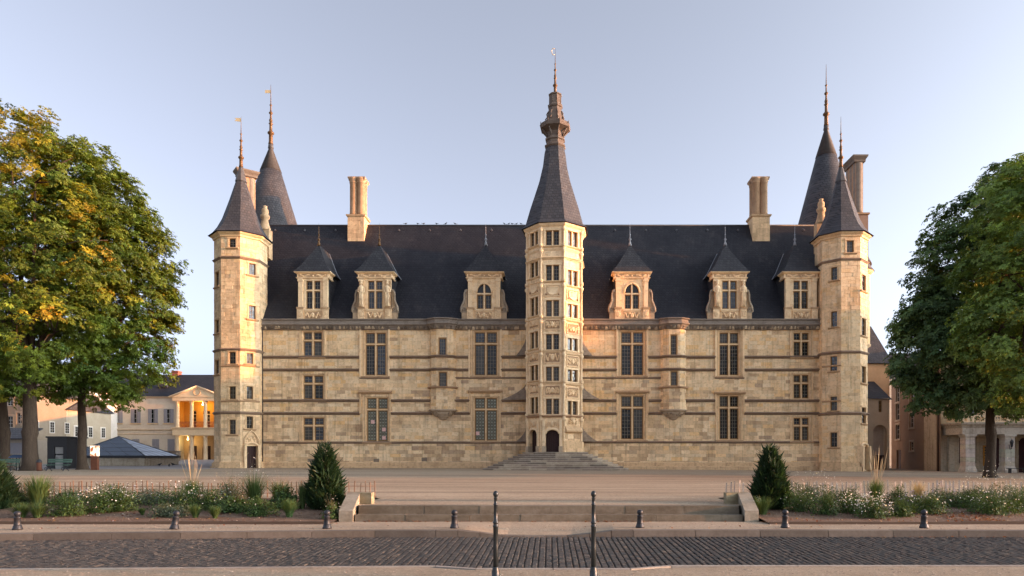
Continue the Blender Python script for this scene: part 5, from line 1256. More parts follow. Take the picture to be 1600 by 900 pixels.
for (b, c) in ((B0,B1),(B1,B2),(B2,B3),(B3,B0)):
    a_, b_, c_ = V(A), V(b), V(c); n = 5; nn = (b_-a_).cross(c_-a_).normalized()
    if nn.z < 0: nn = -nn
    Pk = lambda k, j: a_+(b_-a_)*(k/n)+(c_-b_)*(j/n)
    for k in range(n):
        cells = [[Pk(k,0),Pk(k+1,0),Pk(k+1,1)]] + [[Pk(k,j),Pk(k+1,j+1),Pk(k+1,j+2),Pk(k,j+1)] for j in range(k)]
        for cell in cells:
            ce = sum(cell, V((0,0,0)))/len(cell); jit = V((random.Random(k*7+len(cell)).uniform(-.004,.004),)*3)
            mb = MB(); pts = [tuple(ce+(p-ce)*.965+nn*.02) for p in cell]; bt = [tuple(ce+(p-ce)*.965-nn*.02) for p in cell]; m = len(cell)
            mb.add(pts+bt, [tuple(range(m)), tuple(range(2*m-1,m-1,-1))]+[(i,(i+1)%m,m+(i+1)%m,m+i) for i in range(m)]); mb.build("glass_pane", M_PYR, px_)
    fr_ = MB()
    fr_.tube([tuple(b_),tuple(a_)], .06, 6)
    for k in range(1, n): fr_.tube([tuple(Pk(k,0)),tuple(Pk(k,k))], .035, 5)
    for j in range(1, n): fr_.tube([tuple(Pk(j,0)),tuple(Pk(n,n-j))], .035, 5)
    fr_.build("glazing_frame", M_IRON, px_)
mb = MB(); mb.sweep([B0[:2],B1[:2],B2[:2],B3[:2]], [(-.1,zb_-.22),(.15,zb_-.22),(.15,zb_),(-.1,zb_+.02)], True); mb.build("base_rim", M_STEEL, px_)
mb = MB()
for (b, c) in ((B0,B1),(B1,B2)):
    L_ = sqrt((c[0]-b[0])**2+(c[1]-b[1])**2); F = Fr(b[0], b[1], -90 if b is B0 else 0); lay(mb, ashlar(F, .02, L_-.02, .2, zb_-.2, [], rr, lambda u,z,r: lerp((0.42,0.35,0.26),(0.52,0.44,0.33), r.random()), hh=.5, ww=1.3))
mb.build("stone_base", M_STONE, px_)
Yb = 100; mb = MB(); F = Fr(0,Yb,-90); mb.box(X(247,Yb), X(275,Yb), Yb, Yb+1.2, .8, Z(705.5,Yb)); mb.box(X(246,Yb), X(276,Yb), Yb-.1, Yb+1.3, Z(705.5,Yb), Z(704.5,Yb)); tag(mb.build("stone_planter", M_DARKST), "dark stone trough between pyramid and town hall portico", "planter")

# ---- furniture on the left
M_GREENW = material("green_bench_slat", (0.09,0.16,0.12), rough=0.6, noise=(5, .5, (.6,.6,.6), (.3,1,1)))
def bench(px, Y, lab, px_w=1.75):
    x = X(px, Y); z = ground_z(x, Y); t = thing("park_bench", lab, "bench", (x, Y, z), "benches under the left trees")
    for k in range(4):
        mb = MB(); yy = Y-.22+.12*k; mb.box(x-px_w/2, x+px_w/2, yy, yy+.095, z+.42+.006*k, z+.455+.006*k); mb.build("seat_slat", M_GREENW, t)
    for k in range(2):
        mb = MB(); zz = z+.62+.15*k; yy = Y+.27+.04*k; mb.box(x-px_w/2, x+px_w/2, yy, yy+.03, zz, zz+.115); mb.build("back_slat", M_GREENW, t)
    for s_ in (-1, 1):
        mb = MB(); xx = x+s_*(px_w/2-.25)
        mb.tube([(xx,Y-.28,z),(xx,Y-.16,z+.12),(xx,Y-.02,z+.2),(xx,Y-.14,z+.3),(xx,Y-.24,z+.40),(xx,Y+.2,z+.41),(xx,Y+.29,z+.6),(xx,Y+.36,z+.9)], .025, 6); mb.tube([(xx,Y+.34,z),(xx,Y+.2,z+.12),(xx,Y+.04,z+.2),(xx,Y+.16,z+.3),(xx,Y+.24,z+.4)], .025, 6)
        mb.tube([(xx+.13*cos(q*.9)*(1-q*.06),Y-.3,z+.16+.13*sin(q*.9)*(1-q*.06)) for q in range(10)], .018, 5); mb.build("leg", M_IRON, t)
bench(89, 50.5, "green slatted bench between the two thick tree trunks")
bench(7, 50.5, "green slatted bench cut off by the left edge")
x, Y = X(61,51), 51; z = ground_z(x,Y); t = thing("litter_bin", "small rust brown litter bin beside the thick trunk", "bin", (x,Y,z))
M_RUST = material("corten_rust", (0.17,0.065,0.035), rough=0.8, noise=(6, .5, (.6,.5,.5)))
mb = MB(); mb.lathe(x, Y, [(.15,z),(.17,z+.05),(.17,z+.62),(.16,z+.64)], 14); mb.build("drum", M_RUST, t); mb = MB(); mb.lathe(x, Y, [(.19,z+.62),(.19,z+.68),(.15,z+.8),(.04,z+.86)], 14); mb.build("lid", M_IRON, t)
x, Y = X(27,52), 52; z = ground_z(x,Y); t = thing("information_lectern", "blue sloping information panel on two posts by the bench", "sign", (x,Y,z)); mb = MB()
M_BLUE = material("blue_panel", (0.05,0.09,0.17), rough=.5, noise=(4,.5,(.6,.7,.8)))
mb.hexa([(x-.5,Y-.25,z+.98),(x+.5,Y-.25,z+.98),(x+.5,Y+.2,z+1.18),(x-.5,Y+.2,z+1.18),(x-.5,Y-.25,z+1.02),(x+.5,Y-.25,z+1.02),(x+.5,Y+.2,z+1.22),(x-.5,Y+.2,z+1.22)]); mb.build("panel", M_BLUE, t)
for dx in (-.08,.14):
    mb = MB(); mb.tube([(x+dx,Y,z),(x+dx,Y,z+1.07)], .035, 7); mb.build("post", M_IRON, t)
x, Y = X(148,54), 54; z = ground_z(x,Y); t = thing("exhibition_stele", "rusty steel post with a bright picture panel right of the tree trunk", "sign", (x,Y,z))
mb = MB(); mb.box(x-.26, x+.26, Y-.12, Y+.12, z, z+1.1); mb.build("post", M_RUST, t)
def pic(m, t, bs, tc, src):
    N, L = t.nodes, t.links; nz = N.new("ShaderNodeTexNoise"); nz.inputs['Scale'].default_value = 2.4; nz.inputs['Distortion'].default_value = 1.2; L.new(tc.outputs['Object'], nz.inputs['Vector'])
    rp = N.new("ShaderNodeValToRGB"); e = rp.color_ramp.elements; e[0].position = .40; e[0].color = (.25,.06,.02,1); e[1].position = .56; e[1].color = (.9,.72,.5,1); L.new(nz.outputs[0], rp.inputs[0]); L.new(rp.outputs[0], bs.inputs['Base Color']); L.new(rp.outputs[0], bs.inputs['Emission Color']); bs.inputs['Emission Strength'].default_value = .35  # picture colours also feed a weak emission of the panel
mb = MB(); mb.box(x-.28, x+.28, Y-.14, Y+.14, z+1.1, z+1.92); mb.build("glowing_picture_panel", material("glowing_picture", extra=pic), t)

# ================================================================== BACKGROUND, RIGHT
YT = 69.5; YPf = 66.0; g0 = .0
tr = thing("theatre", "cream theatre with balustraded portico behind the right tree", "building", (46, YT, .1))
F = Fr(0,YT,-90); X0, X1 = X(1469,YT), 63.0; zt_ = 11.9; cth = (0.58,0.49,0.36); P = F.p
zbal = Z(660, YPf); hol = [(F.u(1499),F.u(1526),Z(724,YT),Z(683,YT)), (F.u(1552),F.u(1566),.05,Z(684,YT)), (F.u(1592),F.u(1608),.05,Z(684,YT))]
uph = [(F.u(1512),F.u(1528),zbal+.5,zbal+3.0),(F.u(1550),F.u(1566),zbal+.5,zbal+3.0),(F.u(1590),F.u(1606),zbal+.5,zbal+3.0),(F.u(1630),F.u(1646),zbal+.5,zbal+3.0)]
mb = MB(); rr = random.Random(50)
lay(mb, ashlar(F, X0, X1, -.1, zbal, hol, rr, lambda u,z,r: lerp(cth, TAN, r.random()*.35), hh=.45, ww=1.1, depth=.3, jit=.015)); wall_holes(mb, F, X0, X1, zbal, zt_, uph, .3, 0, (0.62,0.47,0.28)); mb.box(X0, X1, YT+.32, YT+3, -.2, zt_-.02, 0, cth); mb.box(49, X1, YT+3, YT+22, -.2, zt_-.02, 0, cth); mb.build("wall", M_STONE, tr)
mb = MB(); gable_roof(mb, 49, X1, YT+3, YT+22, zt_, zt_+4, .5, 4); mb.box(X0-.2, X1, YT-.3, YT+3.1, zt_, zt_+.3); mb.build("roof", M_SLATE, tr)
for r in uph: sash(F, r, tr, "upper_window", cols=2, rows=4)
for u in [F.u(q) for q in (1502,1539,1577,1617)]: mb = MB(); mb.fbox(F, u-.25, u+.25, .0, .12, zbal, zt_-1, 0, PALE); mb.build("pilaster", M_STONE, tr)
M_DRED = material("dark_red_paint", (0.055,0.012,0.012), rough=.55, noise=(5,.4,(.6,.6,.6)))
r = hol[0]; mb = MB(); mb.fbox(F, r[0], r[1], -.25, -.2, r[2], r[3])
for k in range(1,4): uu = r[0]+(r[1]-r[0])*k/4; mb.fbox(F, uu-.02, uu+.02, -.2, -.17, r[2], r[3])
mb.build("shuttered_window", M_DRED, tr)
for r in hol[1:]:
    mb = MB(); mb.fbox(F, r[0], r[1], -.25, -.2, r[2]-.2, r[3]); um = (r[0]+r[1])/2
    mb.fbox(F, um-.02, um+.02, -.2, -.17, r[2]-.2, r[3]); mb.build("arched_door", M_DRED, tr)
    m2 = MB(); w_ = (r[1]-r[0])/2
    for k in range(10):
        ua, ub = r[0]+2*w_*k/10, r[0]+2*w_*(k+1)/10; u_ = (ua+ub)/2; zz = r[3]-w_+w_*sqrt(max(0,1-((u_-um)/w_)**2)); m2.fbox(F, ua, ub, -.2, -.005, zz, r[3]+.01, 0, cth)
    m2.build("door_arch", M_STONE, tr)
cxs = [X(1512,YPf+.5), X(1573.5,YPf+.5), X(1635,YPf+.5)]; zcap = Z(678.5, YPf)
for x_ in cxs:
    mb = MB(); y_ = YPf+.5; a = .46; c = (0.66,0.58,0.47)
    mb.box(x_-a-.12, x_+a+.12, y_-a-.12, y_+a+.12, -.1, .35, 0, c); mb.add([(x_-a-.12,y_-a-.12,.35),(x_+a+.12,y_-a-.12,.35),(x_+a+.12,y_+a+.12,.35),(x_-a-.12,y_+a+.12,.35),(x_-a,y_-a,.75),(x_+a,y_-a,.75),(x_+a,y_+a,.75),(x_-a,y_+a,.75)], [(0,1,5,4),(1,2,6,5),(2,3,7,6),(3,0,4,7)], 0, c)
    z = .75
    while z < zcap-.3: mb.box(x_-a, x_+a, y_-a, y_+a, z+.008, min(z+.42, zcap-.3)-.008, 0, tuple(q*rr.uniform(.9,1.05) for q in c)); z += .42
    mb.box(x_-a-.04,x_+a+.04,y_-a-.04,y_+a+.04,zcap-.3,zcap-.18,0,c); mb.box(x_-a-.12,x_+a+.12,y_-a-.12,y_+a+.12,zcap-.18,zcap,0,c); mb.build("pillar", M_STONE, tr)
mb = MB(); mb.fbox(F, F.u(1480), F.u(1489), 0, .3, -.1, zcap-.2, 0, cth); mb.build("pilaster", M_STONE, tr)
bx0 = X(1505,YPf)-.05; mb = MB(); z1 = zbal; mb.box(bx0, X1, YPf, YT-.02, zcap+.0, z1-.25, 0, (0.60,0.52,0.41)); mb.sweep([(bx0,YT),(bx0,YPf),(X1,YPf)], [(0,z1-.5),(.08,z1-.45),(.12,z1-.3),(.3,z1-.2),(.34,z1-.05),(-.1,z1)], False, 0, (0.50,0.42,0.32)); mb.box(bx0-.1,X1,YPf-.1,YT-.02,z1-.1,z1+.02,0,(.5,.42,.32)); mb.build("balcony", M_STONE, tr)
bal = MB(); zr = Z(648.5,YPf); bal.box(bx0-.02, X1, YPf+.02, YPf+.34, zr-.16, zr, 0, PALE); bal.box(bx0-.02, bx0+.32, YPf+.34, YT-.3, zr-.162, zr-.002, 0, PALE); bal.box(bx0,X1,YPf+.04,YPf+.32,zbal+.02,zbal+.14,0,PALE); bo = bal.build("balustrade", M_STONE, tr)
for x_ in cxs:
    mb = MB(); mb.box(x_-.36,x_+.36,YPf-.0,YPf+.36,zbal+.03,zr+.06,0,PALE); mb.build("pedestal", M_STONE, bo)
def baluster(x_, y_):
    mb = MB(); h = zr-.16-zbal-.14; b = zbal+.14; mb.lathe(x_, y_, [(.09,b),(.09,b+.06),(.05,b+.1),(.10,b+h*.35),(.05,b+h*.7),(.09,b+h*.9),(.09,b+h)], 8, 0, PALE); mb.build("baluster", M_STONE, bo)
for a, b in zip(cxs, cxs[1:]):
    n = 11
    for k in range(n): baluster(a+.45+(b-a-.9)*(k+.5)/n, YPf+.18)
for k in range(8): baluster(bx0+.16, YPf+.6+k*.32)
# lantern on the pillar, poster board, bench
mb = MB(); x_ = cxs[1]-.1; y_ = YPf-.35; zz = Z(690,YPf)
ltn = thing("wall_lantern", "black iron lantern on the second theatre pillar", "lantern", (x_, y_, zz-.6)); mb.lathe(x_, y_, [(.06,zz-.55),(.10,zz-.5),(.17,zz-.1),(.2,zz-.05),(.12,zz+.1),(.03,zz+.2),(.01,zz+.32)], 6, 0, (1,1,1), False); mb.build("lantern_body", M_IRON, ltn); mb = MB(); mb.tube([(x_,y_+.38,zz-.3),(x_,y_+.25,zz-.75),(x_,y_+.02,zz-.68),(x_,y_,zz-.5)], .03, 6); mb.build("bracket", M_IRON, ltn)
mb = MB(); u0, u1, z0, z1 = F.u(1536), F.u(1546.5), Z(728,YT), Z(696,YT); pbd = thing("poster_board", "orange poster board with rows of dark pictures on the theatre wall", "poster", ((u0+u1)/2, YT-.1, z0)); mb.fbox(F, u0, u1, .02, .10, z0, z1); mb.build("board", material("orange_board", (0.62,0.28,0.04), rough=.6, noise=(3,.3,(.8,.7,.6))), pbd)
for k in range(5):
    mb = MB(); zz = z1-.14-k*.27; mb.fbox(F, u0+.1, u1-.06, .10, .112, zz-.18, zz); mb.build("picture", material("dark_print", (.05,.04,.035), rough=.5, noise=(6,.8,(.2,.2,.3))) if k == 0 else bpy.data.materials["dark_print"], pbd)
Yq = 63; x_ = X(1590,Yq); z = ground_z(x_,Yq); t = thing("stone_bench", "dark backless bench in front of the theatre portico at the right edge", "bench", (x_,Yq,z)); mb = MB(); mb.box(x_-.9,x_+.9,Yq-.2,Yq+.2,z+.42,z+.47); mb.build("seat", M_IRON, t)
for s_ in (-.7,.7): mb = MB(); mb.box(x_+s_-.04,x_+s_+.04,Yq-.18,Yq+.18,z,z+.42); mb.build("leg", M_IRON, t)

# side building running back beside the theatre
na, fa = (39.35, 69.0), (45.0, 90.0); L_ = sqrt((fa[0]-na[0])**2+(fa[1]-na[1])**2); ang = math.degrees(atan2(-(fa[0]-na[0]), (fa[1]-na[1]))) + 0
ang = math.degrees(atan2((fa[0]-na[0])*-1*-1, 0)) if False else math.degrees(atan2(fa[0]-na[0], -(fa[1]-na[1])))
nxv = (-(fa[1]-na[1])/L_, (fa[0]-na[0])/L_); ang = math.degrees(atan2(nxv[1], nxv[0]))
F = Fr(na[0], na[1], ang); zE2 = Z(561, 69.0); csd = (0.33,0.235,0.165)
sb = thing("side_building", "brown rendered side building with framed windows between palace and theatre", "building", (42, 79, .1))
hs = [F.rect(1400,1406.5,605,628), F.rect(1400,1406.5,630,656), F.rect(1400,1406.5,663,686), F.rect(1421,1428.5,646,668), F.rect(1421,1430,606,630), F.rect(1422,1428,690,704), F.rect(1401,1408,703,736)]
mb = MB(); wall_holes(mb, F, F.u(1470)-.0 if F.u(1470) < F.u(1393) else F.u(1393), max(F.u(1470),F.u(1393)), -.2, zE2, hs, .25, 0, csd)
bk = [(na[0],na[1]),(fa[0],fa[1]),(fa[0]+12,fa[1]),(na[0]+12,na[1]+3)]
mb.add([(x,y,-.2) for x,y in bk]+[(x,y,zE2) for x,y in bk], [(1,2,6,5),(2,3,7,6)], 0, csd); mb.build("wall", M_PLASTER, sb)
for r in hs[:-1]:
    w = sash(F, r, sb); mb = MB()
    for a, b in ((r[0]-.18,r[0]),(r[1],r[1]+.18)): mb.fbox(F, a, b, 0, .05, r[2]-.15, r[3]+.2, 0, (0.52,0.44,0.34))
    mb.fbox(F, r[0]-.2, r[1]+.2, 0, .06, r[3], r[3]+.2, 0, (0.52,0.44,0.34)); mb.fbox(F, r[0]-.25, r[1]+.25, 0, .1, r[2]-.2, r[2], 0, (0.52,0.44,0.34)); mb.build("frame", M_PLASTER, w)
r = hs[-1]; mb = MB(); mb.fbox(F, r[0], r[1], -.2, -.15, r[2], r[3]); mb.build("door", M_DOOR, sb)
q = MB(); uq = F.u(1452); z = .2; k = 0
while z < 8.5: w = .42 if k%2 else .25; q.fbox(F, uq-w, uq+w, 0, .03, z, z+.36, 0, (0.50,0.39,0.27)); z += .38; k += 1
q.build("quoin_strip", M_PLASTER, sb)
mb = MB(); o_ = .4; mb.add([(na[0]-o_,na[1]-.2,zE2),(fa[0]-o_,fa[1],zE2),(fa[0]+6,fa[1],zE2+3.6),(na[0]+6,na[1]+1.5,zE2+3.6),(fa[0]+12,fa[1],zE2),(na[0]+12,na[1]+3,zE2),(na[0]-o_,na[1]-.2,zE2-.15),(fa[0]-o_,fa[1],zE2-.15)], [(0,3,2,1),(3,5,4,2),(0,1,7,6),(1,2,4),(0,5,3)]); mb.build("roof", M_SLATE, sb)
mb = MB(); p = F.p(F.u(1468),.12,0); mb.tube([(p[0],p[1],.1),(p[0],p[1],zE2-.1)], .07, 7); mb.build("downpipe", M_PIPE, sb)
# link wing seen past the right tower
Yl = 80.0; F = Fr(0,Yl,-90); lw = thing("link_wing", "narrow pale wing with steep slate hip and arch behind the right tower", "building", (X(1376,Yl), Yl, .2)); x0, x1 = X(1352,Yl), X(1390,Yl); zw = Z(568,Yl)
ar = (X(1364,Yl), X(1386,Yl), -.1, Z(664,Yl)); wn = (X(1373,Yl-4), X(1378,Yl-4), Z(644,Yl-4), Z(626,Yl-4))
mb = MB(); wall_holes(mb, F, x0, x1, Z(625,Yl), zw, [], .2, 0, lerp(CREAM,TAN,.5)); mb.box(x0,x1,Yl+.05,Yl+8,-.1,zw,0,lerp(CREAM,TAN,.5))
F2 = Fr(0,Yl-4,-90); a2 = (X(1364.5,Yl-4), X(1386,Yl-4), -.1, Z(664,Yl-4)); wall_holes(mb, F2, X(1350,Yl-4), X(1390,Yl-4), -.2, Z(622,Yl-4), [wn, a2], .5, 0, (0.52,0.41,0.29)); mb.quad((X(1390,Yl-4),Yl-4,-.1),(X(1390,Yl-4),Yl,-.1),(X(1390,Yl-4),Yl,8),(X(1390,Yl-4),Yl-4,Z(622,Yl-4)),0,(0.52,0.41,0.29)); mb.build("wall", M_PLASTER, lw)
mb = MB(); um = (a2[0]+a2[1])/2; w_ = (a2[1]-a2[0])/2
for k in range(14):
    ua, ub = a2[0]+2*w_*k/14, a2[0]+2*w_*(k+1)/14; u_ = (ua+ub)/2; zz = a2[3]-w_+w_*sqrt(max(0,1-((u_-um)/w_)**2)); mb.fbox(F2, ua, ub, -.5, -.004, zz, a2[3]+.01, 0, (0.52,0.41,0.29))
mb.build("arch", M_PLASTER, lw)
mb = MB(); mb.fbox(F2, a2[0], a2[1], -.9, -.8, Z(712,Yl-4), a2[3]+.1, 0, (0.45,0.35,0.27)); mb.build("arch_infill", M_PLASTER, lw)
mb = MB(); mb.fbox(F2, a2[0], a2[1], -.7, -.6, -.2, Z(711,Yl-4)); mb.build("arch_gate", M_DOOR, lw)
sash(F2, wn, lw, mat=M_WOOD)
mb = MB(); zt2 = Z(515,Yl+2); mb.add([(x0-.3,Yl-.3,zw),(x1+.3,Yl-.3,zw),(x1+.3,Yl+8,zw),(x0-.3,Yl+8,zw),(X(1361,Yl+3),Yl+3,zt2+.6),(X(1350,Yl+3),Yl+5,zt2+.6)], [(0,1,4,5),(1,2,4),(2,3,5,4),(3,0,5)]); mb.build("roof", M_SLATEW, lw)
mb = MB(); mb.add([(X(1348,Yl-4),Yl-4.2,Z(622,Yl-4)),(X(1391,Yl-4)+.2,Yl-4.2,Z(625,Yl-4)),(X(1391,Yl-4)+.2,Yl,Z(622,Yl)),(X(1366,Yl),Yl,Z(600,Yl)+.3),(X(1348,Yl),Yl,Z(600,Yl)+.3)], [(0,1,2,3,4)]); mb.build("lean_to_roof", M_SLATE, lw)
# far dark roofs
Yf = 120; x0, x1 = X(1388,Yf), X(1500,Yf); t = thing("far_house", "distant house with dark slate roof and rooftop railing right of the palace", "house", ((x0+x1)/2, Yf, .3)); mb = MB(); mb.box(x0,x1,Yf,Yf+12,-.2,Z(590,Yf),0,cwall); mb.build("wall", M_PLASTER, t); mb = MB(); gable_roof(mb, x0, x1, Yf, Yf+12, Z(590,Yf), Z(552,Yf+6), .3, 3.5); mb.build("roof", M_SLATE, t)
mb = MB(); zr = Z(552,Yf+6)
for k in range(8): xx = x0+3.5+k*.9; mb.tube([(xx,Yf+6,zr),(xx,Yf+6,zr+1)], .03, 5)
mb.tube([(x0+3.2,Yf+6,zr+1),(x0+10.2,Yf+6,zr+1)], .03, 5); mb.tube([(x0+3.2,Yf+6,zr+.5),(x0+10.2,Yf+6,zr+.5)], .03, 5); mb.build("railing", M_IRON, t)
# unseen buildings added for shade: one behind the palace, one out of frame right
stone_house("shading_wing", "unseen slate roofed wing added behind the palace for its shade", -24, 30, 86, 42, 11.5, 15.5, [], (0.48,0.38,0.26))
stone_house("shading_house", "unseen tall pale house added on the right for its shade", 66, 84, 38, 30, 17.6, 20.6, [], (0.52,0.44,0.33))

# ================================================================== TREES
def leaf_shader(name, base_trans=0.35, rough=0.55):
    m = bpy.data.materials.new(name); m.use_nodes = True; t = m.node_tree; N, L = t.nodes, t.links
    bs = N["Principled BSDF"]; bs.inputs['Roughness'].default_value = rough; bs.inputs['Specular IOR Level'].default_value = .3
    at = N.new("ShaderNodeAttribute"); at.attribute_name = 'Col'; L.new(at.outputs['Color'], bs.inputs['Base Color'])
    tr_ = N.new("ShaderNodeBsdfTranslucent"); mx = N.new("ShaderNodeMix"); mx.data_type = 'RGBA'; mx.blend_type = 'MULTIPLY'; mx.inputs[0].default_value = 1; L.new(at.outputs['Color'], mx.inputs[6]); mx.inputs[7].default_value = (1.5,1.35,.6,1)
    L.new(mx.outputs[2], tr_.inputs[0]); ms = N.new("ShaderNodeMixShader"); ms.inputs[0].default_value = base_trans
    L.new(bs.outputs[0], ms.inputs[1]); L.new(tr_.outputs[0], ms.inputs[2]); L.new(ms.outputs[0], N["Material Output"].inputs[0]); return m
M_LEAF = leaf_shader("chestnut_leaf"); M_HERB = leaf_shader("bed_leaf", .25)
M_BARK = material("chestnut_bark", (0.085,0.06,0.042), rough=.95, noise=(3, .6, (.5,.48,.46), (3,3,.5)), noise2=(14, .5, (.55,.53,.5), (2,2,.4)), bump=(12, .05))

def leaf_template(nl=5, ln=.27, wd=.11):
    v = []; f = []
    for k in range(nl):
        a_ = (k-(nl-1)/2)*radians(46); c, s_ = cos(a_), sin(a_); l_ = ln*(1-.14*abs(k-(nl-1)/2)); b = len(v)
        for (r, w, z) in ((.03,0,0),(.62*l_,wd/2,-.012),(l_,0,-.07),(.62*l_,-wd/2,-.012)): v.append((r*c-w*s_, r*s_+w*c, z))
        f.append((b,b+1,b+2,b+3))
    return np.array(v), np.array(f)
def scatter(tv, tf, pos, nrm, size, rs_):
    """copies of a small template, its +Z along nrm with a random spin"""
    n = len(pos); nrm = nrm/np.linalg.norm(nrm, axis=1, keepdims=True)
    up = rs_.normal(size=(n,3)); x = np.cross(up, nrm); x /= np.linalg.norm(x, axis=1, keepdims=True); y = np.cross(nrm, x)
    V_ = pos[:,None,:] + size[:,None,None]*(tv[None,:,0:1]*x[:,None,:] + tv[None,:,1:2]*y[:,None,:] + tv[None,:,2:3]*nrm[:,None,:])
    Fc = tf[None]+ (np.arange(n)*len(tv))[:,None,None]
    return V_.reshape(-1,3), Fc.reshape(-1, tf.shape[1])

def chestnut(name, lab, base, tr_r, tr_top, lobes, colf, seed, n_clump, per, lean=(0,0), group=None, size=1.0):
    rs_ = np.random.RandomState(seed); rp = random.Random(seed)
    t = thing(name, lab, "tree", base, group)
    lob = np.array([l[:4] for l in lobes]); rad = lob[:,3]
    # trunk with buttressed foot and limbs that reach into each lobe
    mb = MB(); bx, by, bz = base; pts = []; rr_ = []
    for k, (h, f) in enumerate(((-.1,1.75),(.15,1.4),(.5,1.15),(1.3,1.0),(2.5,.95),(2.9,1.12),(3.3,.98),(tr_top*.75,.85),(tr_top,.8))):
        if h > tr_top: continue
        pts.append((bx+lean[0]*h+.05*sin(h*1.7+seed), by+lean[1]*h, bz+h)); rr_.append(tr_r*f)
    mb.tube(pts, rr_, 14); tk = mb.build("trunk", M_BARK, t)
    top = Vector(pts[-1])
    for (x, y, z, r) in lob:
        e = Vector((x, y, z)); m1 = top.lerp(e, .4)+Vector((rp.uniform(-.6,.6), rp.uniform(-.6,.6), .6)); lm = MB()
        lm.tube([tuple(top-Vector((0,0,.5))), tuple(m1), tuple(e)], [tr_r*.5, tr_r*.3, tr_r*.12], 8)
        for q in range(5):
            d_ = Vector((rp.gauss(0,1), rp.gauss(0,1), rp.gauss(0,.6))).normalized()*r*.75; lm.tube([tuple(e), tuple(e+d_*.5+Vector((0,0,.3))), tuple(e+d_)], [tr_r*.12, tr_r*.07, .03], 5)
        lm.build("limb", M_BARK, t)
    # leaf clumps over the lobes' surface, some inside
    w = rad**2; w = w/w.sum(); C0 = []; OUT = []
    while len(C0) < n_clump:
        i = rs_.choice(len(lob), p=w); d_ = rs_.normal(size=3); d_ /= np.linalg.norm(d_)
        if d_[2] < -.75: continue
        lump = vnoise(d_[0]*2.3+i*7.1+seed, d_[1]*2.3+d_[2]*2.9, 8); q = (1.0 if rs_.rand() < .74 else rs_.uniform(.35,.9))*rs_.uniform(.9,1.04)*(.80+.36*lump); p = lob[i,:3]+d_*rad[i]*q*np.array([1,1,.95])
        dd = np.linalg.norm(lob[:,:3]-p, axis=1)/rad
        if (np.delete(dd, i) < .72).any() and rs_.rand() < .85: continue
        C0.append(p); OUT.append(d_)
    C0 = np.array(C0); OUT = np.array(OUT)
    cr = rs_.uniform(.45, 1.05, len(C0))
    idx = np.repeat(np.arange(len(C0)), per); n = len(idx)
    off = rs_.normal(size=(n,3)); off /= np.linalg.norm(off, axis=1, keepdims=True); off *= (rs_.rand(n)**.45)[:,None]*cr[idx][:,None]; off[:,2] *= .55
    rxy = np.hypot(off[:,0], off[:,1]); off[:,2] -= .35*rxy**2/cr[idx]        # sprays droop at their rim
    pos = C0[idx]+off; nr = OUT[idx]*.55+np.array([0,0,.75])+rs_.normal(size=(n,3))*.35+off*.25
    sz = rs_.uniform(.55,1.4,n)*size*(.9+.25*(cr[idx]>.8))
    tv, tf = leaf_template(); Vv, Ff = scatter(tv, tf, pos, nr, sz, rs_)
    cc = colf(C0, rs_)[idx]*rs_.uniform(.6,1.3,(n,1))*(rs_.uniform(.7,1.25,len(C0))[idx])[:,None]; cc = np.repeat(cc, len(tf), axis=0)
    np_mesh("crown", Vv, Ff, M_LEAF, t, np.clip(cc,0,1)); return t
def L_(Y0, *rows): return [(X(px,Y0+dy), Y0+dy, Z(py,Y0+dy), r) for px, py, dy, r in rows]
GREEN, LIME, YEL, RUSTC, DEEP = np.array([.060,.112,.015]), np.array([.155,.200,.020]), np.array([.36,.30,.024]), np.array([.34,.19,.022]), np.array([.036,.070,.028])
def autumn(amount, top_px=None):
    def fn(c, rs_):
        n = len(c); k = np.array([vnoise(p[0]*.22+p[1]*.15, p[2]*.22, 5) for p in c]); u = rs_.rand(n)
        col = GREEN+(LIME-GREEN)*np.clip(rs_.normal(.55,.3,n),0,1)[:,None]
        h = np.clip((c[:,2]-8)/14,0,1); py = amount*(.12+.6*h)*np.clip(2.4*(k-.3),0,1.2)
        y = (u < py)[:,None]; col = np.where(y, LIME+(YEL-LIME)*rs_.rand(n)[:,None]*1.0, col)
        r_ = (rs_.rand(n) < py*.10)[:,None]; return np.where(r_, YEL+(RUSTC-YEL)*rs_.rand(n)[:,None], col)
    return fn
def dark_green(a_, b_):
    return lambda c, rs_: a_+(b_-a_)*np.clip(rs_.normal(.45,.3,len(c)),0,1)[:,None]
gz = lambda px, Y: (X(px,Y), Y, ground_z(X(px,Y), Y))
TG = "chestnut trees beside the square"
chestnut("chestnut_tree", "thick trunked chestnut with a burl and yellowing crown, second from the left edge", gz(47,52), .50, 7.5,
  L_(52, (15,235,0,3.6),(55,285,-1,4.6),(-10,330,0,5.2),(75,390,-2,5.4),(25,470,-2,5.6),(85,520,-2,4.4),(40,575,0,3.6),(110,440,1,4.2),(-40,450,1,5.5),(5,560,-1,4.0)), autumn(.85), 1, 1000, 30, group=TG)
chestnut("chestnut_tree", "slender trunked chestnut nearest the glass pyramid, gold and green crown", gz(128,56), .33, 7.0,
  L_(56, (130,290,0,3.5),(165,330,0,3.6),(120,370,-1,4.8),(190,400,0,3.8),(208,470,0,3.3),(160,480,-1,4.8),(225,520,0,2.4),(205,560,0,3.2),(150,585,0,3.2),(105,540,0,4.5),(228,385,1,1.8),(180,610,-1,1.9),(232,455,0,1.9)), autumn(.6), 2, 1050, 30, group=TG)
chestnut("chestnut_tree", "dark leaning chestnut trunk at the very left edge", gz(8,54), .40, 7.0,
  L_(54, (-60,400,0,6.0),(-30,520,1,5.0),(-90,520,0,6),(-20,600,0,2.8),(-70,300,0,5)), autumn(.5), 3, 420, 28, lean=(-.05,0), group=TG)
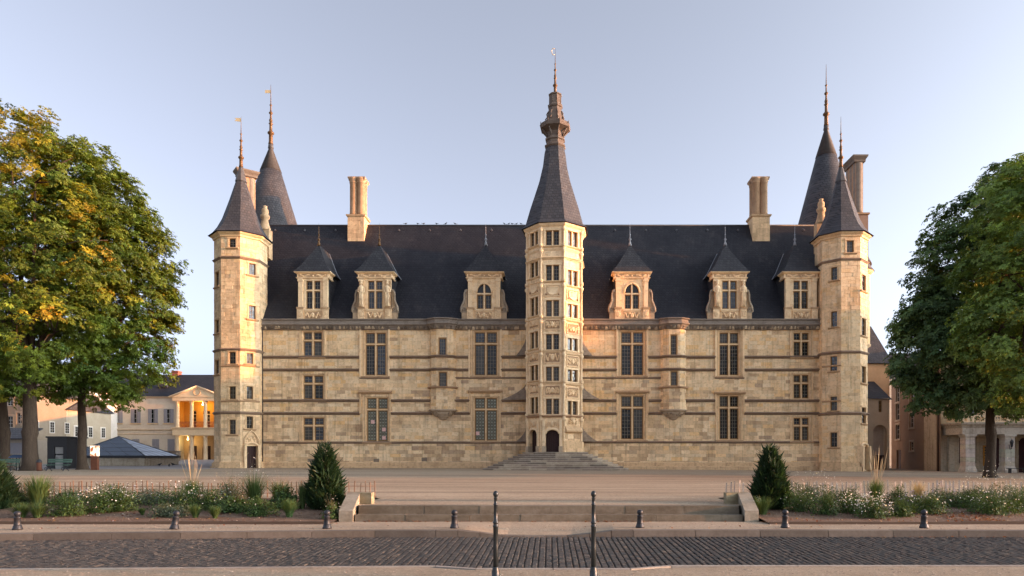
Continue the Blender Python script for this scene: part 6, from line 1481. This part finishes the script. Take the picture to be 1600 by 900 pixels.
chestnut("chestnut_tree", "dark green chestnut whose trunk stands before the theatre portico", gz(1548,44.5), .30, 5.0,
  L_(44.5, (1595,325,1,3.3),(1540,375,0,3.3),(1495,430,0,2.9),(1456,497,0,2.2),(1432,530,0,1.4),(1475,545,-1,3.0),(1540,500,-1,4.2),(1590,440,0,4.2),(1470,605,0,2.0),(1530,600,-1,2.9),(1590,590,-1,3.2),(1440,590,0,1.4),(1610,380,1,4),(1500,625,0,1.4)), dark_green(DEEP*1.8, np.array([.17,.25,.085])), 4, 1150, 30, group=TG)
chestnut("chestnut_tree", "brighter green chestnut leaning in from the right edge", gz(1730,38), .35, 5.5,
  L_(38, (1606,318,0,2.5),(1625,390,-1,3.4),(1575,430,-1,2.3),(1600,510,-1,3.0),(1640,570,-1,3.2),(1560,520,-1,1.9),(1720,400,0,4.5),(1700,540,0,4.5),(1660,310,0,3),(1610,600,-1,1.6)), dark_green(np.array([.10,.175,.045]), np.array([.23,.32,.08])), 5, 800, 30, group=TG, size=.9)
# a fading orange branch low on the dark chestnut
# ================================================================== CONICAL YEWS
def yew(px, Y, h, r, lab, seed):
    x = X(px, Y); z = soil_z(x, Y)-.03; t = thing("conical_yew", lab, "shrub", (x,Y,z), "clipped conical yews flanking the steps"); rs_ = np.random.RandomState(seed)
    mb = MB(); mb.tube([(x,Y,z),(x,Y,z+h*.85)], [.06,.02], 7); mb.build("stem", M_BARK, t)
    n = 9000; q = rs_.rand(n); hh = 1-np.sqrt(1-q*.985); hh = q**1.25*.0+1-np.sqrt(1-q)  # more towards the base
    hh = np.clip(hh*.98, 0, .98); prof = np.interp(hh, [0,.06,.25,.5,.75,.92,1], [.70,.95,1.0,.76,.46,.20,.04])
    a_ = rs_.rand(n)*2*pi; bump_ = 1+.10*np.sin(a_*5+hh*13+seed)+.07*np.sin(a_*9-hh*21); rr_ = r*prof*bump_*(.55+.5*rs_.rand(n)**.4)
    pos = np.stack([x+rr_*np.cos(a_), Y+rr_*np.sin(a_), z+hh*h], 1)
    dr = np.stack([np.cos(a_)*.65, np.sin(a_)*.65, np.full(n,.75)], 1)+rs_.normal(size=(n,3))*.28
    # needles sprays: narrow blades pointing up and out
    tv = np.array([(-.012,0,0),(.012,0,0),(.016,.01,.07),(0,.0,.15),(-.016,.01,.07)]); tf = np.array([(0,1,2,4),(4,2,3,3)])
    tv = np.array([(0,-.013,0),(0,.013,0),(.008,.012,.09),(.0,-.004,.16)]); tf = np.array([(0,1,2,3)])
    long_ = (rs_.rand(n) < .03)*1.3; Vv, Ff = scatter(tv, tf, pos, dr, rs_.uniform(.6,1.15,n)+long_, rs_)
    c = np.array([.012,.030,.014])+(np.array([.030,.060,.020])-np.array([.012,.030,.014]))*rs_.rand(n,1); np_mesh("foliage", Vv, Ff, M_HERB, t, c)
yew(508, 19.4, 1.93, .43, "dark conical yew at the left end of the terrace steps", 1)
yew(1204, 19.4, 1.88, .42, "dark conical yew at the right end of the terrace steps", 2)
yew(-14, 19.4, 1.5, .55, "dark conical yew cut off by the left edge", 3)

# ================================================================== BED PLANTS
def blades(x, y, z, n, h, spread, col0, col1, rs_, wd=.012, droop=.5):
    a_ = rs_.rand(n)*2*pi; sp = spread*(.15+.85*rs_.rand(n)); hh = h*rs_.uniform(.6,1.05,n); r0 = rs_.rand(n)*spread*.22
    V_ = []; F_ = []
    dx, dy = np.cos(a_), np.sin(a_); px, py = -dy, dx
    segs = 4; P_ = []
    for k in range(segs+1):
        t = k/segs; out_ = r0+sp*t**1.6; zz = hh*(t-droop*.45*t**3*(sp/spread)); w = wd*(1-t*.92)
        cx, cy, cz = x+dx*out_, y+dy*out_, z+zz
        P_.append(np.stack([cx-px*w, cy-py*w, cz],1)); P_.append(np.stack([cx+px*w, cy+py*w, cz],1))
    V_ = np.stack(P_, 1); m = V_.shape[1]; b = (np.arange(n)*m)[:,None]
    fs = np.concatenate([np.stack([b[:,0]+2*k, b[:,0]+2*k+1, b[:,0]+2*k+3, b[:,0]+2*k+2],1) for k in range(segs)],0)
    c = col0+(col1-col0)*rs_.rand(n,1); return V_.reshape(-1,3), fs, np.tile(c,(segs,1))
def mound(x, y, z, w, h, n, ls, c0, c1, rs_, spiky=.0):
    d_ = rs_.normal(size=(n,3)); d_[:,2] = np.abs(d_[:,2]); d_ /= np.linalg.norm(d_,axis=1,keepdims=True); q = rs_.rand(n)**.4
    lump = 1+.18*np.sin(d_[:,0]*6+w*30)+.15*np.sin(d_[:,1]*7+h*20); pos = np.stack([x+d_[:,0]*w*q*lump, y+d_[:,1]*w*.8*q*lump, z+.02+d_[:,2]*h*q*lump],1)
    nr = d_*.7+np.array([0,0,.5])+rs_.normal(size=(n,3))*.5
    tv = np.array([(0,0,0),(.5,.22,-.02),(1,0,-.1),(.5,-.22,-.02)])*ls; tf = np.array([(0,1,2,3)])
    Vv, Ff = scatter(tv, tf, pos, nr, rs_.uniform(.6,1.3,n), rs_); return Vv, Ff, c0+(c1-c0)*rs_.rand(n,1), pos, d_
def flowers(pos, ls, col, rs_):
    n = len(pos); v = [(0,0,.1)]; tv = np.array([(-.5,-.5,0),(.5,-.5,0),(.5,.5,0),(-.5,.5,0)])*ls; tf = np.array([(0,1,2,3)])
    Vv, Ff = scatter(tv, tf, pos, np.array([0,-.5,.8])+rs_.normal(size=(n,3))*.4, rs_.uniform(.6,1.2,n), rs_); return Vv, Ff, np.tile(np.array(col),(n,1))*rs_.uniform(.8,1.1,(n,1))
HG0, HG1 = np.array([.030,.060,.016]), np.array([.075,.125,.030]); GG0, GG1 = np.array([.05,.095,.03]), np.array([.11,.17,.055]); STRAW0, STRAW1 = np.array([.30,.22,.11]), np.array([.48,.38,.22]); GREYG0, GREYG1 = np.array([.06,.085,.05]), np.array([.12,.14,.08])
M_PETAL = leaf_shader("petal", .3)
pk = [100]
def plant(kind, px, Y, w, h, lab, name="bed_plant", fl=None, nf=0, tall=0):
    pk[0] += 1; rs_ = np.random.RandomState(pk[0]); x = X(px, Y); z = soil_z(x, Y)-.02; w *= 1.3; h *= 1.22
    t = thing(name, lab, "plant", (x,Y,z), "plants in the flower beds")
    pos = None
    if kind == 'grass': V_, F_, c = blades(x, Y, z, 600, h, w, GG0, GG1, rs_); 
    elif kind == 'straw': V_, F_, c = blades(x, Y, z, 320, h, w, STRAW0, STRAW1, rs_, .008)
    elif kind == 'spiky': V_, F_, c = blades(x, Y, z, 380, h, w, HG0, GG1, rs_, .010, .25)
    else:
        a0, a1 = (GREYG0, GREYG1) if kind == 'grey' else (HG0, HG1); nn = int(2000*max(.4, w/.5)); ls = .095 if kind == 'broad' else .06
        V_, F_, c, pos, d_ = mound(x, Y, z, w, h*.85, nn, ls, a0, a1, rs_)
        b = blades(x, Y, z, 90, h*1.15, w*.95, a0, a1, rs_, .006, .1); F_ = np.concatenate([F_, b[1]+len(V_)]); V_ = np.concatenate([V_, b[0]]); c = np.concatenate([c, b[2]])
    np_mesh("foliage", V_, F_, M_HERB, t, c)
    if nf:
        n = int(nf*.5); a_ = rs_.rand(n)*2*pi; q = np.sqrt(rs_.rand(n)); hh = h*(.75+.5*rs_.rand(n)+tall*rs_.rand(n))*(1-.45*q**2)
        fp = np.stack([x+np.cos(a_)*w*q*1.08, Y+np.sin(a_)*w*.8*q, z+hh],1)
        fp[:,2] = np.where(rs_.rand(n) < .35, z+(fp[:,2]-z)*rs_.uniform(.3,1,n), fp[:,2])
        V_, F_, c = flowers(fp, .030 if tall < .5 else .022, fl, rs_); np_mesh("blossoms", V_, F_, M_PETAL, t, np.clip(c,0,1))
        if tall >= .5:   # wiry stems
            m = 40; b = blades(x, Y, z, m, h*1.5, w, GREYG0, STRAW0, rs_, .004, .1); np_mesh("stems", b[0], b[1], M_HERB, t, b[2])
    if kind == 'plume':
        pass
    return t
def plumes(px, Y, n, h, spread, lab):
    rs_ = np.random.RandomState(int(px)); x = X(px,Y); z = soil_z(x,Y)-.02; t = thing("plume_grass", lab, "grass", (x,Y,z), "plants in the flower beds")
    b = blades(x, Y, z, 420, h*.5, spread*.9, GG0, GG1, rs_, .010); np_mesh("foliage", b[0], b[1], M_HERB, t, b[2])
    for k in range(n):
        a_ = rs_.rand()*2*pi; s_ = spread*rs_.uniform(.2,.9); hh = h*rs_.uniform(.72,1.02); mb = MB(); e = (x+cos(a_)*s_, Y+sin(a_)*s_*.5, z+hh)
        p = [(x+cos(a_)*s_*.12, Y, z), (x+cos(a_)*s_*.45, Y+sin(a_)*s_*.2, z+hh*.55), (x+cos(a_)*s_*.8, Y+sin(a_)*s_*.4, z+hh*.82), e]
        mb.tube(p, [.004,.004,.008,.002], 5, 0, (.34,.27,.16)); mb.build("plume", M_STRAWM, t)
M_STRAWM = material("dry_plume", attr=True, rough=.9)
WHITE, LILAC, PURPLE, PINK = (.75,.72,.66), (.30,.26,.42), (.10,.04,.22), (.55,.35,.36)
P = plant
# left bed, left to right
P('grass', 60, 19.9, .50, .85, "fountain of dark green grass near the left edge of the bed")
P('spiky', 33, 17.9, .30, .36, "low spiky green tuft nearest the leftmost bollard")
P('spiky', 59, 17.9, .30, .36, "low spiky tuft below the dark grass fountain")
P('bush', 105, 18.2, .44, .50, "rounded fresh green bush in the front row of the left bed", fl=WHITE, nf=14)
P('bush', 106, 20.2, .46, .42, "dark bush behind the rounded fresh green bush", fl=WHITE, nf=60)
P('bush', 25, 20.3, .6, .40, "dark leafy mound by the left edge yew")
P('bush', 158, 18.8, .45, .62, "bush thick with white daisies, left of the bed's middle", fl=WHITE, nf=230)
P('bush', 190, 18.9, .40, .58, "white daisied bush right beside the thickest daisy bush", fl=WHITE, nf=170)
P('bush', 176, 20.3, .55, .50, "dark bush with violet spikes behind the daisies", fl=LILAC, nf=50)
P('spiky', 222, 18.2, .10, .18, "tiny green tuft on bare soil in the left bed")
P('grey', 236, 20.2, .55, .40, "grey green airy clump with pale specks, back row left", fl=WHITE, nf=150, tall=.6)
P('grey', 266, 18.1, .42, .30, "low grey green cushion behind the tilted bollard", fl=WHITE, nf=20)
P('bush', 282, 19.4, .60, .60, "broad dark bush under the tall pale plumes", fl=WHITE, nf=110)
plumes(300, 20.6, 16, 1.55, .5, "tall pale feather grass rising above the left bed")
P('bush', 327, 19.2, .45, .58, "white flecked dark bush right of the feather grass", fl=WHITE, nf=120)
P('spiky', 305, 17.8, .19, .32, "small grey green tuft in front of the feather grass")
P('spiky', 336, 17.8, .17, .30, "small tuft right of the one before the feather grass")
P('broad', 366, 18.8, .40, .36, "bright low leafy plant in the middle of the left bed", fl=WHITE, nf=18)
P('grey', 360, 20.6, .50, .62, "wispy grass with pale seed heads behind the bright leafy plant", fl=(.5,.42,.3), nf=120, tall=.8)
P('spiky', 397, 20.0, .45, .85, "upright wispy grass clump with white specks", fl=WHITE, nf=120, tall=.5)
P('bush', 404, 18.3, .38, .46, "mossy green bush in front of the wispy grass", fl=WHITE, nf=14)
P('broad', 446, 19.4, .38, .58, "large leaved green plant left of the yew")
P('grass', 452, 17.95, .24, .44, "pale green arching grass tuft in the front row")
P('spiky', 473, 19.3, .16, .70, "narrow upright grass touching the left yew")
P('spiky', 436, 21.0, .45, .55, "thin dry grasses behind the large leaved plant", fl=(.5,.42,.3), nf=60, tall=.8)
P('bush', 518, 17.75, .20, .36, "white flowering stems at the foot of the left yew", fl=WHITE, nf=50, tall=.5)
# right bed, left to right
P('spiky', 1192, 18.4, .32, .44, "grassy green tuft at the foot of the right yew", fl=(.5,.3,.1), nf=8)
P('bush', 1249, 18.9, .45, .55, "white dotted green bush just right of the right yew", fl=WHITE, nf=70)
P('grey', 1262, 20.6, .75, .55, "haze of tiny white flowers behind the right yew", fl=WHITE, nf=260, tall=.9)
P('bush', 1291, 18.3, .32, .54, "plain green bush standing in front of the white flower haze")
P('bush', 1324, 20.2, .48, .44, "dark bush with a purple iris before it", fl=PURPLE, nf=10, tall=.5)
P('bush', 1334, 18.6, .40, .46, "dense white flower mass left of the tall plumes", fl=WHITE, nf=330)
P('bush', 1366, 17.9, .36, .50, "snow white flower mound nearest the walk", fl=WHITE, nf=380)
plumes(1369, 20.2, 18, 1.70, .45, "green grass with tall straw plumes by the right tower's foot")
P('bush', 1404, 20.3, .35, .48, "small dark bush just right of the plume grass")
P('bush', 1409, 18.1, .24, .42, "small round bush left of the rightmost bollard")
P('straw', 1434, 20.6, .26, .60, "pale tan feather grass tuft in the right bed")
P('grey', 1427, 19.3, .32, .36, "grey leaved plant with lavender flowers", fl=LILAC, nf=90)
P('bush', 1450, 18.5, .48, .50, "green bush with white dots behind the rightmost bollard", fl=WHITE, nf=70)
P('grey', 1473, 20.1, .40, .46, "dusky purple bush in the back row", fl=LILAC, nf=90)
P('bush', 1510, 19.6, .45, .40, "dark low bush above the drift of dead leaves")
P('bush', 1549, 18.5, .55, .52, "wide green bush right of the dead leaf drift", fl=WHITE, nf=100)
P('grey', 1560, 20.2, .80, .55, "cloud of tiny white flowers at the right of the bed", fl=WHITE, nf=330, tall=.9)
P('bush', 1592, 19.0, .42, .62, "dark flowering bush cut by the right edge", fl=WHITE, nf=110)
P('bush', 1520, 20.6, .50, .40, "specked bush behind the dead leaf drift", fl=WHITE, nf=130, tall=.7)

# low picket fences behind the beds
def fence(name, lab, x0, x1, sp, mat, h, wd, seed, post=None):
    r_ = random.Random(seed); t = thing(name, lab, "fence", ((x0+x1)/2, 21.8, .38)); x = x0
    protos = []
    for k in range(4):
        mb = MB(); hh = h*(.92+.05*k); rx_, ry_, rz_ = ROOTLOC[t.name]; mb.box(rx_-wd/2, rx_+wd/2, ry_-.012, ry_+.012, rz_, rz_+hh); o = mb.build("picket", mat, t); protos.append(o)
    first = True; kk = 0
    while x < x1:
        pr = protos[r_.randrange(4)] if kk >= 4 else protos[kk]
        o = pr if kk < 4 else pr.copy()
        if kk >= 4: C.objects.link(o)
        o.location = (x-(x0+x1)/2, r_.uniform(-.03,.03), ground_z(x,21.8)-.38); o.rotation_euler = (r_.uniform(-.05,.05), r_.uniform(-.06,.06), r_.uniform(-.3,.3)); x += sp*r_.uniform(.75,1.3); kk += 1
    for zz in (.12, h*.72):
        mb = MB(); mb.tube([(x0, 21.82, .38+zz), ((x0+x1)/2, 21.82, .365+zz), (x1, 21.82, .38+zz)], .007, 5); mb.build("rail_wire", mat, t)
M_PICK = material("bleached_picket", (0.52,0.42,0.34), rough=.9, noise=(7,.5,(.6,.55,.5))); M_PICKR = material("rusty_picket", (0.24,0.14,0.085), rough=.9, noise=(7,.5,(.5,.5,.5)))
fence("picket_fence", "low bleached wooden picket fence behind the right flower bed", 5.6, 17.5, .155, M_PICK, .52, .042, 1)
fence("picket_fence", "low rusty thin picket fence behind the left flower bed", -19.5, -5.6, .15, M_PICKR, .50, .022, 2)

# ================================================================== BOLLARDS
def lathe_part(nm, mat, par, prof, n=20):
    mb = MB(); x, y, z = ROOTLOC[par.name]; mb.lathe(x, y, [(r, z+h) for r, h in prof], n); return mb.build(nm, mat, par)
M_BOL = material("grey_blue_cast_iron", (0.017,0.019,0.024), rough=.5, spec=.5, noise=(9,.6,(.6,.55,.5)), noise2=(30,.4,(.6,.6,.6)), bump=(50,.002))
bl_ = [(27,15.75,"short iron bollard at the far left of the walk",0),(272,15.85,"short iron bollard leaning to the right",9),(511,16.0,"short iron bollard in front of the left cheek wall",0),(710,16.1,"short iron bollard just left of the left tall post",0),(1000,16.2,"short iron bollard just right of the right tall post",0),(1227,16.15,"short iron bollard in front of the right yew",0),(1444,16.1,"short iron bollard farthest right",0)]
b0 = None
for px, Y, lab, tilt in bl_:
    x = X(px, Y)
    if b0 is None:
        b0 = thing("bollard", lab, "bollard", (x,Y,-.002), "short bollards along the walk")
        lathe_part("base", M_BOL, b0, [(.105,0),(.105,.03),(.092,.05),(.086,.09),(.08,.10)]); lathe_part("shaft", M_BOL, b0, [(.08,.09),(.072,.12),(.066,.26),(.075,.268),(.075,.285),(.06,.295),(.045,.30),(.045,.315)])
        lathe_part("ball", M_BOL, b0, [(.03,.305),(.055,.32),(.07,.345),(.074,.37),(.066,.40),(.045,.42),(.015,.432)]); o = b0
    else:
        o = copy_tree(b0); o.location = (x,Y,-.002); o['label'] = lab
    o.rotation_euler = (0, radians(tilt), radians(px % 70))
M_POST = material("black_green_post_paint", (0.016,0.022,0.024), rough=.4, spec=.5, noise=(12,.5,(.6,.6,.6)), bump=(60,.001))
p0 = None
for px, lab in ((774.5,"tall slim iron post with ball top, left of the pair"),(927.5,"tall slim iron post with ball top, right of the pair")):
    Y = 10.15; x = X(px,Y)
    if p0 is None:
        p0 = thing("tall_post", lab, "post", (x,Y,ROADZ), "pair of tall posts at the crossing")
        lathe_part("base", M_POST, p0, [(.072,0),(.072,.02),(.060,.03),(.057,.12),(.046,.17),(.044,.19)], 8); lathe_part("shaft", M_POST, p0, [(.040,.17),(.037,.5),(.036,.78),(.044,.785),(.044,.80),(.034,.81),(.034,.83),(.043,.84),(.043,.855),(.030,.87),(.028,1.10),(.034,1.105),(.034,1.12),(.026,1.13),(.024,1.20),(.032,1.205),(.032,1.215),(.018,1.225)])
        lathe_part("ball", M_POST, p0, [(.015,1.22),(.03,1.235),(.040,1.262),(.040,1.28),(.03,1.305),(.01,1.318)]); o = p0
    else: o = copy_tree(p0); o.location = (x,Y,ROADZ); o['label'] = lab

# ================================================================== BIRDS
M_BIRD = material("dark_feathers", (0.03,0.032,0.036), rough=.7)
def bird_mesh():
    mb = MB(); n = 8; rings = [(-.20,.012,.10),(-.12,.035,.11),(-.05,.065,.12),(.02,.075,.13),(.08,.06,.155),(.11,.036,.19),(.13,.042,.215),(.16,.035,.225),(.185,.012,.222),(.205,.003,.218)]
    vs = [(a_, r*cos(2*pi*k/n), z+r*sin(2*pi*k/n)) for a_, r, z in rings for k in range(n)]; fs = [(i*n+k, i*n+(k+1)%n, (i+1)*n+(k+1)%n, (i+1)*n+k) for i in range(len(rings)-1) for k in range(n)]
    mb.add(vs, fs, 0, (1,1,1), True); mb.box(-.32,-.15,-.03,.03,.085,.105); mb.tube([(.01,.025,.07),(.02,.025,0)], .008, 5); mb.tube([(.01,-.025,.07),(.02,-.025,0)], .008, 5); return mb
ORD6 = ['leftmost','second from left','third from left','third from right','second from right','rightmost']; ORD5 = ['leftmost','second from left','middle one','second from right','rightmost']
bm = bird_mesh().build("pigeon", M_BIRD); first = True
spots = [(634,0,.9),(652.5,1,.85),(662,0,.9),(682,1,.85),(696.5,0,.9),(711,1,.85),(788,1,.8),(795,0,.8),(800,1,.8),(807,0,.8),(814,1,.8)]
for i, (px, fl, sc) in enumerate(spots):
    o = bm if first else bm.copy()
    if not first: C.objects.link(o)
    first = False; o.location = (X(px,RY1), RY1, RZ1+.07); o.rotation_euler = (0,0,pi*fl+random.Random(i).uniform(-.9,.9)); o.scale = (sc,)*3
    tag(o, "roof ridge pigeon, %s of the spaced row of six" % ORD6[i] if i < 6 else "roof ridge pigeon, %s of the five beside the stair tower spire" % ORD5[i-6], "bird", "pigeons on the roof ridge")
for i, (px, Y, lab) in enumerate(((249,69,"pigeon on the grey lane, left of the three"),(264,66,"pigeon on the grey lane, middle of the three"),(270,71,"pigeon on the grey lane, right of the three"))):
    o = bm.copy(); C.objects.link(o); x = X(px,Y); o.location = (x,Y,ground_z(x,Y)+.01); o.rotation_euler = (0,0,i*2.0); o.scale = (1.25,)*3; tag(o, lab, "bird", "pigeons on the ground")

# ================================================================== FALLEN LEAVES
def litter(name, lab, zones, mat, cols, seed, ls=.05):
    rs_ = np.random.RandomState(seed); pos = []
    for (x0,x1,y0,y1,n,zf) in zones:
        for _ in range(n):
            x, y = rs_.uniform(x0,x1), rs_.uniform(y0,y1); pos.append((x,y,zf(x,y)+.012))
    pos = np.array(pos); n = len(pos); tv = np.array([(-.5,-.3,0),(.1,-.45,.08),(.6,0,.02),(.05,.4,.1)])*ls; tf = np.array([(0,1,2,3)])
    V_, F_ = scatter(tv, tf, pos, np.array([0,0,1.])+rs_.normal(size=(n,3))*.35, rs_.uniform(.5,1.5,n), rs_); c = np.array(cols)[rs_.randint(len(cols),size=n)]*rs_.uniform(.7,1.2,(n,1))
    o = np_mesh(name, V_, F_, mat, None, c, 'stuff'); tag(o, lab, "leaves"); return o
flat = lambda x, y: 0.0
RC = [(.16,.055,.025),(.22,.09,.035),(.12,.045,.025),(.26,.15,.06)]
litter("dead_leaves", "scattered red brown dead leaves on soil, walk and steps", [(10.2,11.6,17.1,18.6,420,soil_z),(5.6,16,17.1,18.6,380,soil_z),(-15,-5.6,17.1,18.5,260,soil_z),(.9,2.6,17.55,17.7,70,flat),(-4.9,-3.2,17.55,17.7,60,flat),(-4.9,4.9,17.5,17.7,70,flat),(-12,13,15.9,17.0,70,flat),(7,13,15.3,15.5,60,lambda x,y: ROADZ)], M_HERB, RC, 1)
litter("fallen_petals", "scatter of pale petals and pebbles over the flower bed soil", [(5.6,16,17.2,21.5,700,soil_z),(-17,-5.6,17.2,21.5,500,soil_z)], M_PETAL, [(.55,.48,.42),(.62,.5,.45),(.4,.3,.22)], 2, .028)

# loose pebbles lying on the gravel
def pebbles(name, lab, zones, seed):
    rs_ = np.random.RandomState(seed); P_ = []; Sz = []
    for (x0,x1,y0,y1,n,zf) in zones:
        x = rs_.uniform(x0,x1,n); y = y0+(y1-y0)*rs_.rand(n)**1.3
        P_.append(np.stack([x, y, np.array([zf(a_,b_) for a_,b_ in zip(x,y)])],1))
    pos = np.concatenate(P_); n = len(pos)
    tv = np.array([(-1,-.7,0),(1,-.8,0),(.9,.7,0),(-.8,.8,0),(-.5,-.4,.3),(.5,-.4,.32),(.45,.4,.3),(-.45,.4,.28)])*.5; tf = np.array([(4,5,6,7),(0,1,5,4),(1,2,6,5),(2,3,7,6),(3,0,4,7)])
    V_, F_ = scatter(tv, tf, pos, np.array([0,0,1.])+rs_.normal(size=(n,3))*.12, rs_.uniform(.012,.040,n), rs_)
    c = np.array([(.38,.30,.23),(.44,.36,.28),(.22,.17,.13),(.48,.40,.32)])[rs_.randint(4,size=n)]*rs_.uniform(.8,1.1,(n,1)); c = np.repeat(c, len(tf), axis=0)
    tag(np_mesh(name, V_, F_, M_KERB, None, c, 'stuff'), lab, "pebbles")
pebbles("loose_pebbles", "loose pebbles strewn over the gravel walks and the terrace", [(-5.2,5.1,18.5,24,2200,lambda x,y: ground_z(x,y) if y > 21.6 else .37),(-13,13,15.95,17.6,1300,lambda x,y: -.002 if abs(x+.25) > 2.2 else -.05),(-9.5,8.5,10.2,11.1,1300,lambda x,y: ROADZ)], 9)
